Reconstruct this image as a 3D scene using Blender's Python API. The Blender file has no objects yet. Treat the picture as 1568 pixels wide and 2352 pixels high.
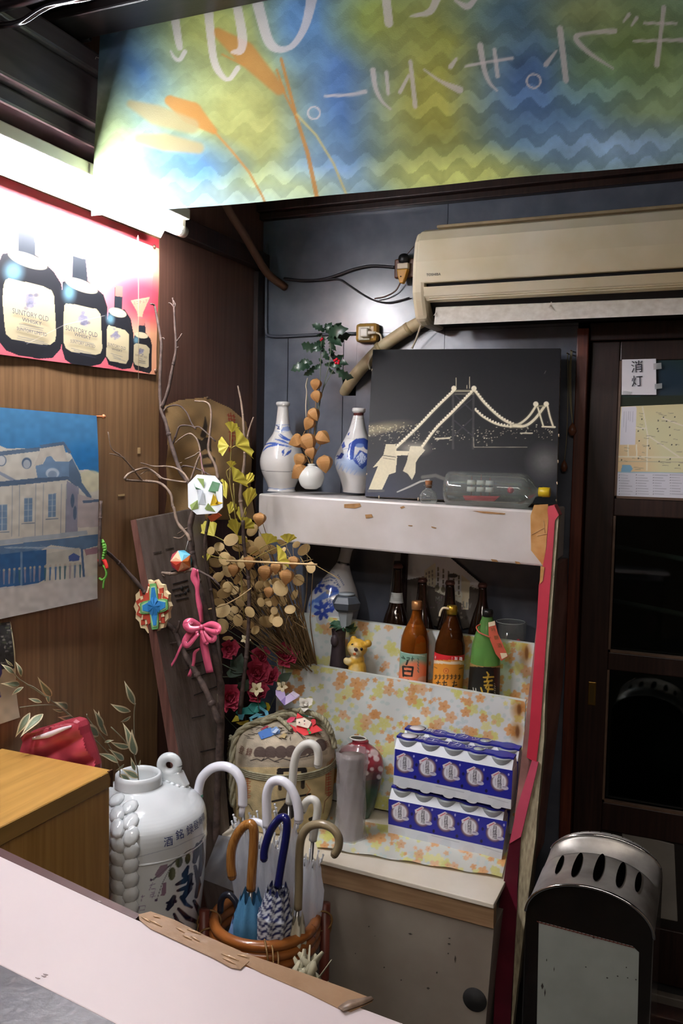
import bpy, bmesh, math, random
import numpy as np
from mathutils import Vector, Matrix, noise as mnoise

# ---------------------------------------------------------------- camera, world, light, exposure
SC = bpy.context.scene
COL = SC.collection
FPX, IW, IH = 2014.14, 1568.0, 2352.0            # focal length in pixels of the 1568x2352 frame
yaw, pit, rol = (math.radians(a) for a in (23.2795, 3.915, 1.0953))
CAM = np.array([1.3937, -2.55, 1.5])
fw = np.array([-math.sin(yaw)*math.cos(pit), math.cos(yaw)*math.cos(pit), -math.sin(pit)])
_r0 = np.array([math.cos(yaw), math.sin(yaw), 0.0]); _u0 = np.cross(_r0, fw)
rt = _r0*math.cos(rol) + _u0*math.sin(rol)
up = -_r0*math.sin(rol) + _u0*math.cos(rol)
cd = bpy.data.cameras.new('camera')
cam = bpy.data.objects.new('camera', cd); COL.objects.link(cam)
cam.matrix_world = Matrix(((rt[0], up[0], -fw[0], CAM[0]), (rt[1], up[1], -fw[1], CAM[1]),
                           (rt[2], up[2], -fw[2], CAM[2]), (0, 0, 0, 1)))
cd.sensor_fit = 'VERTICAL'; cd.sensor_height = 24.0; cd.lens = 24.0*FPX/IH
cd.clip_start = 0.02; cd.clip_end = 50
SC.camera = cam
wd = bpy.data.worlds.new('world'); SC.world = wd; wd.use_nodes = True
wd.node_tree.nodes['Background'].inputs[0].default_value = (0.55, 0.6, 0.75, 1)
wd.node_tree.nodes['Background'].inputs[1].default_value = 0.006
SC.view_settings.view_transform = 'Standard'; SC.view_settings.look = 'None'
SC.view_settings.gamma = 1.0; SC.view_settings.use_curve_mapping = False
SC.view_settings.exposure = 1.36
TUBE_POWER = 64.0          # emission of the bare fluorescent tube over the poster
FILL_POWER = 11.0           # emission of the unseen ceiling lamps added as fill behind the camera

# ---------------------------------------------------------------- helpers
rnd = random.Random(7)
def ray(px, py): return fw + rt*((px-784)/FPX) - up*((py-1176)/FPX)
def at(px, py, y=None, x=None, z=None, pl=None):
    "point of a real plane (y=, x=, z= or pl=(point, normal)) seen at a photo pixel"
    d = ray(px, py)
    if pl is not None:
        n = np.array(pl[1], float); t = ((np.array(pl[0], float)-CAM)@n)/(d@n)
    elif y is not None: t = (y-CAM[1])/d[1]
    elif x is not None: t = (x-CAM[0])/d[0]
    else: t = (z-CAM[2])/d[2]
    return Vector(CAM + d*t)
def ms(p): return float((np.array(p)-CAM)@fw)/FPX       # metres per photo pixel at a point
def pix(p):
    v = np.asarray(p, float)-CAM; w = v@fw
    return 784+FPX*(v@rt)/w, 1176-FPX*(v@up)/w
def PP(pts, y=None, x=None, z=None, pl=None):
    out = []
    for p in pts:
        dy = p[2] if len(p) > 2 else 0
        out.append(at(p[0], p[1], y=None if y is None else y+dy, x=None if x is None else x+dy, z=None if z is None else z+dy, pl=pl))
    return out
def tocam(p): return (Vector(CAM)-Vector(p)).normalized()
def s2l(c):
    c = np.asarray(c, float)
    return np.where(c <= .04045, c/12.92, ((c+.055)/1.055)**2.4)
def rgb(c):
    if isinstance(c, str):
        c = c.lstrip('#'); c = [int(c[i:i+2], 16) for i in (0, 2, 4)]
    return np.array(c, float)/255.0
def lin(c): return tuple(float(v) for v in s2l(rgb(c)))+(1.0,)
def cr(pts, k=6):
    "Catmull-Rom through points"
    P = [Vector(p) for p in pts]
    if len(P) < 3: return P
    Q = [P[0]*2-P[1]]+P+[P[-1]*2-P[-2]]; out = []
    for i in range(1, len(Q)-2):
        a, b, c, d = Q[i-1:i+3]
        for j in range(k):
            t = j/k
            out.append(.5*((2*b)+(c-a)*t+(2*a-5*b+4*c-d)*t*t+(3*b-a-3*c+d)*t**3))
    out.append(P[-1]); return out

_M = {}
def mat(key, col=None, rough=.55, metal=0., var=0., vs=20., bump=0., bs=60., col2=None, grain=None, trans=0., ior=1.45,
        alpha=1., emit=0., ecol=None, coat=0., spec=.5, vcol=False, translu=0., sheen=0., dist=0.):
    if key in _M: return _M[key]
    m = bpy.data.materials.new(key); m.use_nodes = True; _M[key] = m
    nt = m.node_tree; N = nt.nodes; L = nt.links; B = N['Principled BSDF']
    base = lin(col) if col is not None else (.5, .5, .5, 1)
    B.inputs['Base Color'].default_value = base
    B.inputs['Roughness'].default_value = rough; B.inputs['Metallic'].default_value = metal
    B.inputs['Transmission Weight'].default_value = trans; B.inputs['IOR'].default_value = ior
    B.inputs['Alpha'].default_value = alpha; B.inputs['Coat Weight'].default_value = coat
    B.inputs['Specular IOR Level'].default_value = spec
    B.inputs['Coat Roughness'].default_value = .08
    if emit:
        B.inputs['Emission Color'].default_value = lin(ecol or col); B.inputs['Emission Strength'].default_value = emit
    tc = N.new('ShaderNodeTexCoord')
    src = None
    if vcol:
        a = N.new('ShaderNodeAttribute'); a.attribute_name = 'Col'; src = a.outputs['Color']
    if var or grain or (vcol and var):
        mp = N.new('ShaderNodeMapping'); L.new(tc.outputs['Object'], mp.inputs[0])
        if grain: mp.inputs['Scale'].default_value = grain
        nz = N.new('ShaderNodeTexNoise'); nz.inputs['Scale'].default_value = vs; nz.inputs['Detail'].default_value = 6
        nz.inputs['Distortion'].default_value = dist
        L.new(mp.outputs[0], nz.inputs[0])
        rp = N.new('ShaderNodeValToRGB'); rp.color_ramp.elements[0].position = .32; rp.color_ramp.elements[1].position = .68
        L.new(nz.outputs['Fac'], rp.inputs[0])
        mx = N.new('ShaderNodeMix'); mx.data_type = 'RGBA'
        c2 = lin(col2) if col2 is not None else tuple(v*(1-var) for v in base[:3])+(1,)
        if vcol:
            mx.blend_type = 'MULTIPLY'; mx.inputs[0].default_value = var
            L.new(src, mx.inputs[6]); L.new(rp.outputs[0], mx.inputs[7])
        else:
            mx.inputs[6].default_value = base; mx.inputs[7].default_value = c2
            L.new(rp.outputs[0], mx.inputs[0])
        src = mx.outputs[2]
    if src is not None: L.new(src, B.inputs['Base Color'])
    if bump:
        nb = N.new('ShaderNodeTexNoise'); nb.inputs['Scale'].default_value = bs; nb.inputs['Detail'].default_value = 5
        L.new(tc.outputs['Object'], nb.inputs[0])
        if grain:
            mp2 = N.new('ShaderNodeMapping'); mp2.inputs['Scale'].default_value = grain
            L.new(tc.outputs['Object'], mp2.inputs[0]); L.new(mp2.outputs[0], nb.inputs[0])
        bp = N.new('ShaderNodeBump'); bp.inputs['Strength'].default_value = bump; bp.inputs['Distance'].default_value = .004
        L.new(nb.outputs['Fac'], bp.inputs['Height']); L.new(bp.outputs[0], B.inputs['Normal'])
    if translu:
        t = N.new('ShaderNodeBsdfTranslucent'); ms_ = N.new('ShaderNodeMixShader'); ms_.inputs[0].default_value = translu
        if src is not None: L.new(src, t.inputs[0])
        else: t.inputs[0].default_value = base
        L.new(B.outputs[0], ms_.inputs[1]); L.new(t.outputs[0], ms_.inputs[2]); L.new(ms_.outputs[0], N['Material Output'].inputs[0])
    return m

def thin_glass(key, col='#f4f8f6', refl=.5, rough=.03, base=.04, dust=0.):
    "thin clear wall: see-through with Fresnel reflections"
    if key in _M: return _M[key]
    m = bpy.data.materials.new(key); m.use_nodes = True; _M[key] = m; nt = m.node_tree; N = nt.nodes; L = nt.links; N.remove(N['Principled BSDF'])
    t = N.new('ShaderNodeBsdfTransparent'); t.inputs[0].default_value = lin(col); g = N.new('ShaderNodeBsdfGlossy'); g.inputs['Roughness'].default_value = rough
    lw = N.new('ShaderNodeLayerWeight'); lw.inputs[0].default_value = .35; mr = N.new('ShaderNodeMapRange'); mr.inputs[3].default_value = base; mr.inputs[4].default_value = refl
    L.new(lw.outputs['Facing'], mr.inputs[0]); mx = N.new('ShaderNodeMixShader'); L.new(mr.outputs[0], mx.inputs[0]); L.new(t.outputs[0], mx.inputs[1]); L.new(g.outputs[0], mx.inputs[2]); d = N.new('ShaderNodeBsdfDiffuse'); d.inputs[0].default_value = (.6, .6, .57, 1); m2 = N.new('ShaderNodeMixShader'); m2.inputs[0].default_value = dust; L.new(mx.outputs[0], m2.inputs[1]); L.new(d.outputs[0], m2.inputs[2]); L.new(m2.outputs[0], N['Material Output'].inputs[0])
    return m

class MB:
    "collects shapes, then links them as one mesh object"
    def __init__(s): s.v = []; s.f = []; s.m = []; s.k = 0; s.sm = []; s.M = None
    def add(s, verts, faces, smooth=False):
        o = len(s.v)
        for p in verts: s.v.append((s.M @ Vector(p)) if s.M else Vector(p))
        for f in faces: s.f.append([i+o for i in f]); s.m.append(s.k); s.sm.append(smooth)
        return s
    def box(s, a, b):
        (x0, y0, z0), (x1, y1, z1) = a, b
        x0, x1 = sorted((x0, x1)); y0, y1 = sorted((y0, y1)); z0, z1 = sorted((z0, z1))
        return s.hexa([(x0,y0,z0),(x1,y0,z0),(x1,y1,z0),(x0,y1,z0)], [(x0,y0,z1),(x1,y0,z1),(x1,y1,z1),(x0,y1,z1)])
    def hexa(s, lo, hi):
        return s.add(list(lo)+list(hi), [(3,2,1,0),(4,5,6,7),(0,1,5,4),(1,2,6,5),(2,3,7,6),(3,0,4,7)])
    def prism(s, poly, d):
        "extrude a polygon of 3D points by vector d"
        n = len(poly); P = [Vector(p) for p in poly]; d = Vector(d)
        nn = Vector((0, 0, 0))
        for i in range(n): nn += P[i].cross(P[(i+1) % n])
        if nn.dot(d) > 0: P = P[::-1]
        return s.add(P+[p+d for p in P], [tuple(range(n)), tuple(range(2*n-1, n-1, -1))]+[(i, i+n, (i+1) % n+n, (i+1) % n) for i in range(n)])
    def tube(s, pts, r, n=8, caps=True, smooth=True, flat=None):
        P = [Vector(p) for p in pts]; m = len(P)
        R = r if isinstance(r, (list, tuple)) else [r]*m
        if len(R) != m: R = list(np.interp(np.linspace(0, 1, m), np.linspace(0, 1, len(R)), R))
        t0 = (P[1]-P[0]).normalized(); a = t0.orthogonal().normalized(); V = []; F = []
        for i in range(m):
            t = (P[min(i+1, m-1)]-P[max(i-1, 0)]); t = t.normalized() if t.length > 1e-9 else t0
            a = (a-t*a.dot(t)); a = a.normalized() if a.length > 1e-6 else t.orthogonal().normalized(); b = t.cross(a)
            for j in range(n):
                an = 2*math.pi*j/n; V.append(P[i]+a*math.cos(an)*R[i]+b*math.sin(an)*R[i])
        for i in range(m-1):
            for j in range(n):
                F.append((i*n+j, i*n+(j+1) % n, (i+1)*n+(j+1) % n, (i+1)*n+j))
        if caps: F.append(tuple(range(n-1, -1, -1))); F.append(tuple(range((m-1)*n, m*n)))
        return s.add(V, F, smooth)
    def lathe(s, c, prof, n=32, smooth=True, axis=None, cap=(True, True)):
        "profile of (radius, height) about an axis from c"
        c = Vector(c); az = Vector(axis).normalized() if axis else Vector((0, 0, 1))
        ax = az.orthogonal().normalized() if axis else Vector((1, 0, 0)); ay = az.cross(ax); V = []; F = []; m = len(prof)
        for r, h in prof:
            for j in range(n):
                an = 2*math.pi*j/n; V.append(c+az*h+ax*(r*math.cos(an))+ay*(r*math.sin(an)))
        for i in range(m-1):
            for j in range(n): F.append((i*n+j, i*n+(j+1) % n, (i+1)*n+(j+1) % n, (i+1)*n+j))
        if cap[0]: F.append(tuple(range(n-1, -1, -1)))
        if cap[1]: F.append(tuple(range((m-1)*n, m*n)))
        return s.add(V, F, smooth)
    def ball(s, c, r, n=12, sq=(1, 1, 1), smooth=True):
        c = Vector(c); V = []; F = []; m = max(4, n//2)
        for i in range(m+1):
            th = math.pi*i/m
            for j in range(n):
                an = 2*math.pi*j/n
                V.append(c+Vector((r*sq[0]*math.sin(th)*math.cos(an), r*sq[1]*math.sin(th)*math.sin(an), -r*sq[2]*math.cos(th))))
        for i in range(m):
            for j in range(n):
                q = (i*n+j, i*n+(j+1) % n, (i+1)*n+(j+1) % n, (i+1)*n+j)
                F.append(q)
        return s.add(V, F, smooth)
    def strip(s, pts, w, nrm, th=.0006):
        "a ribbon of width w along points; nrm = facing vector"
        P = [Vector(p) for p in pts]; m = len(P); V = []; F = []
        W = w if isinstance(w, (list, tuple)) else [w]*m
        if len(W) != m: W = list(np.interp(np.linspace(0, 1, m), np.linspace(0, 1, len(W)), W))
        for i in range(m):
            t = (P[min(i+1, m-1)]-P[max(i-1, 0)]).normalized(); nn = Vector(nrm[i] if isinstance(nrm, list) else nrm)
            b = t.cross(nn).normalized(); q = b.cross(t).normalized()*th
            V += [P[i]-b*W[i]/2+q, P[i]+b*W[i]/2+q, P[i]+b*W[i]/2-q, P[i]-b*W[i]/2-q]
        for i in range(m-1):
            for j in range(4): F.append((i*4+j, (i+1)*4+j, (i+1)*4+(j+1) % 4, i*4+(j+1) % 4))
        F += [(0, 1, 2, 3), ((m-1)*4+3, (m-1)*4+2, (m-1)*4+1, (m-1)*4)]
        return s.add(V, F, True)
    def mesh(s, name, mats, off=(0, 0, 0)):
        me = bpy.data.meshes.new(name); off = Vector(off)
        me.from_pydata([p-off for p in s.v], [], s.f)
        if not isinstance(mats, (list, tuple)): mats = [mats]
        for m in mats: me.materials.append(m)
        me.polygons.foreach_set('material_index', s.m); me.polygons.foreach_set('use_smooth', s.sm)
        me.update(); return me

def rootloc(o):
    l = Vector((0, 0, 0))
    while o is not None: l += o.location; o = o.parent
    return l
def props(o, label=None, cat=None, group=None, kind=None):
    if label: o['label'] = label
    if cat: o['category'] = cat
    if group: o['group'] = group
    if kind: o['kind'] = kind
    return o
def link(name, me, parent=None, loc=None):
    o = bpy.data.objects.new(name, me); COL.objects.link(o)
    if parent is not None: o.parent = parent
    if loc is not None: o.location = loc
    return o
def bev(o, w, seg=2):
    b = o.modifiers.new('bevel', 'BEVEL'); b.width = w; b.segments = seg; b.limit_method = 'ANGLE'; b.angle_limit = .6
    return o
def O(name, mb, mats, parent=None, bevel=0, label=None, cat=None, group=None, kind=None):
    "one mesh object; a top-level one gets its origin at its lowest centre"
    if parent is not None: off = rootloc(parent); loc = None
    else:
        xs = np.array([tuple(p) for p in mb.v]); loc = off = Vector(((xs[:,0].min()+xs[:,0].max())/2, (xs[:,1].min()+xs[:,1].max())/2, xs[:,2].min()))
    o = link(name, mb.mesh(name, mats, off), parent, loc)
    if bevel: bev(o, bevel)
    return props(o, label, cat, group, kind)
def T(name, label, cat, loc, group=None, kind=None):
    o = bpy.data.objects.new(name, None); COL.objects.link(o); o.location = Vector(loc); o.empty_display_size = .02
    return props(o, label, cat, group, kind)
def inst(name, me, parent, Mw, label=None):
    o = link(name, me, parent); o.matrix_basis = Matrix.Translation(-rootloc(parent)) @ Mw
    if label: o['label'] = label
    return o
def S(name, mb, mats, parent=None, bevel=0):
    return O(name, mb, mats, parent, bevel, kind=None if parent is not None else 'structure')
def frame(o, d, nrm, scale=(1, 1, 1)):
    "matrix with local Y along d and Z near nrm"
    y = Vector(d).normalized(); n = Vector(nrm); z = (n-y*n.dot(y)); z = z.normalized() if z.length > 1e-6 else y.orthogonal().normalized(); x = y.cross(z)
    R = Matrix((x, y, z)).transposed().to_4x4()
    return Matrix.Translation(Vector(o)) @ R @ Matrix.Diagonal((*scale, 1))

# ---- painting flat print into vertex colours of a fine grid lying on the real surface
class Paint:
    def __init__(s, X, Y, col):
        s.X = X; s.Y = Y; s.c = np.empty(X.shape+(3,)); s.c[...] = rgb(col)
    def _blend(s, idx, col, a):
        a = np.asarray(a)[..., None]; s.c[idx] = s.c[idx]*(1-a)+rgb(col)*a
    def _box(s, x0, y0, x1, y1): return np.nonzero((s.X > x0) & (s.X < x1) & (s.Y > y0) & (s.Y < y1))
    def poly(s, pts, col, a=1.):
        p = np.array(pts, float); idx = s._box(p[:,0].min(), p[:,1].min(), p[:,0].max(), p[:,1].max())
        if len(idx[0]) == 0: return s
        x = s.X[idx]; y = s.Y[idx]; ins = np.zeros(x.shape, bool); n = len(p)
        for i in range(n):
            x0, y0 = p[i]; x1, y1 = p[(i+1) % n]
            if y0 == y1: continue
            c = ((y0 > y) != (y1 > y)) & (x < (x1-x0)*(y-y0)/(y1-y0)+x0); ins ^= c
        s._blend(idx, col, ins*a); return s
    def stroke(s, pts, w, col, a=1., soft=.7):
        p = np.array(pts, float); ww = np.interp(np.linspace(0, 1, len(p)), np.linspace(0, 1, len(w)), w) if isinstance(w, (list, tuple)) else np.full(len(p), w)
        h = ww.max()/2+soft+1; idx = s._box(p[:,0].min()-h, p[:,1].min()-h, p[:,0].max()+h, p[:,1].max()+h)
        if len(idx[0]) == 0: return s
        x = s.X[idx]; y = s.Y[idx]; best = np.full(x.shape, -1e9)
        for i in range(len(p)-1):
            d = p[i+1]-p[i]; L2 = max(d@d, 1e-9); t = np.clip(((x-p[i,0])*d[0]+(y-p[i,1])*d[1])/L2, 0, 1)
            best = np.maximum(best, (ww[i]+(ww[i+1]-ww[i])*t)/2-np.hypot(x-p[i,0]-t*d[0], y-p[i,1]-t*d[1]))
        s._blend(idx, col, np.clip(best/max(soft, 1e-3)+.5, 0, 1)*a); return s
    def ell(s, cx, cy, rx, ry, col, a=1., rot=0., soft=.15):
        h = max(rx, ry)*(1+soft); idx = s._box(cx-h, cy-h, cx+h, cy+h)
        if len(idx[0]) == 0: return s
        x = s.X[idx]-cx; y = s.Y[idx]-cy; c, q = math.cos(rot), math.sin(rot)
        d = np.hypot((x*c+y*q)/rx, (-x*q+y*c)/ry); s._blend(idx, col, np.clip((1-d)/max(soft, 1e-3)+.5, 0, 1)*a); return s
    def flower(s, cx, cy, r, col, rot=0., a=.9):
        for k in range(5):
            an = rot+k*2*math.pi/5; s.ell(cx+r*.55*math.cos(an), cy+r*.55*math.sin(an), r*.5, r*.36, col, a, an, .2)
        return s
    def noisy(s, f, amp, seed=0):
        "smooth value noise of f cells per pixel"
        s.c *= (1+amp*(vnoise(s.X*f, s.Y*f, seed)-.5))[..., None]; s.c = np.clip(s.c, 0, 1); return s
def vnoise(x, y, seed=0):
    R = np.random.RandomState(seed).rand(64, 64); xi = np.floor(x).astype(int); yi = np.floor(y).astype(int); u = x-xi; v = y-yi
    u = u*u*(3-2*u); v = v*v*(3-2*v); g = lambda a, b: R[a % 64, b % 64]
    return g(xi, yi)*(1-u)*(1-v)+g(xi+1, yi)*u*(1-v)+g(xi, yi+1)*(1-u)*v+g(xi+1, yi+1)*u*v
def setcol(me, c):
    a = me.color_attributes.new('Col', 'FLOAT_COLOR', 'POINT')
    out = np.ones((len(me.vertices), 4)); out[:, :3] = s2l(np.clip(c, 0, 1)).reshape(-1, 3)
    a.data.foreach_set('color', out.ravel().astype(np.float32))
def gridmesh(name, V, nu, nv, m, smooth=True, keep=None):
    me = bpy.data.meshes.new(name); V = np.asarray(V, np.float32)
    i = np.arange((nv-1)*(nu-1)); r = i//(nu-1); c = i % (nu-1); a = r*nu+c
    F = np.stack([a+nu, a+nu+1, a+1, a], 1).astype(np.int32)
    if keep is not None: F = F[keep[F].all(1)]
    me.vertices.add(len(V)); me.vertices.foreach_set('co', V.ravel())
    me.loops.add(F.size); me.loops.foreach_set('vertex_index', F.ravel())
    me.polygons.add(len(F)); me.polygons.foreach_set('loop_start', np.arange(0, F.size, 4, dtype=np.int32))
    try: me.polygons.foreach_set('loop_total', np.full(len(F), 4, np.int32))
    except Exception: pass
    me.polygons.foreach_set('use_smooth', np.full(len(F), smooth)); me.update(calc_edges=True); me.materials.append(m); return me
def sheet(name, q, nu, nv, pl, paint, m, parent=None, bump=None, base='#ffffff', clip=None, **kw):
    """a thin printed sheet on the plane pl; q = its corners TL TR BR BL as seen in the photo; paint(Paint) prints it;
    bump(s, t) lifts it off the plane along the normal"""
    s, t = np.meshgrid(np.linspace(0, 1, nu), np.linspace(0, 1, nv)); q = np.array(q, float)
    X = (q[0,0]*(1-s)+q[1,0]*s)*(1-t)+(q[3,0]*(1-s)+q[2,0]*s)*t; Y = (q[0,1]*(1-s)+q[1,1]*s)*(1-t)+(q[3,1]*(1-s)+q[2,1]*s)*t
    n = np.array(pl[1], float); n /= np.linalg.norm(n)
    d = fw+rt*((X-784)/FPX)[..., None]-up*((Y-1176)/FPX)[..., None]; tt = ((np.array(pl[0], float)-CAM)@n)/(d@n)
    V = CAM+d*tt[..., None]
    if n@(CAM-np.array(pl[0])) < 0: n = -n
    if bump is not None: V = V+n*bump(s, t)[..., None]
    P = Paint(X, Y, base); paint(P)
    V = V.reshape(-1, 3)
    if parent is not None: off = np.array(rootloc(parent)); loc = None
    else: off = np.array([V[:,0].mean(), V[:,1].mean(), V[:,2].min()]); loc = off
    keep = None
    if clip is not None:
        C_ = Paint(X, Y, '#000000'); C_.poly(clip, '#ffffff'); keep = C_.c[..., 0].reshape(-1) > .5
    me = gridmesh(name, V-off, nu, nv, m, keep=keep); setcol(me, P.c)
    o = link(name, me, parent, None if loc is None else Vector(loc)); props(o, **kw); return o

# ---- lettering from Blender's own font
_T = {}
def glyphs(txt):
    if txt not in _T:
        cu = bpy.data.curves.new('t', 'FONT'); cu.body = txt; cu.size = 1; cu.align_x = 'CENTER'; cu.align_y = 'CENTER'; cu.resolution_u = 2
        ob = bpy.data.objects.new('t', cu); COL.objects.link(ob)
        dg = bpy.context.evaluated_depsgraph_get(); me = bpy.data.meshes.new_from_object(ob.evaluated_get(dg))
        _T[txt] = ([v.co.copy() for v in me.vertices], [list(p.vertices) for p in me.polygons])
        bpy.data.objects.remove(ob); bpy.data.curves.remove(cu); bpy.data.meshes.remove(me)
    return _T[txt]
def put_text(mb, txt, o, xdir, ydir, size, sx=1., lift=.0008):
    "flat lettering centred at o, reading along xdir, ydir = up of the letters"
    V, F = glyphs(txt); x = Vector(xdir).normalized()*size*sx; y = Vector(ydir).normalized()*size; n = x.cross(y).normalized()*lift; o = Vector(o)
    return mb.add([o+x*v.x+y*v.y+n for v in V], F)
def text_px(mb, txt, pa, pb, pl, hpx, sx=1., lift=.0008):
    "lettering on plane pl running from photo pixel pa to pb, letter height hpx; its box is centred between"
    a = at(*pa, pl=pl); b = at(*pb, pl=pl); c = (a+b)/2; n = Vector(pl[1]); n = n if n.dot(tocam(c)) > 0 else -n
    x = (b-a).normalized(); y = n.cross(x).normalized(); V, F = glyphs(txt)
    w = max(v.x for v in V)-min(v.x for v in V); h = max(v.y for v in V)-min(v.y for v in V); cx = (max(v.x for v in V)+min(v.x for v in V))/2; cy = (max(v.y for v in V)+min(v.y for v in V))/2
    kx = (b-a).length/w; ky = hpx*ms(c)/h; nn = n.normalized()*lift
    return mb.add([c+x*((v.x-cx)*kx)+y*((v.y-cy)*ky)+nn for v in V], F)
YB = lambda y: ((0, y, 0), (0, -1, 0))
XB = lambda x: ((x, 0, 0), (1, 0, 0))

# ---- turned things from their outline rows (left, right, row) in the photo, about an axis standing at depth y
def lpx(rows, y, n=40, dense=0, lean=True):
    rows = sorted(rows, key=lambda r: -r[2]); mid = lambda r: (r[0]+r[1])/2
    b, t = at(mid(rows[0]), rows[0][2], y=y), at(mid(rows[-1]), rows[-1][2], y=y)
    ax = (t-b).normalized() if lean else Vector((0, 0, 1)); prof = []
    for r in rows:
        p = at(mid(r), r[2], y=y); prof.append(((r[1]-r[0])/2*ms(p), (p-b).dot(ax)))
    if dense:
        q = cr([Vector((a, h, 0)) for a, h in prof], dense); prof = [(max(v.x, .0008), v.y) for v in q]
    return b, ax, prof
def turned(name, rows, y, m, parent=None, n=40, dense=5, paint=None, base='#ffffff', lean=True, fine=1, cap=(True, True), **kw):
    b, ax, prof = lpx(rows, y, n, dense, lean); g = MB()
    if paint:
        h = np.linspace(prof[0][1], prof[-1][1], max(60, len(prof)*3)*fine); prof = [(float(np.interp(v, [p[1] for p in prof], [p[0] for p in prof])), float(v)) for v in h]; n = max(n, 150*fine)
    g.lathe(b, [(p[0], p[1]) for p in prof], n, axis=ax if lean else None, cap=cap); o = O(name, g, m, parent, **kw)
    if paint: bake(o, paint, base)
    return o
def bake(o, paint, base):
    "flat print on a curved surface: marks traced where the photo shows them, plain glaze elsewhere"
    me = o.data; n = len(me.vertices); co = np.empty(n*3); me.vertices.foreach_get('co', co); nn = np.empty(n*3); me.vertices.foreach_get('normal', nn)
    W = co.reshape(-1, 3)+np.array(rootloc(o)); X, Y = pix(W); P = Paint(X, Y, base); paint(P)
    back = ((CAM-W)*nn.reshape(-1, 3)).sum(1) < 0
    P.c[back] = rgb(base); setcol(me, P.c)
def hit(o, px, py):
    "point and normal where the sight line of a photo pixel meets object o"
    off = rootloc(o); ok, p, n, _ = o.ray_cast(Vector(CAM)-off, Vector(ray(px, py)).normalized())
    return (p+off, n) if ok else (None, None)

# ================================================================= THE SETTING
ply1 = mat('plywood', '#8c6a48', .42, var=.3, col2='#6f5135', vs=9, grain=(9, 9, .35), bump=.06, bs=30, dist=.6)
ply2 = mat('plywood_dark', '#64463a', .4, var=.3, col2='#50352b', vs=9, grain=(9, 9, .3), bump=.05, bs=30, dist=.4)
bluew = mat('blue_grey_paint', '#5f646f', .27, var=.15, col2='#505560', vs=14, bump=.12, bs=14, spec=.9)
dark = mat('dark_gap', '#0d0b0a', .9)
dwood = mat('dark_brown_wood', '#33201a', .38, var=.35, col2='#1f130f', vs=8, grain=(14, 14, .7), bump=.08, bs=40)
redwood = mat('red_brown_trim', '#6a3524', .4, var=.35, col2='#421f16', vs=8, grain=(14, 14, .7), bump=.08)
beamw = mat('blackened_beam', '#211c1c', .33, var=.3, col2='#141011', vs=6, grain=(.7, 14, 14), bump=.1)
ceilw = mat('ceiling_boards', '#3d3436', .4, var=.3, col2='#2a2326', vs=7, grain=(12, .8, 12), bump=.06)
floorm = mat('floor_concrete', '#3c3a38', .7, var=.3, vs=9, bump=.15)
plain = mat('room_wall', '#6b5d4e', .7, var=.15, vs=3)
DX0, DX1, DZ = 1.045, 1.98, 1.822
f = MB(); f.box((-.1, -5.2, -.06), (3.2, .1, 0)); S('floor', f, floorm)
f = MB(); f.box((-.1, -5.2, 2.62), (3.2, -1.13, 2.68)); f.box((-.1, -1.13, 2.52), (3.2, .1, 2.58))
ceil = S('ceiling', f, ceilw)
for i in range(9):
    g = MB(); g.box((.005+i*.35, -1.02, 2.505), (.345+i*.35, -.005, 2.52)); O('ceiling_board', g, ceilw, ceil)
f = MB(); f.box((3.1, -5.2, 0), (3.2, .1, 2.62)); S('wall_right', f, plain)
f = MB(); f.box((-.1, -5.2, 0), (3.2, -5.1, 2.62)); S('wall_front', f, plain)
# left wall: slab plus the plywood panels the seams show
f = MB(); f.box((-.1, -5.2, 0), (-.008, .1, 2.62)); wl = S('wall_left', f, dark)
for y0, y1, m in ((-.565, -.002, ply2), (-.835, -.5665, ply1), (-1.25, -.8355, ply1), (-1.66, -1.2505, ply1), (-2.6, -1.6605, ply1)):  # far panel's darker plywood takes in the shade past the tube's end
    g = MB(); th = 0 if m is ply1 else -.002
    g.box((-.012, y0, .0), (th, y1, 2.08)); O('plywood_panel', g, m, wl)
g = MB(); g.box((-.012, -5.1, 0), (0, -2.602, 2.6)); O('plywood_panel', g, plain, wl)
for y0, y1 in ((-.43, -.002), (-.95, -.432), (-1.45, -.952), (-2.6, -1.452)):
    g = MB(); g.box((-.012, y0, 2.13), (.004, y1, 2.51)); O('upper_panel', g, ply2, wl)
f = MB(); f.box((0, -2.6, 2.075), (.03, -.002, 2.13)); bev(S('trim_1', f, dwood), .004)
f = MB(); f.box((.004, -2.6, 2.165), (.085, -.66, 2.2)); f.box((.004, -2.6, 2.2), (.115, -.66, 2.3)); f.box((.02, -2.6, 2.3), (.13, -.66, 2.345))
bev(S('trim_2', f, mat('grey_cornice', '#5a5157', .3, var=.25, vs=6, grain=(14, .8, 14))), .006)
# corner post
f = MB(); f.box((-.008, -.05, 0), (.014, -.0005, 2.07)); S('trim_3', f, dwood)
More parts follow.
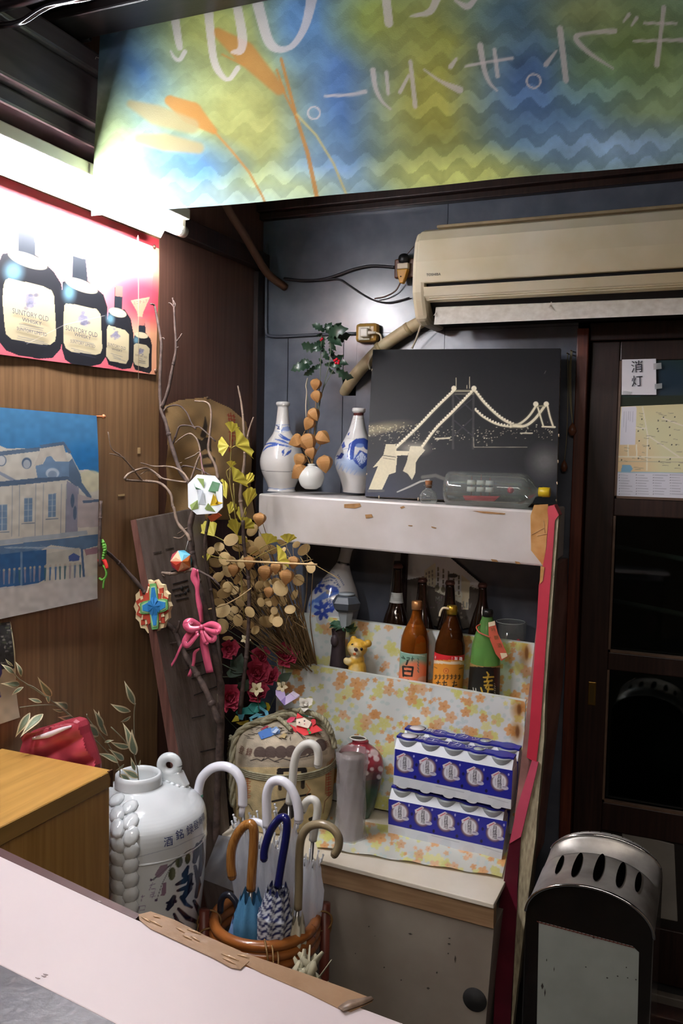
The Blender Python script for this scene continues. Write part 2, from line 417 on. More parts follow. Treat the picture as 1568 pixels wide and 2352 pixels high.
# back wall boards, with the notch the hose comes out of
hx0, hx1, hz0, hz1 = at(787, 900, y=0).x, at(817, 900, y=0).x, at(800, 909, y=0).z, at(800, 862, y=0).z
sx = at(660, 900, y=0).x
f = MB(); f.box((-.1, .03, 0), (DX0-.04, .09, 2.62)); f.box((DX1+.04, .03, 0), (3.2, .09, 2.62)); f.box((DX0-.04, .03, DZ+.03), (DX1+.04, .09, 2.62))
wb = S('wall_back', f, dark)
zs = at(700, 772, y=0).z
for a, b, z0, z1 in ((.0, sx-.0012, 0, zs), (sx+.0012, hx0-.0012, 0, zs), (hx0+.001, hx1, 0, hz0), (hx0+.001, hx1, hz1, zs), (hx1+.0002, .62, 0, zs), (.6215, DX0-.035, 0, zs),
                     (.0, .62, zs+.001, 2.515), (.6215, 1.3, zs+.05, 2.515), (1.3015, 3.1, zs+.05, 2.515), (.6215, DX0-.035, zs+.001, zs+.049), (DX1+.035, 3.1, 0, zs+.049)):
    g = MB(); g.box((a, 0, z0), (b, .03, z1)); O('wall_board', g, bluew, wb)
# crown moulding along the top of the back wall
f = MB(); zc = at(900, 477, y=-.02).z
f.box((.0, -.03, zc), (3.1, -.001, zc+.02)); f.box((.0, -.05, zc+.02), (3.1, -.001, 2.335))
bev(S('trim_4', f, dwood), .003)
# door casing
f = MB(); f.box((DX0-.035, -.02, 0), (DX0-.003, .06, DZ+.035)); bev(S('trim_5', f, redwood), .003)
f = MB(); f.box((DX0-.002, -.01, DZ), (DX1+.03, .06, DZ+.05)); bev(S('trim_6', f, dwood), .003)
# sliding door
dr = T('door_1', None, None, (DX0, .02, 0), kind='structure')
def dz(py): return at(1480, py, y=.0).z
xs0, xs1 = DX0+.002, at(1404, 1300, y=.0).x
g = MB(); g.box((xs0, .0, .02), (xs1, .04, DZ-.002)); O('stile', g, dwood, dr, .003)
g = MB(); g.box((DX1-.07, .0, .02), (DX1, .04, DZ-.002)); O('stile', g, dwood, dr, .003)
R = [(DZ-.002, dz(828)), (dz(1147), dz(1188)), (dz(1506), dz(1548)), (dz(1858), dz(1925)), (dz(2125), .02)]
for a, b in R:
    g = MB(); g.box((xs1, .002, b), (DX1-.07, .038, a)); O('rail', g, dwood, dr, .003)
bead = mat('worn_bead', '#6b5444', .45, var=.3, vs=30)
for i in range(3):
    g = MB(); zt, zb = R[i][1], R[i+1][0]
    g.box((xs1, -.001, zb), (xs1+.006, .012, zt)); g.box((xs1, -.001, zb), (DX1-.07, .012, zb+.007)); O('glazing_bead', g, bead, dr)
    g = MB(); g.box((xs1-.002, .018, zb-.004), (DX1-.07, .022, zt+.004))
    O('glass_pane', g, thin_glass('night_glass', '#b9c4bf', .35, .03, .025), dr)
g = MB(); g.box((xs1, .012, R[4][0]), (DX1-.07, .026, R[3][1])); O('kick_panel', g, mat('kick_panel', '#1c1714', .5), dr)
kp = [at(p[0], p[1], y=.008) for p in ((1427, 1905), (1548, 1940), (1556, 2118), (1440, 2095))]
g = MB(); g.prism(kp, (0, .006, 0)); O('metal_plate', g, mat('grey_plate', '#858179', .55, metal=.0, var=.25, vs=9, bump=.1), dr, .003)
hp = at(1359, 1593, y=.0)
g = MB(); g.box((hp.x-.011, -.003, hp.z-.034), (hp.x+.011, .002, hp.z+.034)); h = O('pull_handle', g, mat('brass', '#8a6d36', .35, metal=.9), dr, .002)
g = MB(); g.box((hp.x-.006, -.0036, hp.z-.026), (hp.x+.006, -.0028, hp.z+.026)); O('recess', g, mat('brass_dark', '#5d4a22', .5, metal=.6), h)
# outside, seen through the panes: two grey bars at a slant
gm = mat('rail_grey', '#8f8f8c', .6)
for p, q in (((1380, 1250), (1600, 1290)), ((1380, 1374), (1600, 1418))):
    g = MB(); g.tube([at(*p, y=.42), at(*q, y=.12)], .008, 8); O('window_bar', g, gm, dr)
f = MB(); f.box((-.1, .1, -.06), (3.2, 1.6, 0)); S('floor_outside', f, floorm)
f = MB(); f.box((-.1, 1.6, -.06), (3.2, 1.66, 2.6)); S('wall_outside', f, mat('outside_wall', '#3a3b36', .9))
# sill rails at the foot of the door
for k, (yy, zz) in enumerate(((-.06, .03), (-.12, .03))):
    f = MB(); f.box((DX0, yy-.012, 0), (DX1, yy+.012, zz)); bev(S('trim_%d' % (7+k), f, mat('track', '#6b6257', .5, var=.3)), .003)
f = MB(); f.box((DX0-.02, -.2, 0), (DX1+.03, -.14, .05)); bev(S('trim_9', f, dwood), .003)

# ---- air conditioner on the back wall
acm = mat('aged_plastic', '#ece2c8', .38, var=.12, col2='#dccda6', vs=5)
acw = mat('flap_plastic', '#f2ede2', .4, var=.1, col2='#ddd6c8', vs=60)
xL, xR = at(948, 600, y=-.19).x, 1.40
zt, zg, zl = at(1004, 521, y=-.165).z, at(981, 653, y=-.2).z, at(994, 690, y=-.185).z
ac = T('air_conditioner', 'long yellowed wall air conditioner with open white flap above door', 'air conditioner', (xL+.4, 0, zl-.05))
def acprof(lo): return [(0, zt), (-.14, zt), (-.17, zt-.012), (-.19, zt-.04), (-.2, zt-.1), (-.2, zg), (-.192, zg-.03), (-.178, zl)]+lo
def extrude(P, x0, x1): 
    g = MB(); g.prism([(x0, y, z) for y, z in P], (x1-x0, 0, 0)); return g
g = extrude([(0, zt), (-.14, zt), (-.17, zt-.012), (-.19, zt-.04), (-.2, zt-.1), (-.2, zg+.004), (0, zg+.004)], xL+.014, xR); b = O('front_panel', g, acm, ac, .004)
g = extrude([(0, zg-.006), (-.198, zg-.006), (-.192, zg-.03), (-.18, zl), (0, zl)], xL+.034, xR); O('lower_panel', g, acm, ac, .002)
g = MB()
for i in range(7): g.box((xL+.05, -.1975+i*.0017, zg-.011-i*.005), (xR-.002, -.1985+i*.0017+.004, zg-.009-i*.005))
O('ribs', g, acm, ac, kind='stuff')
g = extrude([(0, zg+.004), (-.185, zg+.004), (-.185, zg-.006), (0, zg-.006)], xL+.034, xR); O('air_slot', g, dark, ac)
zb = at(990, 747, y=-.13).z
g = extrude([(0, zt-.002), (-.13, zt-.002), (-.168, zt-.014), (-.188, zt-.042), (-.199, zt-.1), (-.2, zg), (-.198, zg-.02), (-.19, zl), (-.165, zb+.012), (-.13, zb), (0, zb)], xL, xL+.04); O('end_cap', g, acm, ac, .012)
g = extrude([(0, zl), (-.15, zl), (-.1, zb+.01), (0, zb+.01)], xL+.041, xR); O('outlet_grille', g, mat('outlet_black', '#171513', .7), ac)
fl = [at(1000, 706, y=-.15), at(1600, 683, y=-.15), at(1600, 721, y=-.185), at(996, 746, y=-.185)]
g = MB(); g.prism(fl, (0, .006, .002)); O('flap', g, acw, ac, .001)
for p in ((1003, 712), (1263, 697)):
    a = at(*p, y=-.148); g = MB(); g.prism([a, a+Vector((.003, 0, 0)), a+Vector((.003, -.03, -.02)), a+Vector((0, -.03, -.02))], (0, .02, .012)); O('flap_hinge', g, acw, ac)
g = MB(); g.box((xL+.06, -.17, zt-.004), (xR, -.05, zt+.004)); O('top_louvre', g, mat('louvre_brown', '#a59270', .5, var=.4, vs=20), ac, .002)
g = MB(); text_px(g, 'TOSHIBA', (979, 631.5), (1012, 629.5), YB(-.2), 6); O('logo', g, mat('print_dark', '#3a3630', .6), ac, kind='stuff')

# ---- pipes, cables and sockets on the back wall
g = MB(); g.tube(cr([at(505, 440, x=.05), at(528, 488, x=.045), at(558, 535, x=.045), at(586, 583, x=.05), at(616, 630, x=.06), at(655, 660, y=.0)], 6), .0125, 12)
O('brown_pipe', g, mat('pipe_brown', '#6d4c3a', .6, var=.2, bump=.1), label='bent brown wrapped pipe entering the back wall near the corner', cat='pipe')
g = MB(); g.tube(cr(PP([(1010, 700, -.05), (985, 728), (935, 757), (880, 795), (840, 835), (812, 868), (788, 905, .055)], y=-.035), 6), [.019]*7+[.017], 14)
d_ = O('drain_hose', g, mat('hose_beige', '#dccaa4', .55, var=.2, col2='#b8a27a', vs=18, bump=.08), label='thick beige taped hose running from air conditioner down to the wall notch', cat='hose')
g = MB()
for p in ((872, 800), (938, 755)): 
    a = at(*p, y=-.035); g.tube([a+Vector((-.006, 0, -.004)), a+Vector((.004, 0, .003))], .0202, 14)
O('tape_band', g, mat('hose_tape', '#b9a47a', .5), d_, kind='stuff')
cabm = mat('cable_black', '#2b282c', .5); 
def cable(name, pts, r, m, label, y=-.008, k=6, cat='cable'):
    g = MB(); g.tube(cr(PP(pts, y=y), k), r, 6); return O(name, g, m, label=label, cat=cat)
cable('wall_cable', [(652, 640), (700, 645), (745, 641), (775, 632), (815, 618), (855, 611), (908, 614)], .0045, cabm, 'thick dark cable rising along the back wall to the upper socket')
cable('wall_cable', [(665, 643, -.006), (740, 643, -.006), (775, 641, -.006), (800, 655), (830, 675), (860, 690), (895, 695), (940, 684)], .0026, cabm, 'thin dark cable sagging under the upper socket towards the air conditioner')
cable('plug_cable', [(860, 686, -.008), (885, 681, -.006), (908, 668, -.006), (919, 650, -.01)], .0022, mat('cable_brown', '#5a4038', .5), 'short brown flex hanging from yellow plug on the upper socket', y=-.012)
cable('conduit', [(612, 560), (611, 700), (611, 758), (616, 770), (640, 773), (700, 770), (760, 767), (818, 766)], .0048, mat('conduit_grey', '#595c66', .45), 'grey painted conduit turning along the back wall to the lower socket', k=5)
cable('thin_wire', [(926, 592, -.02), (938, 580, -.01), (950, 566, -.005)], .0012, mat('wire_brown', '#5b463f', .5), 'hair thin wire from round black plug up to air conditioner')
# upper socket
a = at(925, 617, y=0); so = T('wall_socket', 'brown wall socket with round black plug beside air conditioner', 'socket', a)
p0, p1 = at(908, 597, y=-.01), at(946, 638, y=-.01)
g = MB(); g.box((p0.x, -.02, p1.z), (p1.x+.012, -.001, p0.z)); O('box', g, mat('socket_brown', '#5b3522', .4), so, .004)
b = at(926, 595, y=-.03); g = MB(); g.lathe(b+Vector((0, .012, 0)), [(.017, 0), (.0175, .008), (.013, .02)], 18, axis=(0, -1, .1)); O('black_plug', g, mat('plug_black', '#161516', .4), so)
p0, p1 = at(913, 605, y=-.03), at(938, 617, y=-.03); g = MB(); g.box((p0.x, -.036, p1.z), (p1.x, -.019, p0.z)); O('white_adapter', g, mat('adapter_cream', '#d8cbb0', .4), so, .003)
g = MB(); q = [at(x_, y_, y=-.04) for x_, y_ in ((910, 618), (936, 616), (930, 636), (925, 650), (917, 650), (912, 634))]; g.prism(q, (0, .02, 0)); yp = O('yellow_plug', g, mat('plug_yellow', '#c08d2c', .4), so, .003)
g = MB(); c = at(920, 635, y=-.041); g.lathe(c, [(.002, 0), (.002, .001)], 8, axis=(0, -1, 0)); O('screw', g, dark, yp)
# lower socket
a = at(842, 765, y=0); so = T('wall_socket', 'rounded ochre wall socket with white plug above the beige hose', 'socket', a)
p0, p1 = at(819, 744, y=-.02), at(860, 786, y=-.02)
g = MB(); g.box((p0.x, -.034, p1.z), (p1.x+.012, -.001, p0.z)); O('box', g, mat('socket_ochre', '#b08a44', .35), so, .011)
p0, p1 = at(823, 750, y=-.036), at(846, 781, y=-.036); g = MB(); g.box((p0.x, -.037, p1.z), (p1.x+.004, -.033, p0.z)); O('cover_plate', g, mat('cover_cream', '#d9cfb4', .4), so, .003)
p0, p1 = at(828, 754, y=-.045), at(846, 774, y=-.045); g = MB(); g.box((p0.x, -.054, p1.z), (p1.x, -.036, p0.z)); pl_ = O('white_plug', g, mat('plug_white', '#e9e2d2', .35), so, .004)
g = MB(); g.tube(PP([(846, 764), (862, 764)], y=-.046), [.006, .004], 10); O('strain_relief', g, mat('plug_white', None), pl_)
cable('power_cord', [(862, 764, -.035), (872, 768, -.035), (875, 780, -.035), (868, 800, -.04), (855, 815, -.045), (846, 832, -.05), (850, 848, -.03)], .0028, mat('cord_white', '#ddd0b4', .45), 'looping white cord from plug of the ochre socket behind the bridge photo')
cable('aircon_lead', [(970, 735, -.09), (962, 760, -.06), (955, 780, -.04), (946, 800, -.03)], .003, mat('cord_white', None), 'white twin lead dropping from air conditioner behind the bridge photo')
# pendants on strings beside the door
stm = mat('string', '#8c8468', .8); gd = mat('gourd', '#7a4a34', .35, var=.3, vs=40)
for lab, top, pts, c, r in (('upper brown gourd charm hanging on a bundle of strings left of door', (1312, 806), ((1312, 806), (1309, 850), (1310, 920), (1314, 972)), (1314, 986), (10, 15)),
                            ('lower brown gourd charm on a thin string beside bridge photo', (1303, 812), ((1303, 812), (1304, 900), (1301, 1000), (1296, 1056)), (1295, 1070), (8, 14))):
    a = at(*c, y=-.02); k = ms(a); t = T('gourd_charm', lab, 'charm', a)
    g = MB(); g.lathe(a+Vector((0, 0, -r[1]*k)), [(0.001, 0), (r[0]*k*.6, .12*r[1]*k), (r[0]*k, .7*r[1]*k), (r[0]*k*.8, 1.3*r[1]*k), (r[0]*k*.3, 1.8*r[1]*k), (.001, 2*r[1]*k)], 14); O('gourd', g, gd, t)
    g = MB()
    for d in ((-3, 0, 3) if r[0] == 10 else (0,)): g.tube(cr(PP([(p[0]+d*(.6 if i < 3 else .1), p[1]) for i, p in enumerate(pts)], y=-.02), 4), .0012, 5)
    O('string', g, stm, t)
    n_ = at(*top, y=-.012); g = MB(); g.tube([n_+Vector((0, .011, 0)), n_+Vector((0, -.012, 0))], .002, 6); O('nail', g, mat('nail', '#6b5a48', .4, metal=.7), t)

# ---- papers on the door
pap = mat('print_paper', None, .6, vcol=True)
def p_note(P): P.ell(1466, 866, 60, 60, '#f2f0f2', .6)
nt_ = T('paper_note', 'small white handwritten note taped at the top of the door glass', 'note', at(1466, 866, y=-.002))
sheet('sheet', [(1428, 826), (1506, 824), (1507, 907), (1427, 907)], 12, 12, YB(-.001), p_note, pap, nt_, bump=lambda s, t: .002*s*s, base='#e9e6ea')
g = MB(); text_px(g, '消', (1449, 843), (1475, 841), YB(-.0035), 27); text_px(g, '灯', (1450, 876), (1475, 874), YB(-.0035), 25); O('handwriting', g, mat('ink', '#23222e', .6), nt_, kind='stuff')
tp = mat('clear_tape', '#dfe2df', .2, alpha=.35)
for q in ([(1500, 835), (1518, 833), (1519, 847), (1500, 849)], [(1503, 882), (1520, 880), (1520, 892), (1503, 894)], [(1430, 897), (1450, 900), (1448, 906), (1428, 907)]):
    g = MB(); g.prism([at(*p, y=-.0042) for p in q], (0, .0004, 0)); O('tape', g, tp, nt_)
def p_map(P):
    P.poly([(1418, 932), (1600, 925), (1600, 1300), (1416, 1090)], '#e6d6a2'); P.ell(1540, 1020, 110, 90, '#dfe0b4', .8, soft=.8); P.ell(1440, 1060, 60, 60, '#e6c596', .7, soft=.8)
    P.poly([(1427, 934), (1461, 934), (1458, 1022), (1423, 1022)], '#e3e2ea')
    for pts in ([(1475, 935), (1487, 1000), (1485, 1080)], [(1420, 1049), (1600, 1051)], [(1460, 983), (1484, 984)], [(1487, 1000), (1560, 1050)], [(1442, 1022), (1442, 1048)], [(1461, 1022), (1462, 1048)], [(1520, 960), (1600, 990)]):
        P.stroke(pts, 3, '#f2ecd6')
    P.poly([(1428, 1068), (1447, 1068), (1453, 1076), (1448, 1084), (1426, 1084)], '#83b4cf')
    P.stroke([(1420, 1060), (1600, 1062)], 1.5, '#bdb79a'); P.poly([(1400, 1084), (1620, 1086), (1620, 1160), (1400, 1150)], '#dddee6'); P.stroke([(1400, 1084), (1620, 1087)], 2, '#9fc0cc')
    r = random.Random(3)
    for _ in range(70):
        x, y = r.uniform(1425, 1566), r.uniform(945, 1078)
        if x < 1462 and y < 1024: continue
        if r.random() < .4: P.ell(x, y, 1.5, 1.8, '#3a382f')
        else: P.stroke([(x, y), (x+r.uniform(5, 14), y+1)], 1.3, '#8d876c', .7)
    for i in range(5): P.stroke([(1433+i*5, 945), (1432+i*5, 945+r.uniform(20, 55))], 1.2, '#a9a8b4', .7)
    for j in range(8):
        for i in range(4):
            x = 1422+i*39; y = 1091+j*6.2; P.stroke([(x+3, y), (x+3+r.uniform(14, 30), y+1)], 1.2, '#8f909a', .7); P.ell(x, y, 1, 1.2, '#6a6b74')
sheet('map_poster', [(1425, 934), (1640, 925), (1640, 1150), (1415, 1139)], 150, 140, YB(.0), p_map, pap, base='#e6d6a2', label='yellow street map poster with white legend on the door glass', cat='poster')
gp = mat('green_sheet', None, .3, vcol=True)
sheet('dark_green_sheet', [(1421, 820), (1640, 812), (1640, 934), (1420, 934)], 60, 40, YB(.005), lambda P: (P.ell(1530, 880, 60, 50, '#1f3347', .8, soft=.9), P.poly([(1400, 912), (1640, 906), (1640, 940), (1400, 940)], '#1f2a1a', .9)), gp, base='#1d3a34', label='dark green sheet behind the note at the top of door glass', cat='sheet')

# ================================================================= LAMP, BANNER, HEADER
tm = mat('tube_light', '#ffffff', emit=TUBE_POWER, ecol='#f2f4ff')
tl = T('fluorescent_light', 'glowing bare fluorescent tube fixture on left wall above the bottle poster', 'lamp', (.1, -1.2, 2.05))
ty0, ty1 = -1.84, -.632
g = MB(); g.tube([(.1, ty0, 2.057), (.1, ty1, 2.057)], .0145, 16); O('tube', g, tm, tl)
capm = mat('tube_cap', '#d9d5c8', .3, metal=.4)
for a, b in ((ty1, ty1+.028), (ty0-.028, ty0)):
    g = MB(); g.tube([(.1, a, 2.057), (.1, b, 2.057)], .0152, 16); c = O('tube_cap', g, capm, tl)
    g = MB(); g.tube([(.094, b if b > -1 else a, 2.057), (.094, (b+.006) if b > -1 else a-.006, 2.057)], .002, 6); O('pin', g, capm, c)
wen = mat('white_enamel', '#e4ddcc', .35, var=.1, vs=8)
e0, e1 = at(393, 556, y=-.585), at(438, 508, y=-.6)
g = MB(); g.prism([(.075, ty0-.05, 2.083), (.125, ty0-.05, 2.083), (.125, ty0-.05, 2.11), (.075, ty0-.05, 2.11)], (0, ty1-ty0+.07, 0)); O('ballast_box', g, wen, tl, .003)
g = MB(); g.prism([(.078, ty0-.05, 2.083), (.078, ty0-.05, 2.086), (e0.x, ty0-.05, e0.z+.002), (e0.x, ty0-.05, e0.z)], (0, ty1+.05-ty0, 0))
g.prism([(.122, ty0-.05, 2.083), (.122, ty0-.05, 2.086), (e1.x, ty0-.05, e1.z+.002), (e1.x, ty0-.05, e1.z)], (0, ty1+.04-ty0, 0)); O('reflector', g, wen, tl)
for yy in (ty1+.012, ty0-.012):
    g = MB(); g.box((.088, yy-.008, 2.06), (.112, yy+.008, 2.085)); O('lamp_holder', g, wen, tl, .002)
for yy in (-.9, -1.5):
    g = MB(); g.box((.004, yy-.015, 2.088), (.08, yy+.015, 2.106)); O('bracket', g, wen, tl, .002)
# unseen ceiling lamps added as fill light behind the camera
for k, (x, y) in enumerate(((1.1, -3.0), (2.2, -3.9))):
    t = T('fill_light', ('nearer' if k == 0 else 'farther')+' unseen ceiling lamp added as fill light behind the viewer', 'lamp', (x, y, 2.62), 'ceiling lamps added as fill light')
    g = MB(); g.box((x-.6, y-.12, 2.57), (x+.6, y+.12, 2.619)); O('housing', g, wen, t, .004)
    g = MB(); g.box((x-.57, y-.09, 2.562), (x+.57, y+.09, 2.569)); O('diffuser', g, mat('fill_glow', '#fff4ea', emit=FILL_POWER, ecol='#fff1e6'), t)

zb0 = at(400, 48, y=-1.03).z
f = MB(); f.box((0, -1.12, zb0), (3.1, -1.03, 2.62)); bm_ = S('trim_10', f, beamw); bev(bm_, .004)
f = MB(); f.box((0, -1.15, zb0+.018), (3.1, -1.121, zb0+.05)); f.box((0, -1.2, zb0+.09), (3.1, -1.121, zb0+.125)); f.box((0, -1.036, zb0-.004), (.15, -1.022, zb0+.01)); bev(S('trim_11', f, beamw), .004)
g = MB(); g.tube(cr([at(-60, 62, y=-1.3), at(0, 59, y=-1.3), at(50, 50, y=-1.3), at(95, 22, y=-1.3), at(130, 8, y=-1.3), at(230, -14, y=-1.3), at(330, -60, y=-1.26)], 6), .006, 8)
O('black_cable', g, mat('glossy_black', '#0f0d10', .15, coat=1), label='glossy black cable running under the dark header beam at top left', cat='cable')
g = MB(); g.tube(cr([at(-60, 30, y=-1.26), at(40, 6, y=-1.26), at(120, -18, y=-1.26), at(280, -60, y=-1.24)], 6), .009, 8)
O('black_hose', g, mat('dull_black', '#2a262c', .35), label='thicker dull black hose behind the glossy cable at top left', cat='hose')

zbr = at(1500, 381, y=-1.0).z
c3 = [(.159, -1, 2.5), (1.46, -1, 2.5), (1.46, -1, zbr-.003), (.131, -1, at(212, 497, y=-1.0).z)]
def p_banner(P):
    X, Y = P.X, P.Y
    for x, y, rx, ry, c, a in ((300, 140, 110, 130, '#4d7cb4', .9), (260, 330, 60, 130, '#a9b878', .8), (480, 60, 130, 90, '#9aa04a', .9), (560, 270, 150, 170, '#a9ad5e', .95), (420, 390, 110, 60, '#4a80c0', .95), (300, 440, 120, 70, '#c6cf98', .6), (350, 470, 160, 40, '#8fb2d8', .8),
                          (800, 190, 110, 230, '#4870ac', .95), (760, 420, 110, 70, '#7aa0cc', .8), (690, 40, 70, 90, '#4f7fb6', .9), (860, 40, 80, 80, '#8d9c3e', .9), (1000, 220, 130, 190, '#a3a040', .95), (1030, 60, 110, 80, '#95993e', .8), (1230, 200, 130, 140, '#3f6092', .95), (1200, 30, 130, 60, '#48697f', .9), (1060, 400, 160, 45, '#c3cc6a', .95),
                          (1460, 130, 140, 130, '#79914e', .95), (1400, 220, 90, 70, '#6f9470', .8), (1330, 300, 140, 80, '#5f86b4', .8), (1500, 260, 90, 60, '#8fa873', .8), (1450, 340, 160, 50, '#8fb4d6', .9), (650, 440, 130, 40, '#b6c888', .8), (560, 460, 100, 30, '#9fc0d0', .5), (1340, 30, 90, 50, '#8a9458', .8)):
        P.ell(x, y, rx, ry, c, a, 0, 1.3)
    P.c = P.c*.86+rgb('#a8b4b0')*.14; P.noisy(.02, .16, 5); P.noisy(.12, .06, 6)
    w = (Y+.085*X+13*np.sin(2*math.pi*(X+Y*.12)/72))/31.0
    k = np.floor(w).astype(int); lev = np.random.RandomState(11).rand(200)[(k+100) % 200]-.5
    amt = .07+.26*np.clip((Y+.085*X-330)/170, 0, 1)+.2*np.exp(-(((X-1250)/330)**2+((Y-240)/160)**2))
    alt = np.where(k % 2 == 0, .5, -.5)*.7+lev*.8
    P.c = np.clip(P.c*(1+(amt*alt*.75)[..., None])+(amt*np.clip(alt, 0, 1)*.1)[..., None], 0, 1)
    wh = '#ccc5c2'
    tan, org = '#a59a70', '#b57f42'
    P.stroke([(500, 75), (560, 120), (640, 205)], [22, 52, 26], org, .8, 6); P.stroke([(392, 232), (440, 260), (490, 300)], [24, 52, 16], org, .85, 4)
    P.stroke([(302, 240), (360, 265), (440, 290)], [18, 46, 34], tan, .85, 8); P.stroke([(322, 320), (380, 328), (455, 340)], [20, 40, 26], tan, .9, 8)
    for p, wd_, c in (([(490, 300), (530, 345), (570, 395), (600, 450), (612, 480)], 5, org), ([(635, 160), (655, 220), (680, 270)], 5, org), ([(645, 135), (680, 270), (705, 350), (722, 430), (730, 470)], [7, 8, 10, 10], org), ([(680, 262), (725, 310), (765, 375), (800, 460)], 5, '#c5b878'), ([(510, 125), (560, 150)], 4, org)):
        P.stroke(p, wd_, c, .85, 2)
    for p, wd_ in (([(402, 40), (410, 90), (414, 110)], [20, 14]), ([(393, 118), (402, 134), (414, 138), (425, 120)], [4, 9, 11]), ([(478, 12), (484, 80), (492, 140), (508, 172), (526, 182), (546, 156)], [22, 18, 16, 9, 12]), ([(543, 5), (556, 80), (553, 115), (534, 120)], [20, 22, 18, 8]),
                  ([(580, -40), (600, 40), (617, 95), (640, 113), (672, 104), (700, 60), (716, -5), (720, -40)], [26, 24, 22, 12, 16, 24, 26]), ([(883, -30), (892, 52)], [20, 20]), ([(942, 36), (985, 26), (1003, -5)], [5, 16, 18]), ([(1045, 0), (1072, 14), (1092, -4)], [6, 16, 10]),
                  ([(745, 220), (800, 217), (838, 210)], [6, 8, 10]), ([(855, 160), (861, 200), (875, 230), (896, 250)], [13, 9, 4]), ([(886, 165), (890, 214)], [9, 8]), ([(941, 140), (952, 243)], [9, 11]), ([(937, 172), (917, 210)], [7, 9]), ([(972, 158), (1010, 185), (1055, 206)], [4, 7, 17]), ([(1047, 134), (1034, 152)], [7, 12]),
                  ([(1069, 152), (1120, 142), (1176, 135)], [6, 6, 9]), ([(1102, 104), (1112, 160), (1124, 190), (1142, 210)], [14, 10, 4]), ([(1135, 114), (1143, 176)], [9, 10]), ([(1286, 67), (1300, 186)], [14, 13]), ([(1278, 118), (1254, 150)], [5, 12]), ([(1411, 72), (1360, 76), (1322, 86), (1350, 120), (1408, 158)], [13, 8, 12, 11, 4]),
                  ([(1524, 18), (1517, 80), (1508, 150)], [11, 9, 13]), ([(1455, 95), (1575, 93)], [6, 9]), ([(1480, 54), (1552, 55)], [7, 7]), ([(1444, 34), (1432, 50)], [9, 5]), ([(1462, 42), (1450, 60)], [9, 5])):
        P.stroke([(v.x, v.y) for v in cr([(x, y, 0) for x, y in p], 5)], wd_, wh, .78, 2)
    for cx, cy, r in ((720, 259, 14), (1226, 188, 16)):
        P.stroke([(cx+r*math.cos(a), cy+r*math.sin(a)) for a in np.linspace(0, 6.3, 20)], 4, wh, .9, 1.5)
cl = mat('banner_cloth', None, .85, vcol=True, translu=.33, bump=.15, bs=500, spec=.1)
bo = sheet('cloth_banner', [pix(p) for p in c3], 560, 210, YB(-1.0), p_banner, cl, base='#7c9a80', bump=lambda s, t: .004*np.sin(s*9+t*2)*t+.003*np.sin(s*23)*(t-.2),
      label='blue and yellow printed cloth banner seen from its back, hanging under the header beam', cat='banner')
g = MB(); th = [at(232, 128, y=-1), at(226, 133, y=-1), at(221, 131, y=-1), at(219, 136, y=-1)]; g.tube(cr(th, 4), .0005, 5); O('loose_thread', g, mat('thread', '#c9c6c0', .8), bo)

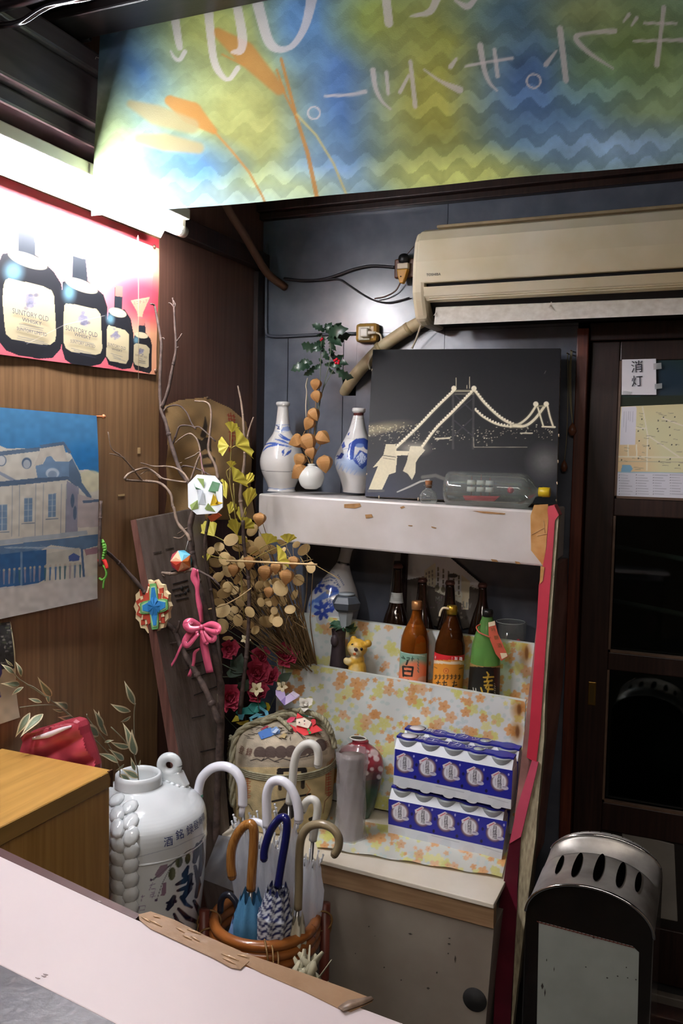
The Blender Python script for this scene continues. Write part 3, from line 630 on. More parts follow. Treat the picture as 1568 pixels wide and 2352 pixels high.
# ================================================================= LEFT WALL PRINTS
def p_whisky(P):
    P.ell(180, 520, 300, 130, '#f6dcd4', .9, .2, 1.0); P.ell(330, 760, 40, 110, '#e7a382', .95, 0, .8); P.ell(330, 640, 60, 90, '#efc5a2', .8, 0, .9)
    P.poly([(352, 560), (380, 570), (372, 870), (340, 862)], '#dfa277', .8)
    P.poly([(-160, 320), (380, 530), (380, 577), (-160, 373)], '#b0343c', 1); P.ell(330, 690, 70, 50, '#c02c48', .8, .3, .9); P.ell(300, 655, 50, 30, '#d04058', .5, 0, 1)
    blk, lab, ink = '#191a20', '#b8aa88', '#4f5468'
    P.poly([(-160, 560), (-30, 600), (-18, 660), (-18, 800), (-40, 812), (-160, 800)], blk)
    def bott(neck, body, col_, hl, label_, cap=None):
        P.poly(neck, '#20262e'); P.poly(body, blk)
        P.ell(*hl, '#6f9fae', .8, 0, 1.1); P.ell(*col_[:4], '#c9bb98', 1, col_[4], .1); P.poly(label_, lab)
        if cap: P.poly(cap, '#b9695f')
    bott([(42, 500), (77, 508), (80, 590), (40, 585)], [(5, 583), (40, 577), (84, 588), (122, 624), (140, 652), (145, 685), (145, 774), (138, 802), (120, 822), (90, 824), (40, 816), (12, 805), (-8, 780), (-10, 640), (-4, 605)], (62, 598, 47, 15, .36), (30, 625, 20, 22),
         [(8, 655), (12, 643), (20, 639), (97, 657), (118, 667), (124, 680), (129, 769), (126, 784), (115, 792), (89, 791), (25, 779), (12, 768), (9, 750), (5, 690)])
    bott([(166, 588), (196, 596), (202, 650), (165, 640)], [(143, 648), (160, 640), (204, 647), (237, 677), (246, 705), (247, 780), (242, 818), (230, 836), (205, 842), (165, 838), (148, 826), (141, 800), (141, 690)], (186, 656, 40, 13, .36), (158, 672, 14, 20),
         [(147, 702), (152, 697), (179, 700), (222, 710), (231, 722), (233, 800), (229, 812), (218, 815), (163, 808), (150, 800), (145, 785)])
    bott([(263, 660), (281, 660), (279, 712), (261, 710)], [(249, 718), (256, 708), (286, 711), (300, 732), (306, 769), (306, 830), (300, 846), (280, 848), (248, 838), (241, 820), (242, 760)], (270, 718, 21, 10, .3), (253, 732, 9, 12),
         [(245, 752), (249, 747), (286, 758), (295, 768), (294, 826), (288, 836), (250, 829), (242, 818)], [(264, 655), (281, 658), (280, 682), (263, 680)])
    bott([(319, 735), (333, 735), (334, 768), (317, 766)], [(308, 770), (317, 762), (334, 764), (345, 778), (349, 795), (348, 850), (342, 858), (310, 849), (305, 838), (305, 782)], (324, 770, 16, 7, .2), (312, 781, 6, 8),
         [(307, 792), (312, 788), (336, 793), (343, 801), (341, 842), (336, 845), (310, 838), (306, 830)], [(319, 731), (333, 733), (332, 748), (318, 747)])
    P.poly([(299, 690), (343, 682), (328, 718), (327, 728), (316, 727), (314, 716)], '#d9b187', .8)
    for x, y, r in ((70, 690, 18), (190, 736, 16), (265, 770, 10), (322, 808, 7)):
        q = random.Random(int(x))
        for _ in range(44): P.ell(x+q.gauss(0, r*.36), y+q.gauss(0, r*.42), r*.3, r*.24, q.choice(['#5c5a6c', '#77758a', '#8d8a94']), .6)
    q = random.Random(4)
    for x0, x1, y0, n, s_ in ((40, 100, 744, 3, .17), (30, 112, 772, 3, .17), (165, 215, 780, 1, .2), (160, 220, 800, 3, .2), (250, 288, 812, 3, .2), (312, 336, 822, 3, .15)):
        for i in range(n): P.stroke([(x0+q.uniform(0, 10), y0+i*5), (x1-q.uniform(0, 14), y0+i*5+(x1-x0)*s_)], 1.2, ink, .6)
    P.stroke([(60, 790), (150, 745), (240, 725)], 1.4, '#f2ead8', .5); P.stroke([(317, 560), (318, 860)], 1.0, '#8c6a4a', .6)
prm = mat('poster_print', None, .42, vcol=True, spec=.7)
wp = T('whisky_poster', 'poster of black whisky bottles under the fluorescent tube on left wall', 'poster', at(180, 860, x=.004))
sheet('sheet', [(-150, 344), (365, 550), (358, 861), (-150, 795)], 400, 300, XB(.004), p_whisky, prm, wp, base='#dd6672', bump=lambda s, t: .0025*np.abs(np.sin(s*7+t*3))*np.abs(np.sin(t*5)))
g = MB(); pl4 = XB(.0072)
for t_, a, b, h in (('SUNTORY OLD', (28, 713), (111, 733), 12), ('WHISKY', (50, 733), (95, 744), 9), ('SUNTORY LIMITED', (38, 754), (107, 769), 8), ('SUNTORY OLD', (150, 752), (223, 770), 11), ('WHISKY', (170, 767), (208, 777), 8), ('SUNTORY LIMITED', (161, 783), (218, 796), 7),
                    ('SUNTORY OLD', (247, 790), (288, 801), 7), ('WHISKY', (256, 801), (280, 807), 5), ('SUNTORY OLD', (310, 815), (337, 821), 4.5), ('ミニチュア', (306, 696), (338, 691), 7)):
    text_px(g, t_, a, b, pl4, h)
O('lettering', g, mat('label_ink', '#4a4856', .6), wp, kind='stuff')
pin = mat('thumbtack', '#7a5a48', .35, metal=.6)
for p in ((354, 567), (357, 852)):
    g = MB(); g.lathe(at(*p, x=.006), [(.006, 0), (.006, .002), (.003, .004)], 12, axis=(1, 0, 0)); O('thumbtack', g, pin, wp)
g = MB(); g.tube([at(317, 545, x=.03), at(318, 700, x=.02), at(318, 870, x=.02)], .0006, 5); g.tube([at(317, 540, x=.03), at(316, 548, x=.03), at(318, 562, x=.03)], [.0006, .0022, .0006], 8)
O('pull_cord', g, mat('cord_pale', '#c9b79a', .6), label='thin pull cord hanging from the tube fixture in front of bottle poster', cat='cord')

def p_station(P):
    pal, ln, sh, dk = '#c9c4b6', '#54687f', '#8d97a6', '#31557c'
    P.ell(60, 940, 200, 60, '#4a80a8', .7, 0, 1); P.ell(200, 1060, 60, 40, '#1f6ea8', .8, 0, .8)
    P.poly([(-110, 1040), (0, 1022), (20, 1030), (93, 1030), (160, 1040), (180, 1080), (200, 1078), (215, 1088), (230, 1085), (230, 1400), (-110, 1460)], pal)
    P.ell(205, 1105, 30, 25, '#cfc9a8', .9); P.poly([(-110, 1050), (93, 1027), (93, 1036), (-110, 1062)], ln, .9)
    P.poly([(93, 1022), (147, 1014), (164, 1040), (157, 1042), (146, 1022), (96, 1030)], ln)
    P.poly([(96, 1030), (146, 1022), (155, 1060), (135, 1062), (118, 1048), (106, 1052), (96, 1068), (80, 1070)], '#bdb6a8')
    P.poly([(83, 1070), (100, 1066), (108, 1050), (117, 1047), (128, 1060), (158, 1060), (158, 1096), (88, 1100)], '#6d88a4'); P.ell(121, 1087, 15, 12, '#b4bfc8'); P.ell(121, 1090, 10, 9, '#8597ab')
    P.ell(8, 1058, 11, 13, ln); P.ell(8, 1058, 9, 11, '#bfc0bd'); P.ell(64, 1064, 11, 13, ln); P.ell(64, 1066, 8, 10, '#aab0b6')
    P.poly([(-110, 1085), (0, 1080), (45, 1105), (45, 1115), (-110, 1120)], sh); P.poly([(-60, 1105), (0, 1088), (38, 1110), (-60, 1116)], '#cbc7ba')
    P.poly([(-110, 1118), (85, 1098), (155, 1094), (176, 1112), (176, 1120), (155, 1102), (86, 1110), (-110, 1130)], ln)
    P.poly([(158, 1060), (165, 1052), (183, 1090), (186, 1108), (208, 1140), (206, 1150), (180, 1120), (158, 1102)], '#5a7088'); P.poly([(153, 1104), (180, 1120), (180, 1220), (152, 1225)], '#8f8e9c')
    P.poly([(178, 1135), (230, 1150), (230, 1210), (178, 1212)], '#b4a9a6'); P.poly([(188, 1150), (230, 1146), (230, 1152), (190, 1156)], ln)
    for x in (32, 48, 84, 101, 141, 152): P.stroke([(x, 1112), (x, 1232)], 1.1, ln, .7)
    for x, y, w, h in ((10, 1190, 22, 60), (68, 1172, 18, 55), (121, 1162, 17, 54)):
        P.poly([(x-w/2, y-h/2), (x+w/2, y-h/2-2), (x+w/2, y+h/2-2), (x-w/2, y+h/2)], '#6f89a2'); P.stroke([(x, y-h/2), (x, y+h/2)], 1.6, '#c5c8c6', .8)
        for j in range(4): P.stroke([(x-w/2, y-h/2+j*h/4), (x+w/2, y-h/2+j*h/4-1)], 1.2, '#b7bcc0', .7)
        P.stroke([(x-w/2-5, y+h/2+4), (x+w/2+5, y+h/2+2)], 1.6, ln)
    for x, y in ((166, 1150), (172, 1178)): P.ell(x, y, 4, 16, '#4f637c')
    P.poly([(-110, 1255), (200, 1218), (202, 1228), (-110, 1268)], '#a4adb4')
    P.poly([(-110, 1268), (185, 1232), (230, 1226), (230, 1252), (195, 1262), (120, 1252), (90, 1268), (-110, 1290)], '#5b7896'); P.poly([(-110, 1285), (60, 1268), (110, 1262), (110, 1330), (84, 1345), (-110, 1370)], '#2f5d8c')
    P.poly([(110, 1272), (185, 1258), (185, 1300), (110, 1310)], '#b9b7aa'); P.poly([(195, 1262), (230, 1256), (230, 1270), (200, 1276)], '#a07a84')
    q = random.Random(9)
    for i in range(18): P.stroke([(q.uniform(0, 190), 1262-q.uniform(0, 10)), (q.uniform(0, 190), 1258)], 1.3, '#b5bfc6', .4)
    P.stroke([(54, 1270), (55, 1350)], 5, '#6d88a4'); P.stroke([(190, 1262), (196, 1325)], 5, '#4c6688')
    for i in range(17):
        x = i*11.5+4+q.uniform(-2, 2); y = 1335-(x-90)*.09; c = q.choice(['#6d7f96', '#9a8f96', '#456a94', '#bcbcb8', '#3f6672', '#8f8898'])
        P.stroke([(x, y-28), (x+q.uniform(-1, 1), y)], [5, 7, 3], c, .9); P.ell(x, y-32, 2.6, 3, '#b0a596')
    P.poly([(160, 1278), (172, 1270), (186, 1278), (184, 1288), (162, 1290)], '#4b5f92'); P.poly([(-110, 1360), (60, 1345), (230, 1320), (230, 1400), (-110, 1460)], '#c6c1bb', .9)
    P.noisy(.09, .12, 3)
sp = T('station_print', 'pale blue watercolour print of a station building curling off left wall', 'picture', at(110, 1400, x=.02))
sheet('sheet', [(-90, 927), (222, 955), (227, 1375), (-90, 1444)], 260, 340, XB(.016), p_station, mat('print_matt', None, .5, vcol=True), sp, base='#3c78a6', bump=lambda s, t: -.010*(1-s)+.004*np.sin(t*5)*s)
for p in ((221, 957),):
    g = MB(); g.lathe(at(*p, x=.0), [(.003, 0), (.003, .02), (.006, .021), (.004, .026)], 10, axis=(1, 0, 0)); O('pushpin', g, mat('pin_amber', '#a86a44', .3), sp)
def p_scenic(P):
    q = random.Random(5); P.poly([(-80, 1400), (22, 1420), (32, 1535), (-80, 1545)], '#343434')
    for _ in range(160): P.ell(q.uniform(-70, 26), q.uniform(1430, 1535), q.uniform(1, 5), q.uniform(1, 4), q.choice(['#8c8c88', '#4a4a48', '#b5b2aa', '#222222', '#5d6a4e']), .7)
    P.poly([(-80, 1545), (32, 1535), (60, 1660), (-80, 1700)], '#b9ad94'); P.stroke([(-2, 1530), (2, 1545), (-3, 1558)], 6, '#3d3a78'); P.stroke([(-4, 1580), (2, 1600)], 5, '#3d3a78'); P.noisy(.06, .15, 8)
sheet('scenic_poster', [(-80, 1440), (24, 1428), (47, 1648), (-80, 1690)], 70, 120, XB(.006), p_scenic, mat('print_matt', None), base='#d8cca4', bump=lambda s, t: .004*np.sin(t*6)*s, label='faded poster with dark rocks low on the left wall below station print', cat='poster')
for i, q in enumerate(([(316, 1028), (322, 1028), (322, 1042), (316, 1042)], [(270, 1136), (286, 1134), (286, 1139), (271, 1140)])):
    g = MB(); g.prism([at(*p, x=.0008) for p in q], (.0006, 0, 0)); O('tape_scrap', g, mat('tape_scrap', '#b89a6c', .5), label=('upright' if i == 0 else 'flat')+' yellowed scrap of tape stuck to the plywood beside station print', cat='tape')

# ================================================================= DISPLAY STAND WITH SHELF, TIERS AND CABINET
white = mat('white_laminate', '#cfcac6', .3, var=.12, col2='#b9b2aa', vs=6)
red = mat('red_paint', '#b52c40', .35, var=.15, vs=12); pinkp = mat('pink_paint', '#c04a62', .4, var=.2, vs=14); maroon = mat('maroon_paint', '#5c1526', .3, var=.3, col2='#3c0d18', vs=10)
raww = mat('raw_wood_strip', '#b3a98a', .6, var=.4, col2='#7d725a', vs=9, grain=(20, 20, .8), bump=.15)
CY = -.59                                                     # cabinet front
ds = T('display_stand', 'white topped display stand with red side boards against blue wall', 'display stand', (.55, -.28, 0))
SY = -.29
q = [at(583, 1133, y=SY), at(1224, 1173, y=SY), at(1248, 1302, y=SY), at(592, 1240, y=SY)]
q[1].x = q[2].x = .995; q[0].x = q[3].x = .155
g = MB(); g.prism(q, (0, .27, 0)); O('shelf_board', g, white, ds, .006)
def shz(x): return q[0].z+(q[1].z-q[0].z)*(x-q[0].x)/(q[1].x-q[0].x)
scr = mat('tape_remnant', '#a67c4c', .5, var=.4, vs=60)
for k, pts in enumerate(([(790, 1158), (826, 1156), (829, 1163), (815, 1168), (790, 1166)], [(838, 1182), (853, 1181), (856, 1188), (840, 1191)], [(1084, 1173), (1120, 1175), (1160, 1179), (1158, 1182), (1110, 1179)], [(918, 1165), (926, 1162), (930, 1165), (921, 1169)], [(937, 1206), (947, 1207), (946, 1209), (938, 1208)],
                         [(990, 1209), (1002, 1212), (1000, 1214), (991, 1212)], [(1127, 1284), (1140, 1286), (1144, 1291), (1130, 1290)], [(1182, 1289), (1192, 1291), (1195, 1296), (1184, 1295)])):
    g = MB(); g.prism([at(*p, y=SY-.0012) for p in pts], (0, .0012, 0)); O('tape_remnant', g, scr, ds)
PS = ((1, -.30, 1.33), (0, -1.33, .26))                        # slanting front plane of the side boards
def psq(pts, d=0): return [at(*p, pl=((1, -.30-d, 1.33), PS[1])) for p in pts]
pt = mat('packing_tape', '#a8763f', .25, var=.3, col2='#c79a62', vs=25, bump=.5, bs=45, coat=.4)
g = MB(); g.prism([at(*p, y=SY-.003) for p in [(1218, 1184), (1226, 1160), (1258, 1158), (1259, 1190), (1254, 1250), (1251, 1285), (1248, 1304), (1241, 1292), (1219, 1264)]], (0, .0022, 0)); O('packing_tape', g, pt, ds)
g = MB(); g.prism(psq([(1241, 1300), (1250, 1303), (1246, 1334), (1239, 1342)], .002), (0, .0015, 0)); O('packing_tape', g, pt, ds)
g = MB()
for a, b in (((1220, 1228), (1250, 1212)), ((1232, 1230), (1256, 1226)), ((1248, 1196), (1251, 1224))):
    g.tube([at(*a, y=SY-.004), at(*b, y=SY-.004)], [.0006, .0018, .0006], 6)
O('fold_shine', g, mat('tape_shine', '#d2ac80', .2), ds, kind='stuff')  # paler lines along the folds, shine put into the colour
g = MB(); g.prism(psq([(1256, 1163), (1272, 1160), (1283, 1183), (1274, 1195), (1269, 1267), (1256, 1438), (1240, 1680), (1231, 1752), (1209, 1740), (1215, 1680), (1232, 1438), (1237, 1344), (1255, 1255), (1259, 1195)]), (0, .05, 0)); O('red_board', g, red, ds)
g = MB(); g.prism(psq([(1221, 1747), (1236, 1752), (1196, 1922), (1169, 1938), (1186, 1858)], .004), (0, .05, 0)); O('pink_board', g, pinkp, ds)
g = MB(); g.prism(psq([(1169, 1938), (1196, 1922), (1188, 2031), (1187, 2084), (1174, 2300), (1166, 2470), (1127, 2470), (1145, 2084), (1155, 2031)]), (0, .05, 0)); O('maroon_board', g, maroon, ds)
g = MB(); g.prism(psq([(1283, 1183), (1264, 1438), (1252, 1600), (1249, 1700), (1233, 1875), (1230, 1925), (1204, 2129), (1178, 2350), (1170, 2440), (1169, 2440), (1187, 2084), (1196, 1922), (1231, 1750), (1240, 1680), (1256, 1438), (1269, 1267), (1274, 1195)], -.004), (0, .03, 0)); O('wood_strip', g, raww, ds)
ib = psq([(1242, 1310), (1236, 1440), (1216, 1660), (1186, 1860), (1160, 2020), (1150, 2110)])
g = MB(); L_ = [p+Vector((.004, .005, 0)) for p in ib]; pl0 = [(p.x, p.y, p.z) for p in L_]+[(p.x, -.012, p.z) for p in reversed(L_)]
g.prism(pl0, (.014, 0, 0)); O('inner_board', g, mat('inner_pinkish', '#9c7268', .5, var=.35, col2='#6d4a44', vs=12), ds)
# cabinet
def cz(x): return .4725-(x-.5)*.034
xl, xr = .215, .955
cabw = mat('cabinet_beige', '#8d8478', .5, var=.2, col2='#7b7164', vs=5); cabt = mat('cabinet_edge_wood', '#977a5a', .5, var=.3, col2='#7d6144', vs=8, grain=(1, 14, 14)); cabtop = mat('worn_white_board', '#ebe4d4', .5, var=.12, col2='#d6cab0', vs=4, bump=.1)
g = MB(); g.hexa([(xl, CY, cz(xl)-.012), (xr, CY, cz(xr)-.012), (xr, -.03, cz(xr)-.012), (xl, -.03, cz(xl)-.012)], [(xl, CY, cz(xl)), (xr, CY, cz(xr)), (xr, -.03, cz(xr)), (xl, -.03, cz(xl))]); O('cabinet_top', g, cabtop, ds, .002)
zt2 = .062
g = MB(); g.hexa([(xl, CY+.004, cz(xl)-zt2), (xr, CY+.004, cz(xr)-zt2), (xr, CY+.03, cz(xr)-zt2), (xl, CY+.03, cz(xl)-zt2)], [(xl, CY+.004, cz(xl)-.0125), (xr, CY+.004, cz(xr)-.0125), (xr, CY+.03, cz(xr)-.0125), (xl, CY+.03, cz(xl)-.0125)]); O('edge_strip', g, cabt, ds, .001)
g = MB(); g.hexa([(xl, CY+.008, .0), (xr-.02, CY+.008, .0), (xr-.02, -.03, .0), (xl, -.03, .0)], [(xl, CY+.008, cz(xl)-zt2-.001), (xr, CY+.008, cz(xr)-zt2-.001), (xr, -.03, cz(xr)-zt2-.001), (xl, -.03, cz(xl)-zt2-.001)]); cb = O('cabinet_body', g, cabw, ds)
c = at(1090, 2296, y=CY+.007); g = MB(); g.lathe(c, [(.029, 0), (.029, .0015)], 28, axis=(0, -1, 0)); O('pull_hole', g, mat('hole_black', '#1b1a18', .8), cb)
g = MB(); q_ = random.Random(2)
for x, y, w, h in ((942, 2145, 5, 2), (1032, 2155, 3, 1.5), (1031, 2168, 4, 2), (1029, 2190, 2, 2), (1045, 2203, 2, 9), (983, 2270, 4, 3), (921, 2251, 2, 2), (816, 2190, 1.5, 1.5), (847, 2128, 2, 2), (882, 2222, 2, 2), (1003, 2234, 2, 3), (861, 2150, 1, 1)):
    c = at(x, y, y=CY+.0073); k = ms(c); g.prism([c+Vector((-w*k, 0, 0)), c+Vector((0, 0, -h*k)), c+Vector((w*k, 0, .3*h*k)), c+Vector((0, 0, h*k))], (0, -.0006, 0))
O('scuff_marks', g, mat('scuff', '#3a332b', .8), cb, kind='stuff')
# tiers behind the cloth panels
TY1, TY2 = -.137, -.235; ZB1, ZB2 = .882, .750
tw = mat('tier_wood', '#4a3b30', .6, var=.2)
for a, b, z in ((TY1+.008, -.012, ZB1), (TY2+.008, TY1-.001, ZB2)):
    g = MB(); g.box((.2, a, z-.012), (.935, b, z)); O('tier_board', g, tw, ds)
fl_rnd = random.Random(21)
def floral(x0, y0, x1, y1, n, stain=()):
    def f(P):
        r = fl_rnd
        for _ in range(n*2):
            P.ell(r.uniform(x0, x1), r.uniform(y0, y1), r.uniform(3, 6), r.uniform(3, 6), '#c3d6d0', .6)
        for _ in range(n):
            x, y = r.uniform(x0, x1), r.uniform(y0, y1); big = r.random()
            P.flower(x, y, r.uniform(10, 17) if big < .4 else r.uniform(5, 8), r.choice(['#dcd97c', '#e3df8e', '#d6d474']), r.uniform(0, 6), .75)
        for _ in range(n):
            x, y = r.uniform(x0, x1), r.uniform(y0, y1); big = r.random(); R_ = r.uniform(10, 15) if big < .38 else r.uniform(4.5, 7.5)
            P.flower(x, y, R_, r.choice(['#e4a868', '#e0b07c', '#dc9e62', '#e6b98c']), r.uniform(0, 6), .85); P.ell(x, y, R_*.16, R_*.16, '#c98a4e', .8)
        for x, y, rx, ry in stain: P.ell(x, y, rx, ry, '#a5702f', .75, 0, 1.1); P.ell(x+2, y, rx*.35, ry*.6, '#6b4220', .8, 0, .7)
        P.noisy(.02, .1, 4)
    return f
clm = mat('oilcloth', None, .35, vcol=True, bump=.05, bs=30)
wav = lambda a, f: (lambda s, t: a*(np.sin(s*f+t*3)*.5+.5)*t)
def pan(y, tl, tr, zb, name):
    a, b = at(*tl, y=y), at(*tr, y=y); x0, x1 = .2, .945
    za = a.z+(x0-a.x)*(b.z-a.z)/(b.x-a.x); zb_ = a.z+(x1-a.x)*(b.z-a.z)/(b.x-a.x)
    return [pix((x0, y, za)), pix((x1, y, zb_)), pix((x1, y, zb)), pix((x0, y, zb))], (x0, x1, za, zb_)
q1, e1_ = pan(TY1-.009, (660, 1405), (1224, 1480), ZB2, 'a'); q2, e2_ = pan(TY2-.009, (675, 1521), (1205, 1611), .480, 'b')
for (x0, x1, za, zb_), y, z0 in ((e1_, TY1, ZB2), (e2_, TY2, .476)):
    g = MB(); g.hexa([(x0+.002, y-.008, z0), (x1-.002, y-.008, z0), (x1-.002, y+.006, z0), (x0+.002, y+.006, z0)], [(x0+.002, y-.008, za-.002), (x1-.002, y-.008, zb_-.002), (x1-.002, y+.006, zb_-.002), (x0+.002, y+.006, za-.002)]); O('tier_front', g, tw, ds)
    g = MB(); g.hexa([(x0, y-.009, za-.001), (x1, y-.009, zb_-.001), (x1, y+.008, zb_-.001), (x0, y+.008, za-.001)], [(x0, y-.009, za+.001), (x1, y-.009, zb_+.001), (x1, y+.008, zb_+.001), (x0, y+.008, za+.001)]); O('cloth_edge', g, mat('cloth_edge', '#d8dcd2', .5), ds)
sheet('cloth_front', q1, 330, 90, YB(TY1-.0095), floral(640, 1395, 1230, 1660, 170, [(1207, 1500, 12, 24)]), clm, ds, base='#dfe4df', bump=wav(.002, 40))
sheet('cloth_front', q2, 330, 220, YB(TY2-.0095), floral(600, 1500, 1220, 2010, 360, [(1190, 1630, 14, 20), (1186, 1680, 13, 22)]), clm, ds, base='#dfe4df', bump=lambda s, t: .004*(np.sin(s*21+t*5)*.5+.5)*t+.003*np.exp(-((s-.62)/.01)**2))
zt_ = cz(.7)+.004
rq = [(700, 1868), (1170, 1940), (1152, 2017), (728, 1948)]
sheet('cloth_runner', rq, 180, 50, ((0.5, 0, cz(.5)+.003), (.034, 0, 1)), floral(700, 1860, 1170, 2030, 110), clm, ds, base='#d6d8cc', bump=lambda s, t: .003*(np.sin(s*30+np.sin(t*5))*.5+.5)*(.3+t)+.002)

# ================================================================= THINGS ON THE UPPER SHELF
porc = mat('porcelain', None, .12, vcol=True, coat=.5); bl1, bl2 = '#3c57a4', '#7d92c6'
def p_v1(P):
    P.noisy(.05, .08, 2); P.stroke([(594, 1066), (620, 1069), (660, 1070), (688, 1067)], 1.2, '#63605c', .9, .4); P.stroke([(616, 1107), (645, 1111), (677, 1107)], 2.5, '#8fa0c4', .8)
    P.stroke([(628, 976), (650, 979), (672, 974)], 1.5, '#a9b3cc', .8); P.poly([(644, 977), (650, 968), (660, 965), (668, 968), (671, 975)], bl2, .8); P.stroke([(634, 963), (641, 967), (637, 971), (643, 972)], 2, '#3a4674'); P.stroke([(634, 962), (664, 962)], 1.6, bl2, .7)
    for p in (((670, 1012), (645, 1008), (622, 1004), (604, 1010)), ((668, 1014), (640, 1008), (616, 1012), (604, 1022)), ((672, 1000), (655, 992), (643, 983)), ((640, 985), (650, 993), (668, 998), (676, 1001)), ((668, 1008), (650, 1000), (632, 995))):
        P.stroke(cr([(x, y, 0) for x, y in p], 4) and [(v.x, v.y) for v in cr([(x, y, 0) for x, y in p], 4)], [1, 5, 1.5], bl1, .9)
    for p in (((651, 1036), (648, 1028), (646, 1022), (654, 1017), (652, 1028)), ((652, 1036), (660, 1024), (670, 1018), (668, 1026))): P.poly(p, bl1, .95)
    for i in range(8): P.stroke([(668, 1012), (640+i*3, 998+i*3.2)], 1, '#a9b2c8', .6)
zsh = lambda x: shz(x)
v1 = turned('sake_flask', [(613, 680, 1115), (616, 677, 1109), (611, 679, 1098), (594, 688.5, 1068), (590.6, 691, 1040), (606, 683, 1007), (626, 671, 983), (633, 665.5, 961), (637, 662, 925), (636.5, 663, 920), (634, 665.5, 917), (634, 665.5, 911), (637, 663, 909)], -.12, porc, paint=p_v1, base='#d6d3cd',
            label='tall white sake flask with blue bamboo leaves at the left end of shelf', cat='flask', dense=4)
v1.location.z = shz(v1.location.x)
def p_v2(P):
    P.noisy(.05, .08, 3); P.stroke([(806, 948), (843, 948)], 7, '#5a3230', 1, .5); P.stroke([(812, 960), (838, 958)], .8, '#8b8478', .6); P.stroke([(810, 972), (825, 952)], .8, '#a09a90', .6)
    P.ell(820, 1065, 42, 18, '#7fa0d4', .7, .2, .9); P.ell(795, 1052, 20, 14, '#b3c6e2', .8, 0, .9)
    P.stroke([(805, 1045), (808, 1020), (820, 1010), (835, 1010), (845, 1020)], [16, 14, 12, 14, 20], '#2f4694', .95); P.poly([(802, 1040), (812, 1052), (826, 1030), (845, 1040), (845, 1062), (832, 1075), (815, 1060)], '#31499a', .9)
    P.ell(826, 1020, 10, 5, '#6d86c0', .9); P.poly([(818, 1048), (830, 1034), (842, 1048), (836, 1060), (826, 1066)], '#c5d0e4'); 
    for i in range(5): P.stroke([(830, 1070), (818+i*6, 1042)], 1.4, '#45609f', .8)
    for p in (((772, 1052), (784, 1036), (790, 1040), (784, 1050)), ((770, 1046), (776, 1042), (782, 1046)), ((784, 1020), (790, 1010), (793, 1022), (786, 1028)), ((798, 994), (804, 988), (800, 998))): P.poly(p, '#2f4090', .9)
    for a in range(6): P.stroke([(775+a*9, 1058+a*4), (768+a*9, 1072+a*3)], 2, '#7f9bd0', .6)
    P.stroke([(786, 1030), (800, 1026), (812, 1034)], 1, '#6d86b8', .8); P.stroke([(790, 1002), (815, 1006), (838, 1002)], .8, '#a2a29a', .7)
turned('sake_flask', [(787, 838, 1128), (787, 840, 1120), (779, 847, 1098), (768, 858, 1074), (766, 863, 1051), (786, 852, 1014), (803, 843, 984), (811, 836, 954), (813, 837, 949), (812, 837, 945), (808.5, 839, 942), (808.5, 839, 936), (811, 837, 934)], -.098, porc, paint=p_v2, base='#d9d7d3',
       label='white sake flask with dark blue painted landscape beside the bridge photo', cat='flask', dense=4).location.z -= .004
# small white vase with dried lanterns and holly
vb = at(714, 1121, y=-.2); vb.z = shz(vb.x)
bv = T('bud_vase', 'tiny round white bud vase holding dried orange lantern pods and holly', 'vase', vb)
glz = mat('white_glaze', '#d9dad4', .15, coat=.4)
b = turned('body', [(700, 728, 1123), (690, 738, 1115), (684, 744, 1098), (687, 742, 1084), (697, 734, 1075), (707, 725, 1070), (706, 725, 1067), (709, 722, 1065)], -.2, glz, bv, dense=4, lean=False)
stemm = mat('dry_stem', '#9a7a4e', .7); gst = mat('green_stem', '#5d6650', .6)
g = MB()
for p in (((715, 1068), (712, 1040), (708, 1000), (710, 970)), ((717, 1068), (722, 1045), (738, 1018), (741, 1008)), ((713, 1068), (700, 1040), (690, 1015), (700, 990)), ((716, 1068), (722, 1000), (726, 900), (728, 880)), ((714, 1068), (706, 1060), (694, 1062))):
    g.tube(cr(PP(p, y=-.2), 4), .0013, 5)
O('dry_stems', g, stemm, bv)
g = MB()
for p in (((716, 1068), (722, 980), (733, 900), (736, 830), (738, 770)), ((717, 1068), (727, 960), (742, 890), (757, 830), (760, 770)), ((717, 1068), (727, 980), (740, 900), (765, 850)), ((716, 1068), (712, 960), (704, 900), (706, 868))):
    g.tube(cr(PP(p, y=-.19), 4), .0011, 5)
O('green_stems', g, gst, bv)
g = MB(); g.tube(cr(PP([(703, 960), (702, 930), (704, 900), (702, 885), (706, 868)], y=-.2), 4), [.0018, .001], 5); O('bare_twig', g, mat('pale_twig', '#c9b8a0', .7), bv)
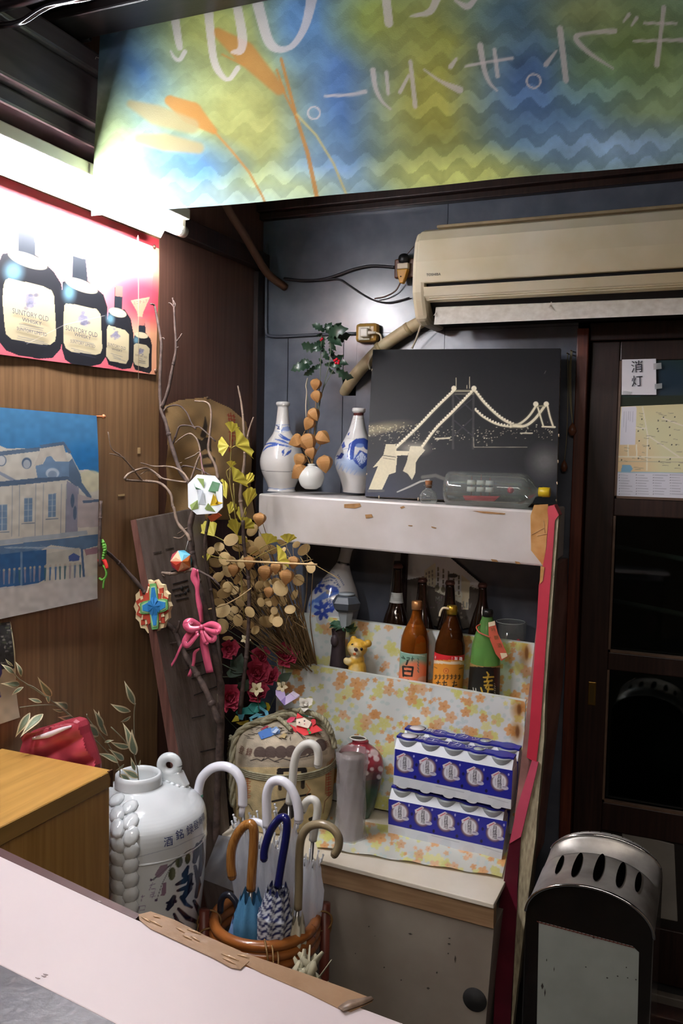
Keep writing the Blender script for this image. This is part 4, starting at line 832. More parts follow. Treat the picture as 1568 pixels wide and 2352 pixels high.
# a puffed, ribbed, pointed pod of unit length along +Y
def pod_mesh(name, m, n=20, rows=8):
    g = MB(); V = []; F = []
    for i in range(rows+1):
        t = i/rows; r = .56*(math.sin(math.pi*t**.75)**.8)*(1-.25*t) if 0 < t < 1 else .015
        for j in range(n):
            a = 2*math.pi*j/n; rr = r*.81/math.cos(((a+.3) % (2*math.pi/5))-math.pi/5); V.append((rr*math.cos(a), t+.0*r, rr*math.sin(a)))
    for i in range(rows):
        for j in range(n): F.append((i*n+j, (i+1)*n+j, (i+1)*n+(j+1) % n, i*n+(j+1) % n))
    F += [tuple(range(n)), tuple(range((rows+1)*n-1, rows*n-1, -1))]
    g.add(V, F, False); return g.mesh(name, m)
podm = mat('physalis', '#d3a468', .6, var=.45, col2='#aa7440', vs=90, translu=.25)
pod = pod_mesh('lantern_pod', podm); podw = {}
for x, y, r, ang in ((725, 884, 12, 100), (727, 911, 12, 80), (721, 953, 13, 60), (709, 974, 13, 120), (679, 1014, 14, 160), (708, 1017, 18, 70), (742, 1006, 14, 30), (714, 1040, 12, 80), (688, 1058, 14, 110), (686, 1085, 17, 140), (746, 1066, 17, 85)):
    a = math.radians(ang); dx, dy = math.cos(a)*r*1.25, math.sin(a)*r*1.25
    p, e = at(x-dx, y-dy, y=-.215), at(x+dx, y+dy, y=-.218); L_ = (e-p).length
    inst('lantern_pod', pod, bv, frame(p, e-p, tocam(p), (L_*.95, L_, L_*.8)))
def leaf_mesh(name, outline, m, bend=.15, fold=.12, mid=8):
    "unit leaf along +Y: outline gives half widths at even steps; two sided thin blade with a midrib fold"
    g = MB(); n = len(outline); V = []; F = []
    for i, w in enumerate(outline):
        t = i/(n-1); z = bend*(t-t*t)*2
        V += [(-w, t, z+fold*w), (0, t, z), (w, t, z+fold*w)]
    for i in range(n-1):
        for j in (0, 1): F.append((i*3+j, i*3+j+1, i*3+3+j+1, i*3+3+j))
    g.add(V, F, True); return g.mesh(name, m)
holm = mat('holly_leaf', '#2f4a35', .35, var=.4, col2='#1e3226', vs=40)
hol = leaf_mesh('holly_leaf', [.02, .2, .13, .3, .18, .33, .17, .24, .1, .02], holm, .35, .3)
def leafpx(parent, me, name, a, b, y, dy=0., wid=1., roll=0., label=None):
    p, e = at(*a, y=y), at(b[0], b[1], y=y+dy); L_ = (e-p).length; n = tocam(p)
    n = Matrix.Rotation(roll, 3, (e-p).normalized()) @ n
    return inst(name, me, parent, frame(p, e-p, n, (L_*wid, L_, L_)), label)
for a, b, r in (((745, 762), (716, 745), .3), ((740, 765), (725, 770), -.6), ((750, 765), (748, 742), .2), ((752, 765), (762, 740), -.5), ((752, 765), (784, 741), .3), ((755, 768), (800, 755), -.2), ((758, 772), (806, 768), .4), ((752, 775), (785, 795), -.4), ((745, 772), (738, 800), .3), ((760, 775), (772, 806), .6),
                ((740, 785), (716, 802), .2), ((735, 800), (692, 790), -.3), ((742, 800), (722, 808), .4), ((755, 800), (765, 820), -.2), ((742, 800), (758, 828), .5), ((718, 835), (688, 832), .2), ((712, 842), (668, 851), .4), ((722, 840), (697, 862), -.5), ((738, 836), (722, 848), .1), ((745, 838), (768, 832), .3), ((740, 835), (732, 822), .2), ((755, 845), (770, 858), .5), ((760, 842), (785, 842), -.3), ((772, 845), (812, 868), .5), ((775, 835), (800, 838), -.5), ((760, 820), (790, 815), .6)):
    leafpx(bv, hol, 'holly_leaf', a, b, -.175+rnd.uniform(-.02, .02), rnd.uniform(-.02, .03), .9, r)
g = MB()
for x, y in ((768, 828), (773, 825), (778, 829), (771, 834), (777, 834)): g.ball(at(x, y, y=-.21), .0042, 10)
O('red_berries', g, mat('berry', '#c4142c', .25), bv)
g = MB()
for x, y in ((737, 781), (740, 778)): g.ball(at(x, y, y=-.21), .004, 10)
O('red_berries', g, mat('berry', None), bv)

# bridge photo board leaning on the wall
bl, tl_ = at(838, 1141, y=-.195), at(854, 803, y=-.065)
bn = Vector((1, 0, 0)).cross(tl_-bl).normalized(); PB = (tuple(bl), tuple(bn))
def p_bridge(P):
    X, Y = P.X, P.Y; cre = '#d9d2b4'
    P.ell(1080, 1200, 260, 90, '#33363e', .8, 0, 1); P.ell(850, 1130, 80, 60, '#2a2f40', .8, 0, 1); P.ell(1250, 1060, 30, 30, '#8a8a84', .5, 0, 1.3); P.ell(870, 985, 60, 12, '#b9ac84', .6, -.15, 1.2)
    P.poly([(840, 1010), (880, 995), (930, 985), (960, 1000), (1000, 995), (1060, 985), (1120, 985), (1280, 988), (1280, 1010), (840, 1030)], '#1d1d1e', .8)
    q = random.Random(6)
    for _ in range(230):
        x = q.uniform(845, 1270); y = q.gauss(1002, 12) if x < 1130 else q.gauss(992, 7); P.ell(x, y, q.uniform(.6, 2.2), q.uniform(.6, 1.5), cre, q.uniform(.3, .9))
    for _ in range(60): P.ell(q.uniform(845, 960), q.gauss(984, 6), 1.6, 1.2, '#cbbf96', .6)
    P.stroke([(1000, 1008), (1032, 1006)], 4, cre, .9); P.stroke([(1195, 995), (1222, 995)], 3, cre, .8)
    for x0, x1, w in ((1040, 1040, 5), (1087, 1086, 5)): P.stroke([(x0, 905), (x1, 1030)], w, '#3d3d3c', .9)
    P.stroke([(1087, 1005), (1088, 1027), (1210, 1027)], 1.6, '#9c9783', .9)
    for a, b in (((1042, 905), (1085, 945)), ((1085, 915), (1042, 950)), ((1042, 965), (1084, 1000)), ((1085, 960), (1042, 1000))): P.stroke([a, b], 3, '#36363a', .8)
    P.stroke([(1045, 898), (1088, 898)], 5, '#8d8870'); P.stroke([(1045, 905), (1087, 905)], 3, '#5f5d52')
    def rope(pts, w=5.5, beads=True):
        c = [(v.x, v.y) for v in cr([(x, y, 0) for x, y in pts], 8)]; P.stroke(c, w*1.9, '#8a8468', .35, 3); P.stroke(c, w, '#e2dabc', .95)
        if beads:
            L_ = np.cumsum([0]+[math.dist(c[i], c[i+1]) for i in range(len(c)-1)])
            for d in np.arange(0, L_[-1], 7.): P.ell(float(np.interp(d, L_, [p[0] for p in c])), float(np.interp(d, L_, [p[1] for p in c]))-3, 2.2, 2.2, '#f4eed6', .9)
    rope([(1042, 897), (1000, 938), (955, 985), (905, 1032)]); rope([(1086, 897), (1040, 945), (1000, 985), (968, 1028)]); rope([(1090, 897), (1115, 928), (1150, 960), (1180, 976), (1196, 980)]); rope([(1092, 942), (1110, 958), (1140, 974), (1172, 980), (1196, 977)], 4)
    rope([(1172, 980), (1195, 972), (1215, 955), (1232, 930)], 5, False); rope([(1180, 978), (1205, 978), (1228, 962), (1254, 928)], 6, False); rope([(1233, 930), (1247, 978)], 3.5, False); rope([(1256, 928), (1262, 955), (1270, 980)], 4, False)
    P.stroke([(1245, 980), (1274, 981)], 4, cre); P.stroke([(1232, 933), (1256, 932)], 3, '#8a8468')
    for x in (1042, 1088, 1230, 1254): P.ell(x, 892 if x < 1200 else 928, 6, 6, '#e6dfc4')
    for x, h in ((1047, 868), (1078, 866), (1072, 885)): P.stroke([(x, 892), (x, h)], 1.4, '#c9c2a2')
    P.poly([(886, 1020), (908, 1020), (912, 1050), (908, 1085), (893, 1090), (877, 1125), (846, 1124), (868, 1070), (856, 1074), (876, 1050), (880, 1045)], '#cbc3a4'); P.stroke([(880, 1046), (908, 1050)], 2, '#5d5a4c'); P.stroke([(880, 1052), (906, 1056)], 1.2, '#5d5a4c')
    P.poly([(942, 1025), (965, 1025), (976, 1034), (962, 1050), (955, 1062), (954, 1085), (946, 1102), (936, 1088), (925, 1082), (934, 1060), (938, 1040)], '#c6bfa2'); P.poly([(905, 1036), (940, 1036), (935, 1046), (910, 1046)], '#d8d0b0'); P.ell(950, 1030, 30, 14, '#e8e0c4', .5, 0, 1.2)
    P.stroke([(912, 1130), (940, 1118), (965, 1106), (985, 1102)], [3, 5, 3], '#b5b3a8', .8); P.stroke([(970, 1096), (1000, 1092), (1020, 1100)], 8, '#77746a', .6, 3)
    P.stroke([(846, 1128), (880, 1127)], 6, '#5d5a54', .6); P.stroke([(1250, 858), (1253, 852)], 1.2, '#8f8c86', .7)
    P.noisy(.3, .05, 7)
bq = [(856, 803), (1287, 800), (1277, 1158), (838, 1140)]
bp_ = T('bridge_photo', 'large black photo board of a lit suspension bridge leaning on the shelf', 'picture', at(1050, 1150, pl=PB))
sheet('print', bq, 400, 320, (tuple(bl+bn*.0008 if bn.dot(tocam(bl)) > 0 else bl-bn*.0008), tuple(bn)), p_bridge, mat('photo_satin', None, .5, vcol=True, spec=.2), bp_, base='#1e1e20')
bo_ = bn if bn.dot(tocam(bl)) < 0 else -bn
g = MB(); g.prism([at(*p, pl=PB) for p in bq], bo_*.012); O('board', g, mat('board_edge', '#2a2624', .6, var=.5, col2='#8a7a68', vs=70), bp_)
g = MB()
for x, y in ((1283, 1000), (1281, 1060), (1279, 1110), (1277, 1150), (854, 850), (848, 980), (842, 1090), (870, 1142), (960, 1146)): g.ball(at(x, y, pl=PB), .0022, 6, (1, .6, 2.2))
O('chipped_edge', g, mat('chip', '#b8a58a', .8), bp_, kind='stuff')

# ship in a bottle
glass = thin_glass('clear_glass', dust=.10)
by = -.255
sb = T('ship_bottle', 'clear glass bottle lying on its side with a little red ship inside', 'bottle', at(1120, 1167, y=by))
e0_, e1b = at(1024, 1122, y=by), at(1262, 1131, y=by); axd = (e1b-e0_).normalized(); k = ms(e0_); L_ = (e1b-e0_).length
prof = [(.004, .0), (.034, .0005), (.0455, .006), (.048, .02), (.048, L_*.73), (.044, L_*.79), (.03, L_*.84), (.0145, L_*.87), (.0115, L_*.9), (.0115, L_*.985), (.004, L_*.99)]
inner = [(max(r-.003, .001), min(max(h, .004), L_*.98)) for r, h in prof]
g = MB(); g.lathe(e0_, prof, 40, axis=axd); g.lathe(e0_, inner, 40, axis=axd); 
me_n = len(g.f)//2
for i in range(me_n, len(g.f)): g.f[i] = g.f[i][::-1]
gb = O('glass', g, glass, sb)
g = MB(); g.lathe(e0_+axd*(L_*.9), [(.0125, 0), (.0125, L_*.03), (.0132, L_*.035), (.0128, L_*.1), (.011, L_*.105)], 24, axis=axd); O('yellow_cap', g, mat('cap_yellow', '#c6a91e', .4), sb)
hx = at(1105, 1150, y=by); 
g = MB(); hm = mat('ship_red', '#b8262c', .4)
g.prism([hx+Vector(v) for v in ((-.042, -.008, 0), (.036, -.008, 0), (.05, -.006, .014), (-.05, -.006, .012))], (0, .015, 0)); sh_ = O('ship_hull', g, hm, sb)
g = MB()
for dx, h in ((-.028, .052), (-.002, .058), (.022, .05)):
    m0 = hx+Vector((dx, 0, .012)); g.tube([m0, m0+Vector((0, 0, h))], .0013, 6)
    for z in (.02, .034): g.tube([m0+Vector((-.012, 0, z)), m0+Vector((.012, 0, z))], .0009, 5)
O('masts', g, mat('mast_red', '#9c4a30', .5), sb, kind='stuff')
g = MB()
for dx, h in ((-.028, .02), (-.002, .022), (.022, .02)):
    for z in (.016, .034):
        c = hx+Vector((dx, -.004, z+.014)); g.strip([c+Vector((-.011, 0, 0)), c+Vector((-.004, -.004, 0)), c+Vector((.004, -.004, 0)), c+Vector((.011, 0, 0))], .013, (0, -1, .1))
O('sails', g, mat('sail', '#d8d4cc', .6), sb, kind='stuff')
g = MB(); g.ball(at(1172, 1126, y=by), .009, 14); O('red_bead', g, mat('bead_red', '#c3203c', .35), sb)
# little cork bottle
cb_ = T('cork_bottle', 'tiny ribbed glass bottle with cork stopper beside ship bottle', 'bottle', at(984, 1160, y=-.265))
b, ax, prof = lpx([(972, 996, 1160), (965, 1002, 1152), (963.5, 1003.5, 1140), (968, 999, 1130), (976, 992, 1124), (977, 991, 1118), (973, 994, 1116), (974, 993, 1113)], -.265, dense=3)
g = MB(); n = 36
V = []; F = []
for r, h in prof:
    for j in range(n):
        a = 2*math.pi*j/n; rr = r*(1+.05*math.cos(12*a)) if r > .008 else r; V.append(b+ax*h+Vector((rr*math.cos(a), rr*math.sin(a), 0)))
for i in range(len(prof)-1):
    for j in range(n): F.append((i*n+j, i*n+(j+1) % n, (i+1)*n+(j+1) % n, (i+1)*n+j))
F += [tuple(range(n-1, -1, -1)), tuple(range((len(prof)-1)*n, len(prof)*n))]
g.add(V, F, True); O('glass', g, glass, cb_)
turned('cork', [(977, 991, 1120), (976, 993, 1104)], -.265, mat('cork', '#8d5a34', .8, var=.3, vs=80), cb_, n=20, dense=0)

# ================================================================= BOTTLES AND FIGURES ON THE TIERS
brown = mat('brown_glass', '#8a4a16', .06, trans=.55, ior=1.14); dkbr = mat('dark_bottle', '#20120a', .08, coat=.6); green = mat('green_glass', '#7db562', .05, trans=.6, ior=1.14)
gold = mat('gold_cap', '#c9a23c', .3, metal=.8); copper = mat('copper_cap', '#c08a58', .3, metal=.7)
labm = mat('bottle_label', None, .5, vcol=True)
def bottle(rows, y, m, label, capr, capm, zb=None, name='shochu_bottle', group=None):
    b, ax, prof = lpx(rows, y, dense=4); 
    t = T(name, label, 'bottle', b, group or 'shochu and sake bottles on the middle tier')
    g = MB(); g.lathe(b, prof, 36, axis=ax); body = O('glass', g, m, t)
    capo = turned('cap', capr, y, capm, t, n=28, dense=0)
    return t, body, (b, ax, prof)
def wraplabel(t, P3, z0, z1, a0, a1, paint, base, parent=None, name='paper_label', lift=.0006, nu=110, nv=80):
    "label wrapped on a bottle between photo rows; a0..a1 = angles either side of the sight line"
    b, ax, prof = P3; hs = [p[1] for p in prof]; rs = [p[0] for p in prof]
    d = tocam(b); d = (d-ax*d.dot(ax)).normalized(); s_ = ax.cross(d)
    s, tt = np.meshgrid(np.linspace(a0, a1, nu), np.linspace(z0, z1, nv)); R_ = np.interp(tt, hs, rs)+lift
    V = np.array(b)+np.array(ax)*tt[..., None]+np.array(d)*(np.cos(s)*R_)[..., None]+np.array(s_)*(np.sin(s)*R_)[..., None]
    X, Y = pix(V); P = Paint(X, Y, base); paint(P); V = V.reshape(-1, 3); off = np.array(rootloc(t))
    me = gridmesh(name, (V-off)[::1], nu, nv, labm); setcol(me, P.c); return link(name, me, t)
def hrow(P3, px, py, y):
    b, ax, _ = P3; return (at(px, py, y=y)-b).dot(ax)
MY = -.186
def strokes(P, L, w, c, a=1.):
    for p in L: P.stroke(p, w, c, a)
# first bottle: amber with teal and orange label
t1, b1_, P3 = bottle([(911, 979, 1640), (911, 980, 1634), (916, 983, 1536), (919, 984.7, 1479), (922, 982.5, 1460), (930, 978, 1443), (939, 972, 1428), (945, 967, 1412), (947, 966, 1399)], MY, brown, 'amber shochu bottle with teal and orange label and copper cap', [(945, 970, 1399.5), (944.5, 970.5, 1391), (945, 970, 1382), (947, 968, 1379.5)], copper)
def p_l1(P):
    P.ell(952, 1568, 48, 50, '#e8845c', 1, 0, .25); P.ell(975, 1562, 16, 9, '#d9b6a2', .8); P.stroke([(920, 1497), (950, 1503), (975, 1507)], 2, '#e6f0e4', .7)
    k = '#20211f'; strokes(P, [[(922, 1510), (930, 1514), (925, 1507)], [(934, 1511), (940, 1511), (939, 1516), (934, 1516)], [(944, 1513), (950, 1513)], [(947, 1509), (946, 1518)]], 2, '#2c4638')
    strokes(P, [[(936, 1518), (933, 1526)], [(925, 1531), (926, 1553)], [(925, 1531), (948, 1533), (945, 1553)], [(927, 1541), (946, 1542)], [(926, 1551), (945, 1553)], [(925, 1562), (928, 1574)], [(937, 1562), (940, 1575)], [(933, 1569), (952, 1570)]], 4.2, k)
    for i in range(5): P.stroke([(959, 1512+i*7), (961, 1516+i*7)], 2.6, '#56786a', .8)
wraplabel(t1, P3, hrow(P3, 947, 1620, MY), hrow(P3, 950, 1494, MY), -1.35, 1.0, p_l1, '#86b09a')
# second: brown with red band and orange label
t2, b2_, P3 = bottle([(988, 1058, 1650), (988, 1059, 1644), (993, 1062, 1576), (996, 1065, 1492), (1000, 1062.5, 1470), (1009, 1060, 1450), (1018, 1057, 1434), (1026, 1050, 1418), (1028, 1048, 1411)], MY, mat('dark_amber_glass', '#4a260e', .06, trans=.45, ior=1.14), 'dark brown shochu bottle with red banded orange label and gold cap', [(1025, 1050, 1411), (1024.5, 1050.5, 1400), (1025, 1050, 1393), (1027, 1048, 1390.5)], gold)
def p_l2(P):
    P.poly([(980, 1490), (1075, 1490), (1075, 1516), (980, 1516)], '#c9242c'); P.poly([(980, 1520), (1075, 1520), (1075, 1527), (980, 1523)], '#e8d6b8'); P.stroke([(990, 1517), (1030, 1522), (1066, 1520)], 3, '#e8d6b8')
    k = '#2a2018'; P.ell(1024, 1541, 6.5, 6.5, '#c4622a'); P.ell(1024, 1541, 4.6, 4.6, '#e29a44'); P.ell(1024, 1541, 2.5, 2.5, '#c4622a')
    for i, x in enumerate(range(1001, 1062, 9)): strokes(P, [[(x-3, 1552), (x+3, 1553)], [(x, 1549), (x-1, 1560)], [(x-3, 1560), (x+2, 1556)]], 1.6, k)
    for x in (1006, 1020, 1043): strokes(P, [[(x-4, 1568), (x+5, 1568)], [(x, 1564), (x-2, 1578)], [(x-4, 1576), (x+6, 1573)]], 2.4, k)
    strokes(P, [[(997, 1532), (1003, 1535)], [(1054, 1536), (1062, 1534)]], 1.8, '#7a4a20')
wraplabel(t2, P3, hrow(P3, 1024, 1630, MY), hrow(P3, 1028, 1497, MY), -1.5, 1.35, p_l2, '#dc9232')
g = MB()
for i, ch in enumerate('格焼酎麦製造'):
    a = at(1002+i*11.2, 1511+abs(i-2)*-.2+i*.6, y=MY-.0405+.004*abs(i-2.5)); put_text(g, ch, a, (1, -.02, -.02), (0, 0, 1), .0105)
O('band_lettering', g, mat('print_white', '#f0e8e0', .5), t2, kind='stuff')
g = MB(); g.strip(cr([at(1047, 1404, y=MY-.005), at(1020, 1396, y=MY-.02), at(1012, 1404, y=MY-.022), at(1009, 1416, y=MY-.024)], 4), .006, (0, -1, .2)); O('neck_tag', g, mat('tag_cream', '#d6c6a4', .5), t2)
# third: green with red hang tag
t3, b3_, P3 = bottle([(1070, 1144, 1660), (1070, 1145, 1654), (1075, 1146, 1576), (1078, 1143, 1492), (1082, 1140, 1470), (1090, 1137, 1450), (1100, 1134, 1432), (1107, 1131, 1416), (1108, 1131, 1410)], MY, green, 'green sake bottle with black label and red paper tag on neck', [(1107.5, 1132, 1416), (1107, 1132.5, 1408), (1107.5, 1132, 1402), (1109, 1130, 1400)], mat('black_cap', '#1b1c1a', .3))
def p_l3(P):
    P.poly([(1060, 1515), (1160, 1515), (1160, 1534), (1060, 1530)], '#a5834a', .9); g_ = '#c9a43c'
    strokes(P, [[(1118, 1544), (1122, 1550)], [(1110, 1556), (1133, 1555)], [(1121, 1551), (1117, 1566)], [(1112, 1566), (1130, 1563)], [(1122, 1566), (1115, 1580)], [(1112, 1574), (1130, 1574)], [(1104, 1580), (1108, 1592)], [(1118, 1583), (1132, 1583)], [(1122, 1578), (1119, 1594)]], 3.6, g_)
    for i in range(5): P.stroke([(1135, 1570+i*5), (1137, 1572+i*5)], 2, '#c6c2b0', .8)
    strokes(P, [[(1086, 1580), (1088, 1592)], [(1092, 1581), (1093, 1592)]], 2, '#bdb9ac'); P.poly([(1133, 1535), (1150, 1533), (1150, 1580), (1136, 1575)], '#4a1c14', .7)
wraplabel(t3, P3, hrow(P3, 1108, 1640, MY), hrow(P3, 1110, 1522, MY), -1.5, 1.4, p_l3, '#15140f')
g = MB(); g.tube(cr([at(1104, 1434, y=MY-.012), at(1094, 1440, y=MY-.03), at(1100, 1452, y=MY-.04), at(1116, 1460, y=MY-.045), at(1126, 1464, y=MY-.046)], 5), .002, 6); tg_ = O('tag_loop', g, mat('tag_red', '#b5523c', .5), t3)
g = MB(); g.prism([at(*p, y=MY-.046) for p in ((1121, 1430), (1136, 1426), (1143, 1455), (1167, 1508), (1151, 1518), (1138, 1502), (1122, 1462))], (0, .001, 0)); ht = O('hang_tag', g, mat('tag_red', None), t3)
g = MB(); g.prism([at(*p, y=MY-.0468) for p in ((1121, 1430), (1136, 1426), (1137, 1436), (1122, 1440))], (0, .0005, 0)); g.prism([at(*p, y=MY-.0468) for p in ((1148, 1500), (1163, 1500), (1165, 1507), (1152, 1514))], (0, .0005, 0)); O('tag_ends', g, mat('tag_cream', None), ht)
g = MB(); put_text(g, '吟', at(1133, 1447, y=MY-.0472), (1, 0, .25), (-.3, 0, 1), .013); put_text(g, '醸', at(1140, 1465, y=MY-.0472), (1, 0, .25), (-.3, 0, 1), .013); put_text(g, '酒', at(1147, 1483, y=MY-.0472), (1, 0, .25), (-.3, 0, 1), .013); O('tag_lettering', g, mat('tag_ink', '#5a4a20', .6), ht, kind='stuff')
# back row of beer bottles
RY = -.064
for rows, cap_, lab in (([(875, 935, 1500), (875, 935, 1440), (880, 931, 1414), (891, 925, 1388), (899, 923, 1355), (902, 923, 1330), (905, 923, 1304)], (904, 924.5), 'tallest dark beer bottle with small white neck label, leftmost in back row'),
                        ([(938, 998, 1510), (938, 998, 1455), (944, 992, 1424), (953, 984, 1390), (957, 982, 1365), (960, 980, 1336)], (959.5, 981), 'plain dark beer bottle behind the copper capped shochu bottle'),
                        ([(1002, 1062, 1520), (1002, 1062, 1450), (1009, 1055, 1416), (1020, 1047, 1386), (1022, 1045, 1365), (1024, 1043, 1342)], (1022.5, 1044), 'plain dark beer bottle behind the gold capped shochu bottle'),
                        ([(1072, 1132, 1530), (1072, 1132, 1460), (1082, 1126, 1420), (1094, 1119, 1385), (1097, 1118, 1368), (1099, 1117, 1348)], (1097.5, 1118), 'plain dark beer bottle behind the green bottle')):
    pt_ = rows[-1][2]; t, bd, P3 = bottle(rows, RY, dkbr, lab, [(cap_[0], cap_[1], pt_+1), (cap_[0]-.8, cap_[1]+.8, pt_-3), (cap_[0]+2, cap_[1]-2, pt_-9)], mat('crown_cap', '#7a5650', .35, metal=.5), name='beer_bottle', group='dark beer bottles in the back row')
    if 'tallest' in lab:
        wraplabel(t, P3, hrow(P3, 909, 1383, RY), hrow(P3, 911, 1360, RY), -1.4, 1.4, lambda P: [P.stroke([(896, 1366+i*4), (922, 1367+i*4)], 1, '#8f928c', .7) for i in range(4)], '#d2d6d0', name='neck_label', nu=30, nv=14)
# tumbler
tg = T('tumbler', 'clear drinking glass with red mark at the right end of back row', 'glass', at(1172, 1490, y=-.06))
b, ax, prof = lpx([(1146, 1200, 1540), (1143, 1202, 1500), (1140, 1205, 1428)], -.062, dense=0)
g = MB(); pr2 = prof+[(prof[-1][0]-.0016, prof[-1][1]), (prof[0][0]-.002, .006)]; g.lathe(b, pr2, 32); O('glass', g, thin_glass('clear_glass'), tg); g = MB(); rc = b+ax*prof[-1][1]; g.tube([rc+Vector((prof[-1][0]*math.cos(a), prof[-1][0]*math.sin(a), 0)) for a in np.linspace(0, 6.2832, 33)], .0012, 6, caps=False); O('rim', g, mat('glass_rim', '#c9d2ce', .1, trans=.4), tg)
g = MB(); c = at(1190, 1473, y=-.095); g.ball(c, .006, 10, (1, .3, 1.2)); O('red_mark', g, mat('mark_red', '#a81c28', .4), tg)
# blue and white flask lying tilted behind the first cloth panel
def p_v3(P):
    P.noisy(.05, .06, 3); P.stroke([(774, 1291), (802, 1297)], 4, '#2c2c34', 1); dk, md, lt = '#2c46a8', '#5276c6', '#8fb0e0'
    P.ell(722, 1392, 14, 16, lt, .8); P.stroke([(712, 1390), (720, 1380), (732, 1384)], 5, md, .8); P.stroke([(728, 1378), (750, 1366), (775, 1360)], [10, 16, 8], md, .95); P.ell(762, 1352, 16, 8, dk, .8, .3); P.ell(755, 1360, 7, 5, '#a08a5c', .7)
    for cx, cy, s_ in ((728, 1345, 1), (740, 1402, 1.2)):
        for a in range(7): an = a*.9; P.ell(cx+10*s_*math.cos(an), cy+12*s_*math.sin(an), 8*s_, 4*s_, dk, .9, an)
    for p in (((745, 1330), (757, 1325), (770, 1330), (778, 1345)), ((738, 1338), (760, 1332), (782, 1350)), ((720, 1320), (735, 1318), (745, 1325)), ((705, 1375), (715, 1360)), ((755, 1310), (775, 1320), (790, 1345))): P.stroke(p, 1.6, '#3a5090', .8)
    for a in range(6): P.stroke([(762, 1405), (750+a*7, 1378)], 3, dk, .8)
    P.poly([(775, 1385), (800, 1378), (800, 1410), (780, 1412)], dk, .8)
turned('porcelain_flask', [(700, 783, 1497), (694, 802, 1440), (694, 812, 1400), (702, 815, 1372), (722, 812, 1345), (742, 806, 1325), (762, 805, 1308), (774, 804, 1294), (779, 806, 1278), (783, 811, 1262), (780, 814, 1256)], -.069, porc, paint=p_v3, base='#d8d9da', dense=3,
       label='blue and white flask with painted birds and flowers leaning behind first cloth panel', cat='flask')
# curled building photograph behind the beer bottles
def p_build(P):
    w = '#b6b09e'; P.ell(965, 1290, 60, 30, '#a9a79a', .8, 0, .8); P.poly([(920, 1335), (1000, 1318), (1120, 1360), (1100, 1450), (900, 1450)], '#37332f'); P.poly([(975, 1310), (1000, 1290), (1060, 1318), (1062, 1340), (1062, 1365), (1000, 1350), (975, 1342)], w); P.poly([(975, 1310), (1000, 1292), (1002, 1350), (976, 1342)], '#8f8a7c')
    P.poly([(1060, 1320), (1080, 1335), (1075, 1400), (1060, 1400)], '#8d8776'); P.poly([(1000, 1345), (1062, 1362), (1060, 1385), (1000, 1358)], '#9a9484')
    for j in range(4):
        for i in range(5): P.stroke([(1006+i*12, 1304+j*12+i*4.6), (1006+i*12, 1310+j*12+i*4.6)], 4, '#4a463f')
        for i in range(3): P.stroke([(979+i*7, 1316+j*9-i*3), (979+i*7, 1320+j*9-i*3)], 2.6, '#5a564c')
    for x in (1004, 1018): P.ell(x, 1350+(x-1004)*.3, 5, 7, '#4c4a3e')
    P.ell(1040, 1322, 12, 5, '#2f2c2a'); q = random.Random(8)
    for _ in range(40): P.ell(q.uniform(930, 1090), q.uniform(1345, 1430), q.uniform(1, 4), q.uniform(1, 5), q.choice(['#5c574e', '#24211f', '#6b655a', '#4a3a44']), .7)
    P.c = np.clip(P.c*1.75+.03, 0, 1)
    strokes(P, [[(1001, 1370), (1001, 1380)], [(1001, 1370), (1005, 1376), (1009, 1370), (1009, 1380)], [(1013, 1370), (1013, 1380)], [(1064, 1382), (1064, 1394), (1068, 1395)], [(1072, 1384), (1072, 1396)], [(1076, 1385), (1079, 1396), (1082, 1386)]], 1.8, '#9c9c94')
sheet('building_photo', [(918, 1245), (1118, 1245), (1112, 1450), (915, 1440)], 150, 130, YB(-.014), p_build, mat('print_paper', None), base='#d6d3c6', clip=[(931, 1246), (990, 1246), (1036, 1281), (1108, 1341), (1098, 1365), (1086, 1440), (1060, 1446), (922, 1428)], bump=lambda s, t: .002+.008*np.clip(s-.6, 0, 1)*np.clip(.7-t, 0, 1)*4,
      label='curled photograph of an old office building behind the dark beer bottles', cat='picture')
cn = T('gift_box', 'narrow dark box with pale label behind tallest beer bottle', 'box', at(912, 1440, y=-.03))
q_ = [at(*p, y=-.034) for p in ((908, 1250), (934, 1250), (928, 1440), (893, 1440))]; g = MB(); g.prism(q_, (0, .018, 0)); O('carton', g, mat('carton_dark', '#2c1c1c', .5), cn, .002)
g = MB(); g.prism([at(*p, y=-.0345) for p in ((908, 1266), (921, 1266), (919, 1288), (905, 1288))], (0, .0003, 0)); O('label', g, mat('label_grey', '#8f8c84', .6), cn)
g = MB(); g.tube(PP([(907, 1255), (899, 1340), (892, 1400)], y=-.0345), .0012, 5); O('white_edge', g, mat('label_grey', None), cn)
# lantern and bear cub figurine
fy = -.19
fg = T('lantern_figurine', 'resin ornament of yellow bear cub hugging a tree trunk lantern', 'figurine', at(790, 1600, y=fy))
turned('tree_trunk', [(752, 796, 1612), (755, 795, 1540), (759, 793, 1500), (762, 792, 1470), (761, 795, 1445)], fy, mat('resin_bark', '#43363a', .6, var=.4, vs=40, bump=.4, bs=60), fg, dense=3)
g = MB(); g.ball(at(768, 1472, y=fy-.02), .0125, 12, (1, .7, 1.5)); O('trunk_knot', g, mat('resin_bark', None), fg)
b, ax, prof = lpx([(781, 805, 1440), (776, 816, 1400)], fy, dense=0); g = MB(); g.lathe(b, prof, 6, smooth=False); O('lantern_glass', g, mat('frosted_lens', '#c9d3d6', .35, trans=.3), fg)
b, ax, prof = lpx([(770, 820, 1403), (763, 826, 1397), (760, 830, 1383), (770, 822, 1370), (780, 815, 1365)], fy, dense=0); g = MB(); g.lathe(b, prof, 6, smooth=False); O('lantern_roof', g, mat('grey_resin', '#4a5058', .45, var=.2), fg)
